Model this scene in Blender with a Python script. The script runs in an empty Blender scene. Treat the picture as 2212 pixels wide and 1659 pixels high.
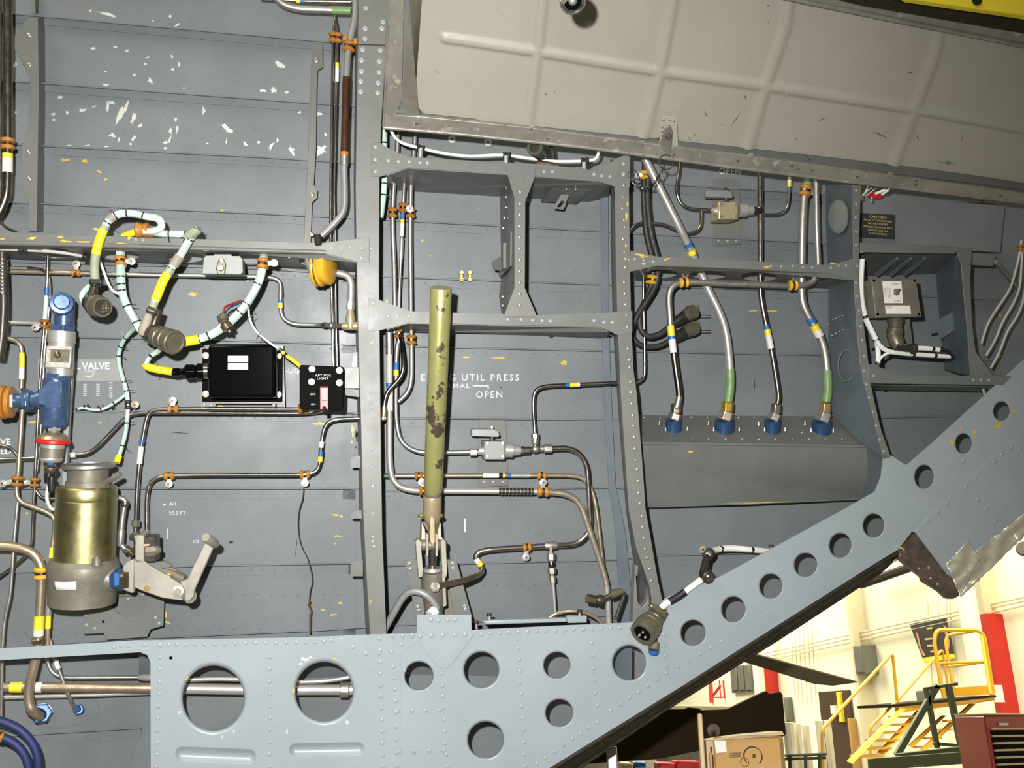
import bpy, bmesh, math, random
from math import sin, cos, pi, radians
from mathutils import Vector, Matrix
from mathutils.geometry import tessellate_polygon
S = bpy.context.scene
COL = S.collection
rnd = random.Random(7)
# ---------------------------------------------------------------- camera, world, lights, exposure
F = 2000.0; CX = 1106.0; CY = 829.5
PHI = radians(20); TH = radians(10)
CAM = Vector((0, 0, 1.6))
RT = Vector((1, 0, 0)); FW = Vector((0, cos(PHI), sin(PHI))); UP = Vector((0, -sin(PHI), cos(PHI)))
N = RT * (-sin(TH)) + FW * cos(TH)          # away from the camera, square to the fuselage wall
U = RT * cos(TH) + FW * sin(TH)             # along the wall, to the right
V = UP
D0 = 2.5 * cos(TH)
cd = bpy.data.cameras.new('camera'); cam = bpy.data.objects.new('camera', cd); COL.objects.link(cam)
cam.location = CAM; cam.rotation_euler = (radians(90) + PHI, 0, 0)
cd.sensor_width = 36; cd.lens = 36 * F / 2212; cd.clip_start = 0.02; cd.clip_end = 200
S.camera = cam
S.view_settings.view_transform = 'Standard'; S.view_settings.look = 'None'
S.view_settings.gamma = 1; S.view_settings.use_curve_mapping = False
S.view_settings.exposure = 0.0
w = bpy.data.worlds.new('hangar_air'); S.world = w; w.use_nodes = True
w.node_tree.nodes['Background'].inputs[0].default_value = (1.0, .93, .78, 1)
w.node_tree.nodes['Background'].inputs[1].default_value = .11

def light(name, typ, loc, energy, color, size=.1, rot=None, size_y=None, aim=None):
    l = bpy.data.lights.new(name, typ); l.energy = energy; l.color = color
    if typ == 'AREA':
        l.size = size
        if size_y: l.shape = 'RECTANGLE'; l.size_y = size_y
    else: l.shadow_soft_size = size
    o = bpy.data.objects.new(name, l); COL.objects.link(o); o.location = loc
    if aim is not None:
        o.rotation_euler = (Vector(aim) - Vector(loc)).to_track_quat('-Z', 'Y').to_euler()
    return o
fp = CAM + RT * -.10 + UP * .12 + FW * .02
fl_ = light('camera_flash', 'SPOT', fp, 520, (1.0, .985, .96), .018, aim=CAM + RT * -.62 + UP * -.34 + FW * 2.5)
fl_.data.spot_size = radians(118); fl_.data.spot_blend = 1.0
light('hangar_lamp', 'AREA', (4.4, 9, 7.5), 1500, (1, .94, .72), 4, aim=(6.0, 11, 2), size_y=8)
light('hangar_lamp', 'AREA', (2.6, 18, 8.5), 2900, (1, .94, .72), 5, aim=(5.0, 18, 2), size_y=12)
light('hangar_lamp', 'AREA', (-3, -3, 6.5), 260, (1, .92, .72), 4, aim=(0, 2.5, 2.5))

def ray(px, py): return RT * ((px - CX) / F) + UP * ((CY - py) / F) + FW
def P(px, py, d=0.0):
    r = ray(px, py); return CAM + r * ((D0 + d) / r.dot(N))
def pxs(px, py, d=0.0):
    """metres per photo pixel at that place"""
    r = ray(px, py); return (D0 + d) / r.dot(N) / F
def toP(v):
    if isinstance(v, Vector): return v
    return P(*v)
def pix(v):
    q = v - CAM; z = q.dot(FW); return (CX + F * q.dot(RT) / z, CY - F * q.dot(UP) / z)
def bg(px, py, Y):
    r = ray(px, py); return CAM + r * (Y / r.y)
class Pl:
    """a plane through three photo points with wall depths"""
    def __init__(s, a, b, c):
        a, b, c = toP(a), toP(b), toP(c); s.o = a; s.n = (b - a).cross(c - a).normalized()
        if s.n.dot(FW) < 0: s.n = -s.n
    def at(s, px, py, off=0.0):
        r = ray(px, py); q = CAM + r * ((s.o - CAM).dot(s.n) / r.dot(s.n)); return q + s.n * off

# ---------------------------------------------------------------- materials
MATS = {}
def _bsdf(m): return m.node_tree.nodes['Principled BSDF']
def mat(name, rgb, rough=.5, metal=0.0, spec=.5, vary=.0, scale=8, bump=0.0, bscale=60, chips=None, speck=0.0, emit=None, coat=0.0, aniso=None):
    m = bpy.data.materials.new(name); m.use_nodes = True; nt = m.node_tree; b = _bsdf(m)
    b.inputs['Base Color'].default_value = (*rgb, 1); b.inputs['Roughness'].default_value = rough
    b.inputs['Metallic'].default_value = metal; b.inputs['Specular IOR Level'].default_value = spec
    if coat: b.inputs['Coat Weight'].default_value = coat; b.inputs['Coat Roughness'].default_value = .15
    if emit: b.inputs['Emission Color'].default_value = (*rgb, 1); b.inputs['Emission Strength'].default_value = emit
    L = nt.links; nn = nt.nodes.new
    tc = nn('ShaderNodeTexCoord')
    def noise(sc, det=3, rough=.55):
        n = nn('ShaderNodeTexNoise'); n.inputs['Scale'].default_value = sc; n.inputs['Detail'].default_value = det
        n.inputs['Roughness'].default_value = rough; L.new(tc.outputs['Object'], n.inputs['Vector']); return n.outputs['Fac']
    cur = None
    def mixc(fac, a, bcol, blend='MIX'):
        x = nn('ShaderNodeMix'); x.data_type = 'RGBA'; x.blend_type = blend
        if hasattr(fac, 'links'): L.new(fac, x.inputs[0])
        else: x.inputs[0].default_value = fac
        for s, i in ((a, 6), (bcol, 7)):
            if isinstance(s, tuple): x.inputs[i].default_value = (*s, 1)
            else: L.new(s, x.inputs[i])
        return x.outputs[2]
    def ramp(f, lo, hi):
        r = nn('ShaderNodeMapRange'); r.inputs[1].default_value = lo; r.inputs[2].default_value = hi; L.new(f, r.inputs[0]); return r.outputs[0]
    if vary:
        dk = tuple(c * (1 - vary) for c in rgb); lt = tuple(min(1, c * (1 + vary)) for c in rgb)
        cur = mixc(ramp(noise(scale, 5, .62), .3, .7), dk, lt)
        rr = ramp(noise(scale * 2.3), .3, .7)
        mr = nn('ShaderNodeMapRange'); mr.inputs[3].default_value = rough * .85; mr.inputs[4].default_value = min(1, rough * 1.2); L.new(rr, mr.inputs[0]); L.new(mr.outputs[0], b.inputs['Roughness'])
    if speck:
        c0 = cur if cur is not None else rgb
        cur = mixc(ramp(noise(170, 2, .6), .64, .72), c0, tuple(c * (1 - speck) for c in rgb))
        cur = mixc(ramp(noise(230, 2, .6), .68, .76), cur, tuple(min(1, c * (1 + speck)) for c in rgb))
    if chips:
        for (crgb, csc, lo, hi) in chips:
            cur = mixc(ramp(noise(csc, 6, .6), lo, hi), cur if cur is not None else rgb, crgb)
    if cur is not None: L.new(cur, b.inputs['Base Color'])
    if bump:
        bp = nn('ShaderNodeBump'); bp.inputs['Strength'].default_value = bump; bp.inputs['Distance'].default_value = .002
        L.new(noise(bscale, 4), bp.inputs['Height']); L.new(bp.outputs[0], b.inputs['Normal'])
    MATS[name] = m; return m
mat('grey_paint', (.128, .132, .122), .42, spec=.45, vary=.10, scale=5, speck=.28, bump=.12, bscale=25)
mat('skin_paint', (.140, .155, .162), .45, spec=.4, vary=.13, scale=3.5, speck=.3, bump=.15, bscale=14)
mat('blue_paint', (.105, .13, .15), .45, spec=.4, vary=.12, scale=6, speck=.3)
mat('panel_paint', (.262, .302, .322), .36, spec=.5, vary=.05, scale=5, speck=.12, bump=.10, bscale=12)
mat('rim_metal', (.25, .235, .20), .4, metal=.35, vary=.25, scale=14, chips=[((.42, .38, .30), 34, .6, .68), ((.07, .055, .04), 60, .66, .72)])
mat('cream_paint', (.30, .283, .235), .5, spec=.4, vary=.05, scale=4, speck=.16, chips=[((.10, .08, .06), 42, .72, .76)])
mat('steel', (.50, .46, .42), .22, metal=1, vary=.12, scale=30)
mat('dark_steel', (.26, .235, .20), .26, metal=1, vary=.2, scale=26)
mat('matt_steel', (.42, .40, .37), .42, metal=.85, vary=.1, scale=24)
mat('tan_steel', (.50, .41, .29), .34, metal=.8, vary=.12, scale=20)
mat('bronze', (.30, .24, .16), .3, metal=.9, vary=.2, scale=25)
mat('white_metal', (.50, .48, .45), .35, metal=.6, vary=.06, scale=20)
mat('copper_tube', (.40, .28, .17), .4, metal=.6, vary=.15, scale=22)
mat('brown_sleeve', (.045, .016, .008), .3, vary=.35, scale=30)
mat('grey_tube', (.24, .24, .24), .4, metal=.3, vary=.1)
mat('orange_rubber', (.37, .15, .018), .5, vary=.2, scale=60)
mat('yellow_rubber', (.62, .34, .02), .45, vary=.12, scale=40)
mat('yellow_tape', (.72, .58, .03), .45, vary=.08)
mat('blue_tape', (.02, .12, .33), .45)
mat('white_tape', (.62, .62, .58), .5, vary=.06, scale=60)
mat('green_tape', (.14, .24, .09), .45, vary=.15, scale=40)
mat('dull_green', (.05, .10, .055), .5, vary=.15)
mat('plug_green', (.055, .07, .04), .4, metal=.2)
mat('mint_wrap', (.42, .55, .48), .6, vary=.12, scale=30, bump=.25, bscale=90)
mat('olive_wrap', (.26, .29, .20), .6, vary=.12, scale=30)
mat('taupe_wrap', (.25, .22, .17), .6, vary=.15)
mat('yellow_sleeve', (.75, .60, .01), .5, vary=.06, scale=30)
mat('white_wire', (.72, .71, .68), .45)
mat('grey_wire', (.42, .41, .37), .5, vary=.1)
mat('black_plastic', (.012, .012, .012), .35)
mat('black_rubber', (.02, .018, .016), .55, vary=.3, scale=60)
mat('gloss_black', (.002, .002, .0022), .07, spec=.25)
mat('satin_black', (.0035, .0032, .003), .6, spec=.03)
mat('sticker_white', (.70, .67, .62), .5)
mat('lettering_white', (.55, .57, .55), .6)
mat('lettering_dark', (.02, .02, .02), .6)
mat('lettering_gold', (.45, .36, .15), .6)
mat('olive_connector', (.16, .145, .10), .36, metal=.55, vary=.18, scale=40)
mat('dark_connector', (.045, .035, .028), .35, metal=.3, vary=.2, scale=40)
mat('blue_anodised', (.075, .125, .24), .3, metal=.55, vary=.15, scale=25)
mat('bright_blue', (.03, .13, .38), .35, metal=.2)
mat('dark_blue', (.03, .075, .17), .35, metal=.4)
mat('blue_hose', (.012, .02, .09), .6, bump=.2, bscale=200)
mat('gold_can', (.44, .40, .20), .36, metal=1, vary=.07, scale=10)
mat('cast_grey', (.17, .155, .12), .5, metal=.35, vary=.18, scale=25, bump=.2, bscale=120)
mat('lever_grey', (.30, .28, .235), .42, metal=.35, vary=.1, scale=12, speck=.2)
mat('brass', (.50, .38, .13), .3, metal=.8, vary=.1)
mat('gold_nut', (.55, .36, .05), .3, metal=.8)
mat('red_plastic', (.22, .008, .006), .4)
mat('red_seal', (.55, .01, .01), .4)
mat('pink_plastic', (.22, .055, .04), .4)
mat('strut_paint', (.37, .36, .14), .28, metal=.5, vary=.14, scale=7, chips=[((.10, .075, .055), 16, .60, .625)])
mat('strut_cream', (.45, .37, .22), .3, metal=.5, vary=.12, scale=14)
mat('primer_yellow', (.50, .36, .04), .5, vary=.2, scale=60)
mat('chip_white', (.56, .56, .53), .4, metal=.3)
mat('foil_tape', (.66, .61, .48), .34, metal=.55, bump=.9, bscale=34)
mat('burnt_metal', (.13, .095, .075), .45, metal=.4, vary=.4, scale=20)
mat('seal_dark', (.022, .017, .010), .7, spec=.2, vary=.35, scale=30, bump=.3, bscale=60)
mat('rivet_paint', (.27, .30, .30), .3, spec=.6)
mat('rivet_metal', (.55, .48, .40), .28, metal=.8)
mat('hangar_wall', (.78, .74, .58), .7, vary=.02)
mat('hangar_trim', (.55, .49, .33), .7)
mat('hangar_red', (.45, .014, .008), .5)
mat('cabinet_grey', (.12, .12, .10), .5)
mat('door_brown', (.05, .028, .015), .5)
mat('stair_yellow', (.75, .40, .02), .45)
mat('stand_green', (.07, .085, .04), .5)
mat('chest_red', (.36, .012, .012), .35)
mat('cardboard', (.40, .23, .065), .7, vary=.05)
mat('wood_light', (.48, .36, .20), .6)
mat('cowling_dark', (.024, .014, .005), .7, spec=.1)
mat('blade_grey', (.12, .10, .065), .8, spec=.1)
mat('floor_paint', (.28, .26, .20), .4, vary=.1, scale=1)
mat('poster_dark', (.03, .02, .015), .5)
mat('skin_tone', (.42, .22, .14), .6)
mat('pale_grey', (.24, .25, .24), .45, vary=.05)

# ---------------------------------------------------------------- mesh builder
W = {}                                        # world origin of every thing
class MB:
    def __init__(s): s.v = []; s.f = []
    def add(s, vs, fs):
        o = len(s.v); s.v += [tuple(x) for x in vs]; s.f += [tuple(i + o for i in f) for f in fs]; return s
    def slab(s, loop, off, holes=()):
        """flat loop of points (with hole loops) thickened by the vector off"""
        loops = [list(loop)] + [list(h) for h in holes]
        flat = [p for l in loops for p in l]; n = len(flat)
        tris = tessellate_polygon(loops)
        vs = flat + [p + off for p in flat]
        fs = [tuple(t) for t in tris] + [tuple(i + n for i in reversed(t)) for t in tris]
        k = 0
        for l in loops:
            m = len(l)
            for i in range(m): a = k + i; b = k + (i + 1) % m; fs.append((a, b, b + n, a + n))
            k += m
        return s.add(vs, fs)
    def box(s, o, a, b, c):
        """corner o and three edge vectors"""
        vs = [o, o + a, o + a + b, o + b, o + c, o + a + c, o + a + b + c, o + b + c]
        return s.add(vs, [(0, 1, 2, 3), (4, 7, 6, 5), (0, 4, 5, 1), (1, 5, 6, 2), (2, 6, 7, 3), (3, 7, 4, 0)])
    def tube(s, path, r, n=10, caps=True, squash=None):
        path = [Vector(p) for p in path]
        if len(path) < 2: return s
        rs = r if isinstance(r, (list, tuple)) else [r] * len(path)
        t0 = (path[1] - path[0]).normalized()
        a = t0.cross(FW); a = (a if a.length > .1 else t0.cross(UP)).normalized()
        vs = []; prev = t0
        for i, p in enumerate(path):
            t = (path[min(i + 1, len(path) - 1)] - path[max(i - 1, 0)])
            t = t.normalized() if t.length > 1e-9 else prev
            a = (a - t * a.dot(t)); a = a.normalized() if a.length > 1e-6 else t.orthogonal().normalized()
            b = t.cross(a); prev = t
            for k in range(n):
                an = 2 * pi * k / n; vs.append(p + (a * cos(an) + b * sin(an)) * rs[i])
        fs = []
        for i in range(len(path) - 1):
            for k in range(n): q = i * n; fs.append((q + k, q + (k + 1) % n, q + n + (k + 1) % n, q + n + k))
        if caps: fs.append(tuple(range(n - 1, -1, -1))); q = (len(path) - 1) * n; fs.append(tuple(q + k for k in range(n)))
        return s.add(vs, fs)
    def lathe(s, A, ax, prof, n=20, turn=0.0):
        """profile of (distance along ax, radius)"""
        ax = ax.normalized(); a = ax.cross(FW); a = (a if a.length > .15 else ax.cross(UP)).normalized(); b = ax.cross(a); vs = []; fs = []
        for (h, r) in prof:
            for k in range(n): an = 2 * pi * k / n + turn; vs.append(A + ax * h + (a * cos(an) + b * sin(an)) * max(r, 1e-5))
        for i in range(len(prof) - 1):
            for k in range(n): q = i * n; fs.append((q + k, q + (k + 1) % n, q + n + (k + 1) % n, q + n + k))
        fs.append(tuple(range(n - 1, -1, -1))); q = (len(prof) - 1) * n; fs.append(tuple(q + k for k in range(n)))
        return s.add(vs, fs)
    def ball(s, c, r, n=10):
        prof = [(r * -cos(pi * i / (n // 2 + 1)), r * sin(pi * i / (n // 2 + 1))) for i in range(n // 2 + 2)]
        return s.lathe(c, UP, prof, n)
def tag(o, label=None, cat=None, group=None, kind=None):
    if label: o['label'] = label
    if cat: o['category'] = cat
    if group: o['group'] = group
    if kind: o['kind'] = kind
    return o
def T(name, at, label, cat, group=None, kind=None):
    o = bpy.data.objects.new(name, None); o.empty_display_size = .05; COL.objects.link(o)
    at = toP(at); o.location = at; W[o.name] = at.copy()
    return tag(o, label, cat, group, kind)
def O(name, mb, m, parent=None, bevel=0, smooth=True, angle=38, label=None, kind=None, seg=2):
    org = W[parent.name] if parent else Vector((0, 0, 0))
    if parent is None and mb.v:
        org = sum((Vector(v) for v in mb.v), Vector()) / len(mb.v)
    me = bpy.data.meshes.new(name)
    me.from_pydata([Vector(v) - org for v in mb.v], [], mb.f)
    bm = bmesh.new(); bm.from_mesh(me); bmesh.ops.remove_doubles(bm, verts=bm.verts, dist=1e-6)
    bmesh.ops.recalc_face_normals(bm, faces=bm.faces); bm.to_mesh(me); bm.free()
    if smooth:
        me.shade_smooth(); me.set_sharp_from_angle(angle=radians(angle))
    me.materials.append(MATS[m] if isinstance(m, str) else m)
    o = bpy.data.objects.new(name, me); COL.objects.link(o)
    if parent: o.parent = parent
    else: o.location = org
    W[o.name] = org
    if bevel:
        b = o.modifiers.new('bevel', 'BEVEL'); b.width = bevel; b.segments = seg; b.limit_method = 'ANGLE'; b.angle_limit = radians(40)
    return tag(o, label, kind=kind)
# ---------------------------------------------------------------- shapes laid out on the photograph's grid
def poly(pts, d=0.0): return [P(p[0], p[1], p[2] if len(p) > 2 else d) for p in pts]
def ell(cx, cy, rx, ry=None, d=0.0, n=36, rot=0.0):
    ry = ry or rx; c, s = cos(rot), sin(rot)
    return [P(cx + rx * cos(a) * c - ry * sin(a) * s, cy + rx * cos(a) * s + ry * sin(a) * c, d) for a in [2 * pi * k / n for k in range(n)]]
def plate(pts, d, th, holes=()):
    return MB().slab(poly(pts, d), N * th, holes)
def rect(x0, y0, x1, y1): return [(x0, y0), (x1, y0), (x1, y1), (x0, y1)]
def pbox(x0, y0, x1, y1, d0, d1):
    mb = MB(); return mb.slab(poly(rect(x0, y0, x1, y1), d0), N * (d1 - d0))
def smooth_path(pts, fr=26, step=.006):
    """rounded 3-D path through (x, y, d) photo points"""
    q = [toP(p) for p in pts]; out = [q[0]]
    for i in range(1, len(q) - 1):
        a, b, c = q[i - 1], q[i], q[i + 1]; s = pxs(*pix(b)) if False else (b - CAM).dot(FW) / F
        ta = min((a - b).length * .5, fr * s); tc = min((c - b).length * .5, fr * s)
        p0 = b + (a - b).normalized() * ta; p2 = b + (c - b).normalized() * tc
        for k in range(7): t = k / 6; out.append(p0 * (1 - t) ** 2 + b * 2 * t * (1 - t) + p2 * t * t)
    out.append(q[-1]); res = [out[0]]
    for p in out[1:]:
        L = (p - res[-1]).length
        if L < .0008: continue
        k = max(1, int(L / step)); a = res[-1]
        if L > .03 :
            for j in range(1, k): res.append(a.lerp(p, j / k))
        res.append(p)
    return res
class Tube:
    def __init__(s, pts, r, d=.22, fr=26):
        s.path = smooth_path([(p[0], p[1], p[2] if len(p) > 2 else d) for p in pts], fr)
        m = s.path[len(s.path) // 2]; s.r = r * (m - CAM).dot(FW) / F
        s.px = [pix(p) for p in s.path]
    def near(s, x, y):
        return min(range(len(s.px)), key=lambda i: (s.px[i][0] - x) ** 2 + (s.px[i][1] - y) ** 2)
    def sub(s, a, b):
        i, j = s.near(*a), s.near(*b)
        if i > j: i, j = j, i
        return s.path[i:max(j, i + 1) + 1]
    def tan(s, i):
        return (s.path[min(i + 2, len(s.path) - 1)] - s.path[max(i - 2, 0)]).normalized()
def pipe(name, pts, r, m, label, cat='pipe', d=.22, fr=26, group=None, n=12):
    t = Tube(pts, r, d, fr)
    root = T(name, t.path[len(t.path) // 2], label, cat, group)
    O('tube', MB().tube(t.path, t.r, n), m, root)
    t.root = root; return t
def band(t, a, b, m, name='band', k=1.12, n=12):
    return O(name, MB().tube(t.sub(a, b), t.r * k, n), m, t.root)
def nut(t, x, y, L, rpx, m, name='coupling_nut', n=6):
    i = t.near(x, y); ax = t.tan(i); c = t.path[i]; s = (c - CAM).dot(FW) / F; L *= s; R = rpx * s
    return O(name, MB().lathe(c - ax * L / 2, ax, [(0, R * .9), (L * .1, R), (L * .9, R), (L, R * .9)], n), m, t.root, smooth=n > 8, bevel=.0006 if n <= 8 else 0)
_metal = 'steel'
def clamp(t, x, y, tab=None, m='orange_rubber', w=9, k=5, bolt='white_metal'):
    """cushioned pipe clamp: rubber, metal band, tab with washer and screw"""
    i = t.near(x, y); ax = t.tan(i); c = t.path[i]; s = (c - CAM).dot(FW) / F; r = t.r; w *= s; k *= s
    pr = [(-w, r * .98), (-w * .92, r + k * .7), (-w * .6, r + k), (-w * .28, r + k * .55), (-w * .2, r + k * .4), (w * .2, r + k * .4), (w * .28, r + k * .55), (w * .6, r + k), (w * .92, r + k * .7), (w, r * .98)]
    cl = O('pipe_clamp', MB().lathe(c, ax, pr, 16), m, t.root, angle=60)
    O('clamp_band', MB().lathe(c, ax, [(-w * .22, r), (-w * .2, r + k * .62), (w * .2, r + k * .62), (w * .22, r)], 16), 'dark_steel', cl)
    if tab:
        tx, ty = tab; q = P(x + tx, y + ty, 0); e = (U * tx - V * ty).normalized()
        o = c + e * (r + k * .3) - N * (r * .3)
        sd = e.cross(N).normalized(); L = math.hypot(tx, ty) * s - r
        O('clamp_tab', MB().box(o - sd * 5 * s, sd * 10 * s, e * (L + 6 * s), N * .002), bolt, cl, bevel=.0008)
        cc = o + e * (L) - N * .0005
        wa = O('washer', MB().lathe(cc, -N, [(0, 8 * s), (.0012, 8 * s), (.0015, 5.5 * s), (.004, 5 * s), (.0045, 2 * s)], 14), bolt, cl)
        O('screw_head', MB().lathe(cc - N * .0042, -N, [(0, 2.6 * s), (.0012, 2.2 * s)], 6), 'dark_steel', cl)
    return cl
def turn(A, B, prof, n=20, tw=0.0):
    """lathe from photo point A to B; prof of (fraction, radius in px)"""
    A, B = toP(A), toP(B); ax = B - A; L = ax.length
    sa = (A - CAM).dot(FW) / F
    return MB().lathe(A, ax, [(t * L, r * sa) for t, r in prof], n, tw)
def disc(x, y, d, r, h=.003, n=14, r2=None):
    s = pxs(x, y, d); return MB().lathe(P(x, y, d), -N, [(0, r * s), (h * .7, r * s), (h, (r2 if r2 is not None else r * .85) * s)], n)
def screw(parent, x, y, d, r=5, h=.004, m='steel', name='screw', washer=None):
    if washer: O('washer', disc(x, y, d, washer, .0015), 'white_metal', parent)
    return O(name, disc(x, y, d - .0012 if washer else d, r, h, 6 if r > 3 else 8), m, parent)
RV = {}
def _rivmesh(m):
    if m not in RV:
        mb = MB(); prof = [(0, 1), (.22, .96), (.42, .72), (.52, .35), (.54, .02)]
        vs = []; n = 8
        mb.lathe(Vector((0, 0, 0)), Vector((0, 0, 1)), prof, n)
        me = bpy.data.meshes.new('rivet'); me.from_pydata(mb.v, [], mb.f); me.shade_smooth(); me.materials.append(MATS[m]); RV[m] = me
    return RV[m]
def rivets(parent, pts, d=0.0, r=4.5, sp=None, m='rivet_paint', plane=None, flat=.55):
    """single rivets at the points, or spaced along the polyline"""
    if sp:
        out = []; carry = 0.0
        for (a, b) in zip(pts, pts[1:]):
            L = math.hypot(b[0] - a[0], b[1] - a[1]); k = max(1, round(L / sp))
            out += [(a[0] + (b[0] - a[0]) * j / k, a[1] + (b[1] - a[1]) * j / k) for j in range(k)]
        out.append(pts[-1]); pts = out
    nv = plane.n if plane else N; uu = V.cross(nv).normalized(); vv = nv.cross(uu)
    for p in pts:
        x = p[0] + rnd.uniform(-.7, .7); y = p[1] + rnd.uniform(-.7, .7); q = plane.at(x, y) if plane else P(x, y, d); s = (q - CAM).dot(FW) / F * r
        o = bpy.data.objects.new('rivet', _rivmesh(m)); COL.objects.link(o); o.parent = parent
        M = Matrix(((uu.x, vv.x, -nv.x), (uu.y, vv.y, -nv.y), (uu.z, vv.z, -nv.z))).to_4x4()
        M = M @ Matrix.Diagonal((s, s, s * flat, 1)); M.translation = q - W[parent.name]; o.matrix_local = M
def rivet_rows(parent, rows, d, r=4, name='rivet_row', m='skin_paint'):
    """faint rivets of the far skin, joined"""
    mb = MB()
    for (pts, sp) in rows:
        for (a, b) in zip(pts, pts[1:]):
            L = math.hypot(b[0] - a[0], b[1] - a[1]); k = max(1, round(L / sp))
            for j in range(k + 1):
                x = a[0] + (b[0] - a[0]) * j / k; y = a[1] + (b[1] - a[1]) * j / k; s = pxs(x, y, d) * r
                mb.lathe(P(x, y, d), -N, [(0, s), (s * .3, s * .8), (s * .4, s * .1)], 7)
    return O(name, mb, m, parent, kind='stuff')
def chips(parent, items, d, m='chip_white', name='paint_chips', plane=None):
    """thin bare patches where paint has flaked: (x, y, half width, half height, tilt)"""
    mb = MB()
    for (x, y, a, b, t) in items:
        n = 15; ps = []
        for k in range(n):
            an = 2 * pi * k / n; rr = rnd.uniform(.35, 1.2); ex, ey = a * cos(an) * rr, b * sin(an) * rr
            X = x + ex * cos(t) - ey * sin(t); Y = y + ex * sin(t) + ey * cos(t)
            ps.append(plane.at(X, Y, -.0004) if plane else P(X, Y, d - .0005))
        mb.slab(ps, N * .0004)
    return O(name, mb, m, parent, kind='stuff', smooth=False)
def text(s, x, y, h, parent, m='lettering_white', d=.29, bold=.006, rot=0.0, align='CENTER', wide=1.0, name='lettering', plane=None, skew=0.0, spacing=1.0):
    cu = bpy.data.curves.new(name, 'FONT'); cu.body = s; cu.size = 1.0; cu.align_x = align; cu.align_y = 'CENTER'; cu.extrude = .004; cu.offset = bold; cu.space_character = spacing
    cu.resolution_u = 2
    tmp = bpy.data.objects.new('t', cu); COL.objects.link(tmp)
    dg = bpy.context.evaluated_depsgraph_get(); me = bpy.data.meshes.new_from_object(tmp.evaluated_get(dg))
    bpy.data.objects.remove(tmp); bpy.data.curves.remove(cu)
    q = plane.at(x, y, -.001) if plane else P(x, y, d - .001); sc = (q - CAM).dot(FW) / F * h / .7
    nv = plane.n if plane else N; uu = V.cross(nv).normalized() * -1
    if uu.dot(RT) < 0: uu = -uu
    vv = uu.cross(nv).normalized()
    if vv.dot(UP) < 0: vv = -vv
    a = cos(rot); b = sin(rot); ux = uu * a + vv * b; vy = vv * a - uu * b
    org = W[parent.name]
    for v in me.vertices:
        X, Y, Z = v.co; v.co = q + (ux * (X * wide) + vy * Y) * sc + nv * (-Z * sc * .1) - org
    me.materials.clear(); me.materials.append(MATS[m])
    o = bpy.data.objects.new(name, me); COL.objects.link(o); o.parent = parent; W[o.name] = org
    return o
# ================================================================ the fuselage: skin and stringers
SK = .30
skin = O('wall_back', plate([(-700, -700), (3300, -700), (3300, 60), (2212, 1085), (2030, 1215), (1930, 1172), (1560, 1385), (1170, 1652), (1000, 1760), (-700, 1760)], SK, .004), 'skin_paint', kind='structure')
def stringer(name, pts, gap=20, lip=.030, d=SK, up=False):
    """riveted flange strip with a thin standing lip along its upper edge"""
    mb = MB()
    for (a, b) in zip(pts, pts[1:]):
        g = -gap if up else gap
        mb.slab([P(a[0], a[1], d - .004), P(b[0], b[1], d - .004), P(b[0], b[1] + g, d - .004), P(a[0], a[1] + g, d - .004)], N * .0035)
        q = [P(a[0], a[1], d - lip), P(b[0], b[1], d - lip), P(b[0], b[1], d), P(a[0], a[1], d)]
        mb.slab(q, V * .0022)
        mb.tube([q[0] + V * .001, q[1] + V * .001], .0024, 6)
    return O(name, mb, 'skin_paint', skin, smooth=False)
ST = [
 [(-60, 22), (25, 30), (560, 78), (770, 97)],
 [(-60, 170), (99, 181), (560, 215), (770, 231)],
 [(-60, 307), (94, 316), (560, 340), (830, 357), (1290, 385), (1365, 394), (1800, 421), (2150, 440)],
 [(-60, 434), (25, 438), (560, 462), (840, 476), (1290, 500), (1365, 505), (1800, 527), (2150, 545)],
 [(-60, 562), (19, 566), (560, 581), (840, 599), (1290, 615), (1365, 617), (1800, 632), (2160, 648)],
 [(-60, 725), (0, 727), (461, 735), (840, 748), (1310, 759), (1365, 760), (1800, 768), (2150, 778)],
 [(-60, 889), (0, 890), (760, 893), (840, 904), (1330, 908), (1800, 905), (2120, 898)],
 [(-60, 1056), (750, 1056), (840, 1062), (1330, 1054), (1400, 1062)],
 [(-60, 1240), (34, 1237), (438, 1223), (748, 1218), (840, 1223), (1330, 1210), (1400, 1201), (1640, 1196)],
 [(-60, 1404), (300, 1380), (700, 1362), (840, 1352), (1330, 1330)],
 [(-60, 1595), (305, 1573)],
]
for i, pts in enumerate(ST): stringer('stringer', pts, gap=(18 if i < 7 else 22))
rows = []
for i, pts in enumerate(ST[2:9]):
    o = 10
    rows.append(([(a, b + o) for a, b in pts], 26))
rows += [([(380, 1284), (760, 1284)], 30), ([(850, 1265), (1320, 1262)], 27), ([(440, 1404), (760, 1392)], 30)]
rivet_rows(skin, rows, SK - .004, 2.6)
O('tilted_plate', MB().slab([P(300, 1385, .20), P(1120, 1365, .20), P(1120, 1730, .62), P(300, 1730, .62)], N * .002), 'skin_paint', skin)  # added plate, tilted back so the view through the large holes darkens
O('inner_ledge', MB().slab([P(300, 1560, .40), P(1120, 1548, .40), P(1120, 1553, .36), P(300, 1566, .36)], N * .002), 'skin_paint', skin)
O('tilted_plate', MB().slab([P(1285, 1400, .22), P(1365, 1400, .10), P(1365, 1500, .10), P(1285, 1500, .22)], N * .002), 'blue_paint', skin)
O('doubler_plate', plate([(700, 1050), (752, 1050), (752, 1400), (700, 1400)], SK - .003, .002), 'skin_paint', skin)
O('doubler_plate', plate([(694, 1245), (752, 1290), (752, 1180), (694, 1220)], SK - .0045, .0015), 'skin_paint', skin)
O('doubler_plate', plate([(740, 560), (768, 560), (768, 1380), (740, 1380)], SK - .004, .002), 'skin_paint', skin)
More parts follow.
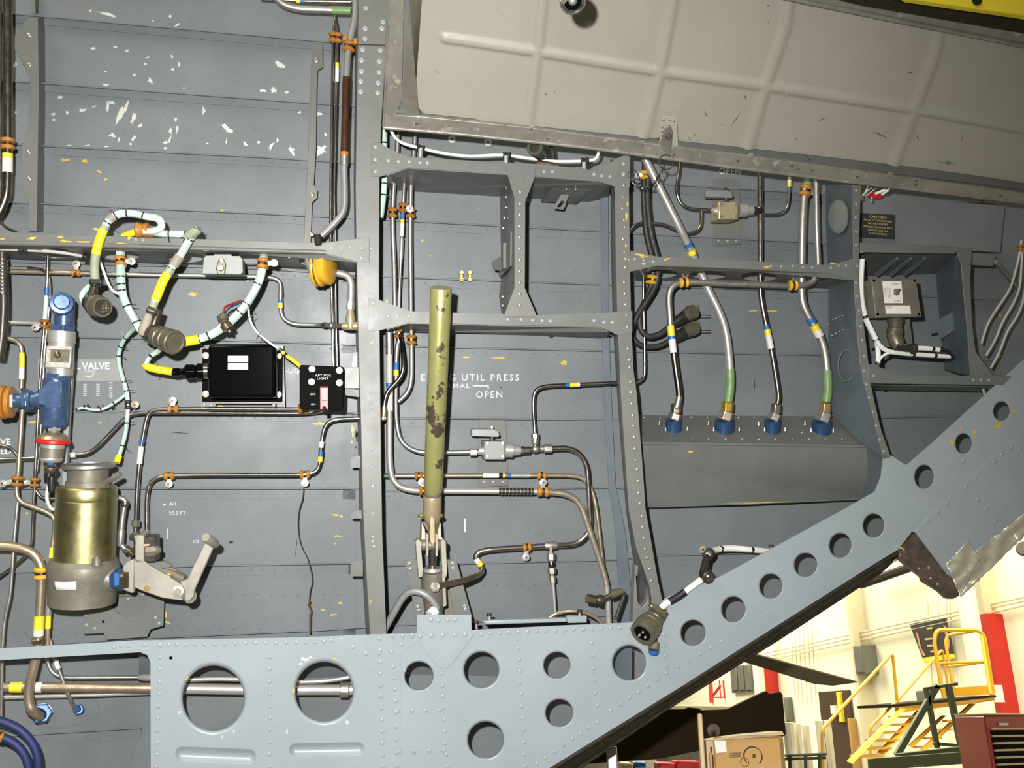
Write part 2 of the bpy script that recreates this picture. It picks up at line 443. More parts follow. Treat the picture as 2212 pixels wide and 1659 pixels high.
O('doubler_plate', plate([(845, 1245), (915, 1205), (915, 1290)], SK - .0045, .0015), 'skin_paint', skin)
# white and yellow flaked patches
W8 = []
for (x, y, a, b, t) in [(195, 23, 5, 4, 0), (230, 30, 26, 4, .25), (330, 45, 4, 2, 1), (367, 35, 4, 4, 0), (383, 54, 6, 3, -.4), (200, 105, 10, 4, .1), (249, 101, 4, 3, 0), (275, 110, 5, 3, 0), (318, 124, 9, 3, -.4), (314, 138, 3, 6, -.6), (372, 123, 4, 5, 0), (387, 139, 2, 7, 0), (374, 149, 4, 4, 0), (290, 162, 3, 4, 0), (325, 175, 5, 7, -.5), (230, 183, 8, 3, -.1), (228, 155, 4, 2, 0), (398, 190, 4, 2, 0), (604, 139, 14, 6, .6), (566, 195, 9, 4, .3), (592, 195, 8, 6, .3), (618, 200, 6, 4, .3), (648, 243, 5, 4, 0), (130, 210, 8, 4, .1), (145, 244, 5, 6, 0), (116, 247, 6, 4, 0), (116, 258, 6, 3, 0), (177, 239, 9, 4, -.3), (203, 230, 9, 2, -.5), (233, 228, 4, 14, .1), (242, 222, 7, 4, 0), (264, 244, 9, 30, .45), (288, 257, 5, 18, .35), (302, 272, 6, 6, .3), (244, 293, 9, 5, .3), (257, 302, 3, 6, 0), (288, 300, 4, 10, .6), (282, 311, 5, 3, 0), (380, 258, 3, 5, 0), (383, 280, 3, 12, .2), (369, 281, 4, 9, 0), (367, 300, 3, 10, .3), (358, 308, 6, 4, .2), (357, 320, 6, 2, 0), (440, 239, 5, 10, 0), (491, 279, 15, 8, .75), (489, 305, 2, 8, 0), (530, 311, 8, 4, .6), (558, 308, 4, 3, 0), (586, 315, 5, 12, .5), (630, 325, 6, 12, -.4), (448, 310, 3, 2, 0), (600, 303, 4, 4, 0), (230, 316, 6, 2, 0), (190, 314, 8, 2, 0), (150, 314, 7, 1.5, 0), (690, 242, 8, 10, .2), (694, 326, 12, 14, .2), (703, 290, 3, 8, -.4), (32, 140, 4, 9, .5), (33, 243, 4, 4, 0), (355, 1090, 3, 3, 0), (1034, 450, 0.5, 3, 0)]:
    W8.append((x, y, a, b, t))
chips(skin, W8, SK, 'chip_white')
chips(skin, [(140, 345, 14, 4, .05), (183, 348, 8, 5, .1), (215, 371, 9, 3, .7), (228, 388, 4, 3, 0), (640, 530, 12, 6, -.6), (415, 636, 18, 5, .1), (480, 455, 4, 3, 0), (1005, 772, 12, 2.5, 0), (1080, 773, 28, 3, .03), (1217, 784, 11, 6, .2), (1665, 672, 28, 3, -.05), (1630, 671, 16, 2, -.1), (470, 878, 12, 6, 0), (610, 905, 30, 3, 0), (590, 900, 14, 4, 0), (724, 1112, 10, 3, .1), (738, 1115, 4, 4, .6), (730, 1158, 7, 3, 0), (724, 1175, 4, 1.5, 0), (672, 1302, 4, 5, 0), (736, 1303, 8, 3, .1), (697, 1317, 6, 3, .1), (762, 1301, 6, 4, 0), (720, 1328, 12, 2, -.3), (358, 1330, 4, 8, 0), (362, 1345, 8, 3, .3), (72, 912, 14, 3, -.15), (216, 913, 8, 2, 0), (58, 1109, 4, 3, 0), (690, 915, 20, 4, 0), (760, 930, 6, 5, 0), (912, 520, 4, 3, 0), (930, 552, 2, 3, 0), (1790, 700, 3, 2, 0), (2120, 430, 3, 5, 0), (2160, 680, 5, 4, .8), (2160, 770, 4, 4, .3), (1490, 617, 8, 1.5, 0)], SK - .003, 'primer_yellow')
chips(skin, [(388, 935, 30, 1, .1), (640, 1180, .8, 20, .1), (500, 1172, 5, 3, 0), (1082, 838, 2, 1, 0), (1630, 830, 1.2, 12, -.1), (1415, 1034, 5, 1, -.6)], SK - .001, 'seal_dark', 'dark_marks')
# stencils
text('EMERG UTIL PRESS', 1016, 816, 14, skin, spacing=1.3, wide=1.02, d=SK - .001)
text('NORMAL', 974, 834, 10, skin, spacing=1.2, wide=1.25, d=SK - .001)
O('stencil_line', MB().slab(poly([(1021, 832), (1056, 832.5), (1056, 841), (1053.5, 841), (1053.5, 835), (1021, 834.5)], SK - .001), N * .0005), 'lettering_white', skin)
text('OPEN', 1057, 853, 14, skin, spacing=1.25, d=SK - .001)
text('OPEN', 1577, 371, 13, skin, spacing=1.1, d=SK - .001)
text('VALVE', -6, 955, 13, skin, bold=.02, d=SK - .001)
text('CLOSED', -12, 975, 13, skin, bold=.02, d=SK - .001)
text('-UG', 632, 801, 12, skin, d=SK - .001)
text('-UP', 900, 801, .01, skin, d=SK + .02) if False else None
text('20.2 FT', 383, 1109, 8, skin, d=SK - .001)
text('ALL', 374, 1089, 7, skin, d=SK - .001)
text('ICE', 424, 1170, 6, skin, d=SK - .001)
O('stencil_line', MB().slab(poly([(1003, 1120), (1006, 1120), (1006, 1150), (1003, 1150)], SK - .001), N * .0005), 'lettering_white', skin)
O('stencil_line', MB().slab(poly([(360, 1142), (362.5, 1142), (362, 1165), (360, 1165)], SK - .001), N * .0005), 'lettering_white', skin)
O('oval_doubler', plate([(130 + 84 * cos(t) - 6 * sin(t), 1534 + 36 * sin(t)) for t in [2 * pi * k / 28 for k in range(28)]], SK - .004, .003), 'skin_paint', skin)
rivet_rows(skin, [([(0, 1432), (290, 1420)], 26), ([(100, 1597), (300, 1588)], 28), ([(50, 1404), (110, 1400)], 20), ([(170, 1508), (190, 1512), (196, 1532)], 22), ([(0, 1368), (190, 1364)], 26), ([(370, 1360), (560, 1358)], 26)], SK - .005, 3)
sg = T('valve_sign', (205, 800, SK - .002), 'pale grey painted sign reading fuel valve open, right of the blue valve', 'sign')
O('sign_field', plate([(82, 776), (262, 776), (260, 823), (82, 823)], SK - .002, .001), 'pale_grey', sg)
text('FUEL', 173, 791, 14, sg, d=SK - .003, align='RIGHT', bold=.03); text('VALVE', 177, 791, 14, sg, d=SK - .003, align='LEFT', wide=.98, bold=.03)
text('OPEN', 195, 802, 6, sg, d=SK - .003)
sp_ = Tube([(186, 812, SK - .003), (196, 815, SK - .003), (204, 806, SK - .003)], 1.6, fr=8)
O('arrow', MB().tube(sp_.path, sp_.r, 6), 'lettering_white', sg)
for k, x in enumerate((184, 212, 240)): text(('GOTIB', 'GOTIB', 'GORIS')[k] if k == 2 else 'IIIIIII', x, 842, 7, sg, d=SK - .001, rot=pi / 2, spacing=1.3)
# ================================================================ frames
def web(pts, th=.002, off=None):
    a = [toP(p) for p in pts]; n = (a[1] - a[0]).cross(a[2] - a[0]).normalized(); return MB().slab(a, n * th)
def frame(name, at, label, front, m='grey_paint', d=0.0, th=.0025, webs=(), holes=(), cat='frame', bev=.0012):
    r = T(name, at, label, cat)
    O('flange', plate(front, d, th, holes), m, r, bevel=bev)
    for wq in webs: O('web', web(wq), m, r, smooth=False)
    return r
# left scalloped stiffener
f0 = frame('fuselage_stiffener', (72, 270, .24), 'scalloped grey stiffener beside the thick tube at the left edge',
    [(62, 38), (82, 38), (84, 200), (81, 390), (79, 500), (62, 500), (62, 440), (47, 395), (47, 315), (62, 275), (65, 200), (64, 168), (56, 150), (30, 105), (30, 80)], d=.235,
    webs=[[(82, 38, .235), (84, 200, .235), (81, 390, .235), (79, 500, .235), (94, 500, .30), (96, 390, .30), (98, 200, .30), (97, 38, .30)]])
rivets(f0, [(62, 76), (63, 140), (62, 329), (63, 386)], .235, 5, m='rivet_metal')
f0b = frame('fuselage_stiffener', (50, 60, .26), 'short upper stiffener above the top ledge at the left edge', [(66, -20), (74, -20), (75, 30), (66, 30)], d=.26, webs=[[(74, -20, .26), (75, 30, .26), (82, 30, .3), (81, -20, .3)]])
f1 = frame('fuselage_stiffener', (676, 300, .24), 'thin grey stiffener with two lobes left of the twin steel tubes',
    [(674, 94), (697, 94), (697, 125), (697, 146), (686, 152), (684, 208), (683, 320), (678, 400), (686, 412), (685, 428), (674, 438), (671, 525), (656, 525), (662, 400), (667, 300), (671, 200)], d=.235,
    webs=[[(674, 94, .235), (671, 200, .235), (667, 300, .235), (662, 400, .235), (656, 525, .235), (658, 525, .3), (664, 400, .3), (669, 300, .3), (674, 200, .3)]])
rivets(f1, [(684, 131), (674, 420), (673, 506)], .235, 5.5, m='rivet_metal')
# main frame F2
f2 = frame('bulkhead', (800, 700), 'broad flat grey frame standing left of the open door corner, full height',
    [(776, -40), (838, -40), (837, 0), (831, 160), (824, 266), (820, 380), (819, 600), (820, 700), (823, 950), (826, 1150), (835, 1372), (799, 1372), (790, 1220), (784, 1100), (779, 900), (773, 704), (769, 500), (768, 400), (771, 200), (775, 0)],
    webs=[[(776, -40, .002), (771, 200, .002), (768, 400, .002), (773, 704, .002), (779, 900, .002), (784, 1100, .002), (799, 1372, .002), (790, 1372, .30), (776, 1100, .30), (768, 704, .30), (764, 400, .30), (768, -40, .30)]])
rivets(f2, [(791, 18), (789, 62), (788, 84), (783, 107), (782, 131), (781, 154), (780, 176), (779, 199), (827, 48), (826, 62), (822, 109), (820, 134), (819, 157), (817, 179), (816, 201)], 0, 6)
rivets(f2, [(803, 880), (1.0 + 803, 890), (806, 1170), (807, 1180), (799, 848), (799, 868), (800, 900), (800, 935), (802, 970), (803, 1010), (805, 1050), (806, 1110), (807, 1160), (808, 1180)], 0, 3)
O('splice_line', plate([(772, 95), (834, 97), (834, 99), (772, 97)], -.0006, .0006), 'seal_dark', f2)
for (y0, y1) in ((985, 1010), (1103, 1120), (1212, 1245), (1090, 1095)):
    if y1 - y0 > 6: O('clip', plate([(758, y0 + 6), (766, y0), (784, y0 - 1), (784, y1), (757, y1)], .12, .002), 'grey_paint', f2)
O('clip', plate([(764, 762), (772, 760), (772, 808), (758, 806)], .16, .002), 'grey_paint', f2)
chips(f2, [(762, 930, 3, 14, 0), (760, 955, 2, 4, 0), (800, 1300, 2, 5, .4), (803, 740, 5, 2, -.6), (836, 650, 2, 10, 0)], 0, 'primer_yellow')
# right curved frame F3
f3 = frame('bulkhead', (1360, 800), 'curved grey frame with rivets between the middle bay and the four-hose bay',
    [(1325, 345), (1360, 330), (1359, 400), (1361, 560), (1364, 700), (1369, 800), (1376, 850), (1388, 1000), (1395, 1100), (1409, 1180), (1421, 1250), (1434, 1312), (1410, 1318), (1404, 1270), (1392, 1235), (1373, 1180), (1358, 1100), (1351, 1000), (1341, 850), (1338, 780), (1334, 700), (1330, 550), (1328, 420)],
    webs=[[(1328, 345, .001), (1328, 420, .001), (1330, 550, .001), (1334, 700, .001), (1338, 780, .001), (1341, 850, .001), (1351, 1000, .001), (1358, 1100, .001), (1373, 1180, .001), (1392, 1235, .001), (1404, 1270, .001), (1407, 1345, .001),
           (1375, 1345, .27), (1372, 1240, .27), (1352, 1100, .27), (1344, 1000, .27), (1333, 850, .27), (1324, 700, .27), (1320, 550, .27), (1318, 345, .27)]], bev=.004)
rivets(f3, [(1349, 350), (1348, 378), (1348, 400)] + [(1346, 425), (1346, 449), (1350, 475), (1350, 489), (1347, 516), (1350, 545), (1352, 558), (1352, 578), (1350, 610), (1350, 633), (1352, 658), (1354, 680), (1356, 705), (1358, 754), (1360, 777), (1361, 794), (1363, 825), (1365, 848), (1366, 873), (1368, 898), (1370, 921), (1371, 945), (1372, 970), (1375, 994), (1378, 1013), (1379, 1039), (1381, 1065), (1384, 1088), (1387, 1115), (1389, 1139), (1391, 1163), (1394, 1187), (1399, 1206), (1404, 1230), (1408, 1255)], 0, 4, m='rivet_metal')
O('inner_flange', plate([(1297, 395), (1314, 395), (1315, 700), (1320, 850), (1330, 1050), (1351, 1150), (1370, 1345), (1340, 1345), (1330, 1150), (1315, 1050), (1304, 850), (1300, 700)], .262, .003), 'blue_paint', f3)
ck = O('frame_foot', MB().slab(poly([(1407, 1262), (1416, 1272), (1424, 1330), (1392, 1345), (1366, 1345), (1372, 1220), (1380, 1222), (1376, 1265), (1378, 1300), (1387, 1312), (1398, 1300), (1401, 1280)], .03), N * .03), 'grey_paint', f3, bevel=.002)
chips(f3, [(1353, 470, 3, 14, 0), (1356, 440, 2, 8, 0), (1352, 530, 3, 5, 0), (1354, 560, 6, 4, .2)], 0, 'primer_yellow')
# ================================================================ cross beams
def beam(at, label, front, under, m='grey_paint', name='cross_beam', holes=()):
    r = T(name, at, label, 'beam')
    O('face_plate', plate(front, -.001, .003), m, r, bevel=.0012)
    for i, u in enumerate(under):
        a = [toP(p) for p in u]; nn = (a[1] - a[0]).cross(a[-1] - a[0]).normalized()
        hl = []
        if i == 0:
            for (x, rx, y0, y1, d0, d1) in holes:
                c = (P(x, y0, d0) + P(x, y1, d1)) / 2; e1 = U * (rx * pxs(x, y0, (d0 + d1) / 2)); e2 = (P(x, y1, d1) - P(x, y0, d0)) / 2
                hl.append([c + e1 * cos(t) + e2 * sin(t) for t in [2 * pi * k / 28 for k in range(28)]])
        O('underside_web', MB().slab(a, nn * .002, hl), m, r, smooth=False)
    return r
b1 = beam((400, 530), 'long grey beam across the left bay with harnesses looped over it',
    [(-60, 499), (0, 501), (180, 508), (425, 516), (676, 524), (700, 524), (741, 519), (771, 515), (798, 513), (798, 566), (771, 566), (735, 556), (706, 549), (560, 544), (300, 536), (0, 528), (-60, 526)],
    [[(-60, 528, .001), (0, 530, .001), (300, 537, .001), (560, 545, .001), (706, 550, .001), (771, 567, .001), (771, 588, .28), (690, 584, .28), (560, 576, .28), (300, 568, .28), (0, 560, .28), (-60, 558, .28)]],
    holes=[(259, 42, 541, 563, .03, .22), (400, 40, 545, 568, .03, .22), (540, 40, 549, 572, .03, .22), (668, 22, 553, 575, .05, .22), (120, 34, 536, 558, .03, .22)])
O('rounded_lip', MB().tube(smooth_path([(-60, 523, 0), (0, 525, 0), (300, 532, 0), (560, 541, 0), (704, 545, 0)]), .006, 10), 'grey_paint', b1)
rivets(b1, [(293, 518), (309, 519), (715, 535), (737, 535), (757, 535), (781, 536), (801, 537), (781, 556), (801, 556)], -.001, 3.2)
rivets(b1, [(592, 551), (613, 547), (630, 548), (625, 555)], .03, 3, m='rivet_metal')
chips(b1, [(5, 516, 5, 3, 0), (70, 515, 16, 4, -.1), (140, 522, 18, 4, .1), (180, 523, 16, 3, 0), (260, 526, 14, 2.5, 0), (360, 531, 10, 2, 0), (130, 512, 8, 3, 0), (280, 514, 10, 4, -.8), (445, 540, 14, 3, 0), (560, 541, 20, 2.5, 0), (650, 544, 30, 2.5, 0), (210, 496, 12, 3, .2)], -.0012, 'primer_yellow')
b2 = beam((1080, 365), 'upper grey cross beam directly beneath the open door',
    [(802, 309), (822, 308), (835, 318), (881, 338), (960, 343), (1090, 351), (1170, 354), (1283, 367), (1330, 345), (1361, 333), (1361, 405), (1330, 404), (1295, 392), (1160, 382), (1155, 382), (1095, 377), (960, 367), (881, 363), (822, 382), (802, 382)],
    [[(835, 380, .001), (881, 364, .001), (1095, 378, .001), (1295, 393, .001), (1320, 398, .001), (1312, 428, .29), (1270, 436, .29), (1090, 424, .29), (905, 412, .29), (838, 410, .29)]])
rivets(b2, [(811, 318), (811, 345), (811, 371), (839, 347), (861, 349), (884, 349), (907, 351), (924, 352), (1099, 365), (1125, 368), (1151, 369), (1175, 370), (1193, 371), (1124, 390), (1284, 377), (1300, 380), (1317, 381), (1347, 353), (1347, 376)], -.001, 4)
b3 = beam((1080, 695), 'lower grey cross beam behind the yellow-green strut',
    [(795, 644), (820, 648), (886, 672), (1000, 676), (1090, 678), (1155, 680), (1295, 676), (1366, 672), (1366, 716), (1335, 724), (1295, 706), (1090, 702), (881, 697), (820, 714), (795, 715)],
    [[(835, 712, .001), (881, 699, .001), (1090, 704, .001), (1295, 708, .001), (1315, 718, .001), (1310, 732, .29), (1090, 722, .29), (905, 716, .29), (838, 718, .29)]])
rivets(b3, [(806, 655), (806, 682), (806, 707), (838, 682), (860, 682), (883, 683), (1097, 690), (1125, 690), (1151, 692), (1171, 693), (1189, 693), (1284, 693), (1304, 696), (1323, 697)], -.001, 4)
for (x, y) in ((1188, 716), (1250, 716)):
    O('hanger_bracket', MB().slab([P(x, y, .28), P(x + 26, y, .10), P(x + 26, y - 4, .10), P(x - 2, y + 14, .28)], N.cross(V) * .002), 'grey_paint', b3)
b4 = T('partition', (1125, 520), 'grey vertical partition joining the two cross beams, with a side bracket', 'partition')
O('face_plate', plate([(1090, 356), (1158, 360), (1155, 384), (1137, 430), (1135, 436), (1134, 622), (1158, 678), (1158, 684), (1090, 684), (1090, 678), (1111, 622), (1112, 430), (1097, 380)], -.004, .003), 'grey_paint', b4, bevel=.001)
rivets(b4, [(1124, 413), (1124, 439), (1123, 463), (1123, 488), (1123, 512), (1123, 537), (1123, 561), (1123, 585), (1123, 611), (1123, 634), (1124, 659)], -.004, 4, m='rivet_metal')
O('web', web([(1111, 380, .0), (1111, 680, .0), (1083, 676, .28), (1078, 640, .28), (1083, 600, .28), (1080, 420, .28)]), 'grey_paint', b4, smooth=False)
rivets(b4, [(1095, 405), (1094, 425), (1093, 448), (1090, 470), (1088, 492), (1086, 640), (1086, 660)], .15, 3, m='rivet_metal')
bk = O('side_bracket', MB().slab([P(1104, 500, .05), P(1106, 503, .05), P(1105, 575, .05), P(1083, 600, .22), P(1080, 596, .24), P(1088, 520, .2)], -U * .004), 'grey_paint', b4)
O('bracket_tongue', MB().slab([P(1090, 549, .16), P(1061, 566, .14), P(1066, 584, .14), P(1088, 585, .16)], N * .003), 'grey_paint', b4, bevel=.001)
O('bracket_rib', MB().slab([P(1092, 525, .14), P(1096, 525, .12), P(1096, 580, .12), P(1092, 584, .14)], -U * .012), 'grey_paint', b4)
ubk = T('underside_bracket', (1237, 415, .15), 'grey slotted bracket bolted beneath the upper cross beam', 'bracket')
O('bracket_plate', MB().slab([P(1204, 392, .05), P(1278, 394, .05), P(1281, 402, .07), P(1238, 438, .23), P(1170, 434, .23), P(1200, 396, .07)], -V * .003), 'grey_paint', ubk, bevel=.001)
for (a, b) in (((1200, 398, .07), (1169, 437, .23)), ((1280, 404, .07), (1240, 441, .23))):
    O('side_rib', MB().slab([P(*a), P(*b), P(b[0], b[1] - 6, b[2]), P(a[0], a[1] - 6, a[2])], U * .003), 'grey_paint', ubk)
O('tongue', MB().slab([P(1212, 420, .14), P(1230, 420, .14), P(1216, 452, .14), P(1194, 450, .14)], N * .003, [[P(1212, 434, .14), P(1220, 434, .14), P(1213, 448, .14), P(1203, 447, .14)]]), 'grey_paint', ubk, bevel=.0006)
rivets(ubk, [(1215, 400), (1232, 401), (1255, 402), (1224, 408), (1244, 408)], .08, 2.4, m='rivet_metal')
# right beam of the four-hose bay
b5 = beam((1600, 572), 'grey beam with arched cutouts crossing the four-hose bay',
    [(1362, 541), (1417, 554), (1600, 563), (1778, 572), (1800, 571), (1839, 560), (1850, 560), (1850, 608), (1838, 604), (1800, 592), (1790, 590), (1600, 580), (1420, 573), (1400, 577), (1360, 587)],
    [[(1366, 586, .001), (1420, 574, .001), (1600, 581, .001), (1790, 591, .001), (1838, 605, .001), (1800, 624, .27), (1600, 611, .27), (1420, 604, .27), (1372, 606, .27)]],
    holes=[(1430, 36, 583, 600, .05, .23), (1530, 42, 585, 603, .03, .23), (1640, 42, 588, 608, .03, .23), (1744, 42, 593, 612, .03, .23)])
rivets(b5, [(1372, 560), (1390, 563), (1411, 565), (1666, 575), (1688, 575), (1712, 575), (1735, 577), (1755, 577), (1795, 578), (1812, 574), (1828, 574)], -.001, 3)
chips(b5, [(1385, 551, 14, 3, .2), (1440, 560, 9, 3, -.4), (1656, 577, 9, 4, -.2), (1800, 569, 9, 3, -.1), (1390, 570, 5, 3, 0), (1388, 556, 4, 3, 0)], -.0012, 'primer_yellow')
# frame F4 with its blue-grey web and lightening holes
f4 = T('bulkhead', (1856, 600), 'narrow curved frame with a blue-grey holed web right of the four hoses', 'frame')
O('flange', plate([(1842, 390), (1861, 392), (1857, 480), (1855, 600), (1859, 650), (1866, 700), (1877, 790), (1879, 820), (1890, 870), (1904, 930), (1925, 990), (1908, 992), (1898, 950), (1884, 890), (1867, 830), (1857, 780), (1850, 700), (1844, 600), (1842, 480)], 0, .003), 'grey_paint', f4, bevel=.001)
wb = [P(1843, 380, .001), P(1843, 480, .001), P(1845, 600, .001), P(1851, 700, .001), P(1858, 780, .001), P(1868, 830, .001), P(1885, 890, .001), P(1899, 950, .001), P(1910, 990, .001),
      P(1860, 955, .10), P(1800, 897, .2), P(1790, 860, .25), P(1790, 600, .25), P(1784, 480, .25), P(1784, 380, .25)]
O('web', MB().slab(wb, -U * .001, []), 'blue_paint', f4, smooth=False)
O('lightening_hole_rim', MB().tube([P(1811 + 21 * cos(t), 467 + 38 * sin(t), .25 * (1843 - (1811 + 21 * cos(t))) / 59 - .022) for t in [2 * pi * k / 24 for k in range(25)]], .0016, 6), 'blue_paint', f4)
O('hole_light_patch', MB().slab([P(1811 + 20 * cos(t), 467 + 37 * sin(t), .25 * (1843 - (1811 + 20 * cos(t))) / 59 - .022) for t in [2 * pi * k / 24 for k in range(24)]], -N * .002), 'pale_grey', f4)  # pale oval painted in for the light showing through the open hole
O('lightening_hole_rim', MB().tube([P(1828 + 17 * cos(t), 790 + 34 * sin(t), .07) for t in [2 * pi * k / 24 for k in range(25)]], .002, 6), 'blue_paint', f4)
rivets(f4, [(1850, 412), (1850, 440), (1849, 470), (1849, 500), (1849, 528), (1852, 575), (1850, 610), (1852, 640), (1856, 670), (1859, 705), (1862, 735), (1867, 770), (1868, 800), (1872, 830), (1878, 860), (1886, 890), (1893, 920), (1901, 950), (1909, 975)], 0, 3.2)
for k in range(5): rivets(f4, [(1800 + k * 7, 690 - k * 3), (1798 + k * 8, 725 - k * 4)], .12, 2, m='rivet_metal')
# sump box with the four fittings
sb = T('sump_box', (1620, 1000, .14), 'long grey riveted box carrying four blue-collared hose fittings', 'box')
tl, tr, fr_, fl = P(1378, 897, .27), P(1808, 899, .25), P(1872, 961, .12), P(1379, 954, .12)
O('top_panel', MB().slab([tl, tr, fr_, fl], V * -.003), 'cast_grey' if False else 'grey_paint', sb)
O('front_panel', MB().slab([P(1379, 954, .12), P(1872, 961, .12), P(1894, 1000, .12), P(1896, 1040, .14), P(1870, 1068, .18), P(1852, 1080, .19), P(1620, 1089, .19), P(1396, 1094, .19), P(1384, 1000, .14)], N * .003), 'grey_paint', sb)
O('end_cap', MB().slab([P(1872, 961, .118), P(1905, 975, .03), P(1911, 990, .02), P(1907, 1030, .03), P(1890, 1062, .08), P(1860, 1079, .17), P(1868, 1040, .15)], N * .002), 'blue_paint', sb)
O('front_edge', MB().tube([P(1382, 957, .121), P(1620, 960, .121), P(1872, 964, .121)], .005, 10), 'grey_paint', sb)
O('lower_flange', MB().slab([P(1394, 1096, .17), P(1620, 1090, .17), P(1866, 1078, .16), P(1866, 1080, .27), P(1400, 1098, .27)], V * .002), 'grey_paint', sb)
for (xs, y, d) in ((range(1392, 1800, 34), 902, .25), (range(1388, 1860, 36), 949, .14)): rivets(sb, [(x, y) for x in xs], d, 2.2, m='rivet_metal')
chips(sb, [(1493, 974, 7, 5, 0), (1640, 1086, 90, 1.2, -.02)], .125, 'primer_yellow')
studs = [(1425, 915), (1438, 928), (1485, 927), (1531, 915), (1542, 928), (1597, 928), (1639, 916), (1652, 928), (1696, 928), (1739, 915), (1752, 930), (1800, 931), (1521, 938), (1732, 939)]
for (x, y) in studs:
    s_ = O('stud', MB().lathe(P(x, y + 3, .18), V, [(0, .0045), (.003, .0045), (.004, .003), (.011, .0025)], 8), 'matt_steel', sb)
# ================================================================ fourth bay
b6 = beam((1960, 535), 'upper grey beam behind the control box in the far right bay', [(1858, 524), (2060, 533), (2066, 548), (1870, 545), (1858, 548)],
    [[(1860, 547, .08), (2060, 550, .08), (2040, 590, .27), (1862, 596, .27)]])
rivets(b6, [(1990, 535), (2012, 536), (2034, 537), (2050, 538)], -.001, 4, m='dark_connector') if False else None
b7 = beam((2010, 815), 'lower grey beam under the white wire loop in the far right bay', [(1877, 787), (1890, 788), (1934, 808), (2100, 812), (2186, 812), (2168, 832), (1872, 828)],
    [[(1880, 832, .02), (2160, 836, .02), (2130, 846, .2), (1890, 842, .2)]])
rivets(b7, [(1888, 812), (2103, 821), (2119, 821), (2136, 821)], -.001, 3.5)
for x in (1905, 1970): O('hanger_bracket', MB().slab([P(x, 845, .2), P(x + 26, 833, .05), P(x + 26, 830, .05), P(x + 4, 835, .2)], U * .003), 'grey_paint', b7)
f5 = T('fuselage_stiffener', (2090, 680, .02), 'grey tapered upright in the far right bay beside three white wires', 'frame')
O('face_plate', plate([(2062, 532), (2100, 536), (2096, 600), (2100, 700), (2108, 760), (2146, 812), (2096, 812), (2090, 720), (2082, 640), (2076, 570)], .018, .003), 'grey_paint', f5, bevel=.001)
O('web', web([(2078, 545, .02), (2083, 640, .02), (2092, 720, .02), (2096, 812, .02), (2040, 800, .27), (2030, 700, .27), (2020, 570, .27)]), 'blue_paint', f5, smooth=False)
O('bracket', MB().slab(poly([(2010, 700), (2085, 660), (2083, 700), (2030, 735), (2028, 718), (2008, 722)], .14), N * .003), 'blue_paint', f5, bevel=.001)
O('strap', MB().tube([P(2150, 565, .1), P(2200, 625, .2)], .008, 8), 'grey_paint', f5)
O('strap', MB().slab(poly([(2100, 545), (2150, 552), (2146, 575), (2100, 572)], .1), N * .003), 'grey_paint', f5)
O('back_panel', plate([(1862, 420), (2170, 445), (2160, 545), (1862, 530)], .2, .002), 'skin_paint', f5)
for k in range(3): O('rib', MB().slab([P(1890 + k * 30, 590, .22), P(1935 + k * 30, 555, .1), P(1941 + k * 30, 557, .1), P(1897 + k * 30, 594, .22)], V * -.006), 'blue_paint', f5)
# ================================================================ lower panel with lightening holes
pn = T('lower_panel', (900, 1480), 'large pale grey-blue riveted panel with round lightening holes along the bottom and up the diagonal', 'panel')
outl = [(-80, 1406), (0, 1401), (200, 1389), (294, 1383), (326, 1383), (640, 1377), (800, 1371), (900, 1367), (1018, 1361), (1200, 1352), (1360, 1345), (1400, 1334), (1436, 1293), (1555, 1246), (1821, 1101), (1890, 1062), (1903, 1030), (1907, 1000), (1908, 984), (1925, 984), (1958, 1005), (2012, 958), (2212, 776), (2300, 700), (2420, 700), (2420, 960), (2212, 1130), (2075, 1260), (2045, 1240), (1977, 1151), (1970, 1148), (1941, 1187), (1900, 1211), (1608, 1396), (1478, 1479), (1187, 1659), (1060, 1740), (326, 1740), (325, 1430), (318, 1415), (303, 1409), (160, 1417), (0, 1426), (-80, 1430)]
HO = [(461, 1508, 66, 70), (700, 1494, 62, 64), (905, 1460, 30, 30), (1040, 1447, 37, 38), (1203, 1437, 28, 28), (1359, 1432, 35, 37), (1208, 1540, 29, 29), (1049, 1598, 38, 39), (1497, 1367, 26, 27), (1584, 1316, 25, 27), (1665, 1266, 24, 26), (1740, 1220, 24, 25), (1815, 1178, 23, 26), (1887, 1135, 22, 25), (1996, 1030, 20, 25), (2081, 958, 17, 21), (2163, 888, 17, 20)]
beads = [(466, 1632, 88, 17, .04), (706, 1619, 82, 15, -.02)]
def stad(cx, cy, a, b, t, d, n=32):
    out = []
    for k in range(n):
        an = 2 * pi * k / n; ex = cos(an); ey = sin(an)
        X = (a - b) * (1 if ex > .05 else -1 if ex < -.05 else 0) + b * ex; Y = b * ey
        out.append(P(cx + X * cos(t) - Y * sin(t), cy + X * sin(t) + Y * cos(t), d))
    return out
O('sheet', plate(outl, 0, .003, [ell(x, y, rx * 1.13, ry * 1.13, 0) for x, y, rx, ry in HO] + [stad(*b, 0) for b in beads]), 'panel_paint', pn)
def rings(loops, close=False):
    mb = MB(); n = len(loops[0]); vs = [p for l in loops for p in l]; fs = []
    for i in range(len(loops) - 1):
        for k in range(n): q = i * n; fs.append((q + k, q + (k + 1) % n, q + n + (k + 1) % n, q + n + k))
    if close: q = (len(loops) - 1) * n; fs.append(tuple(q + k for k in range(n)))
    return mb.add(vs, fs)
for i, (x, y, rx, ry) in enumerate(HO):
    k = .008 + rx * .00008
    O('hole_flange', rings([ell(x, y, rx * 1.13, ry * 1.13, 0), ell(x, y, rx * 1.09, ry * 1.09, k * .06), ell(x, y, rx * 1.045, ry * 1.045, k * .28), ell(x, y, rx * 1.01, ry * 1.01, k * .75), ell(x, y, rx, ry, k * 1.3), ell(x, y, rx * 1.0, ry * 1.0, k * 1.8)]), 'panel_paint', pn, angle=80)
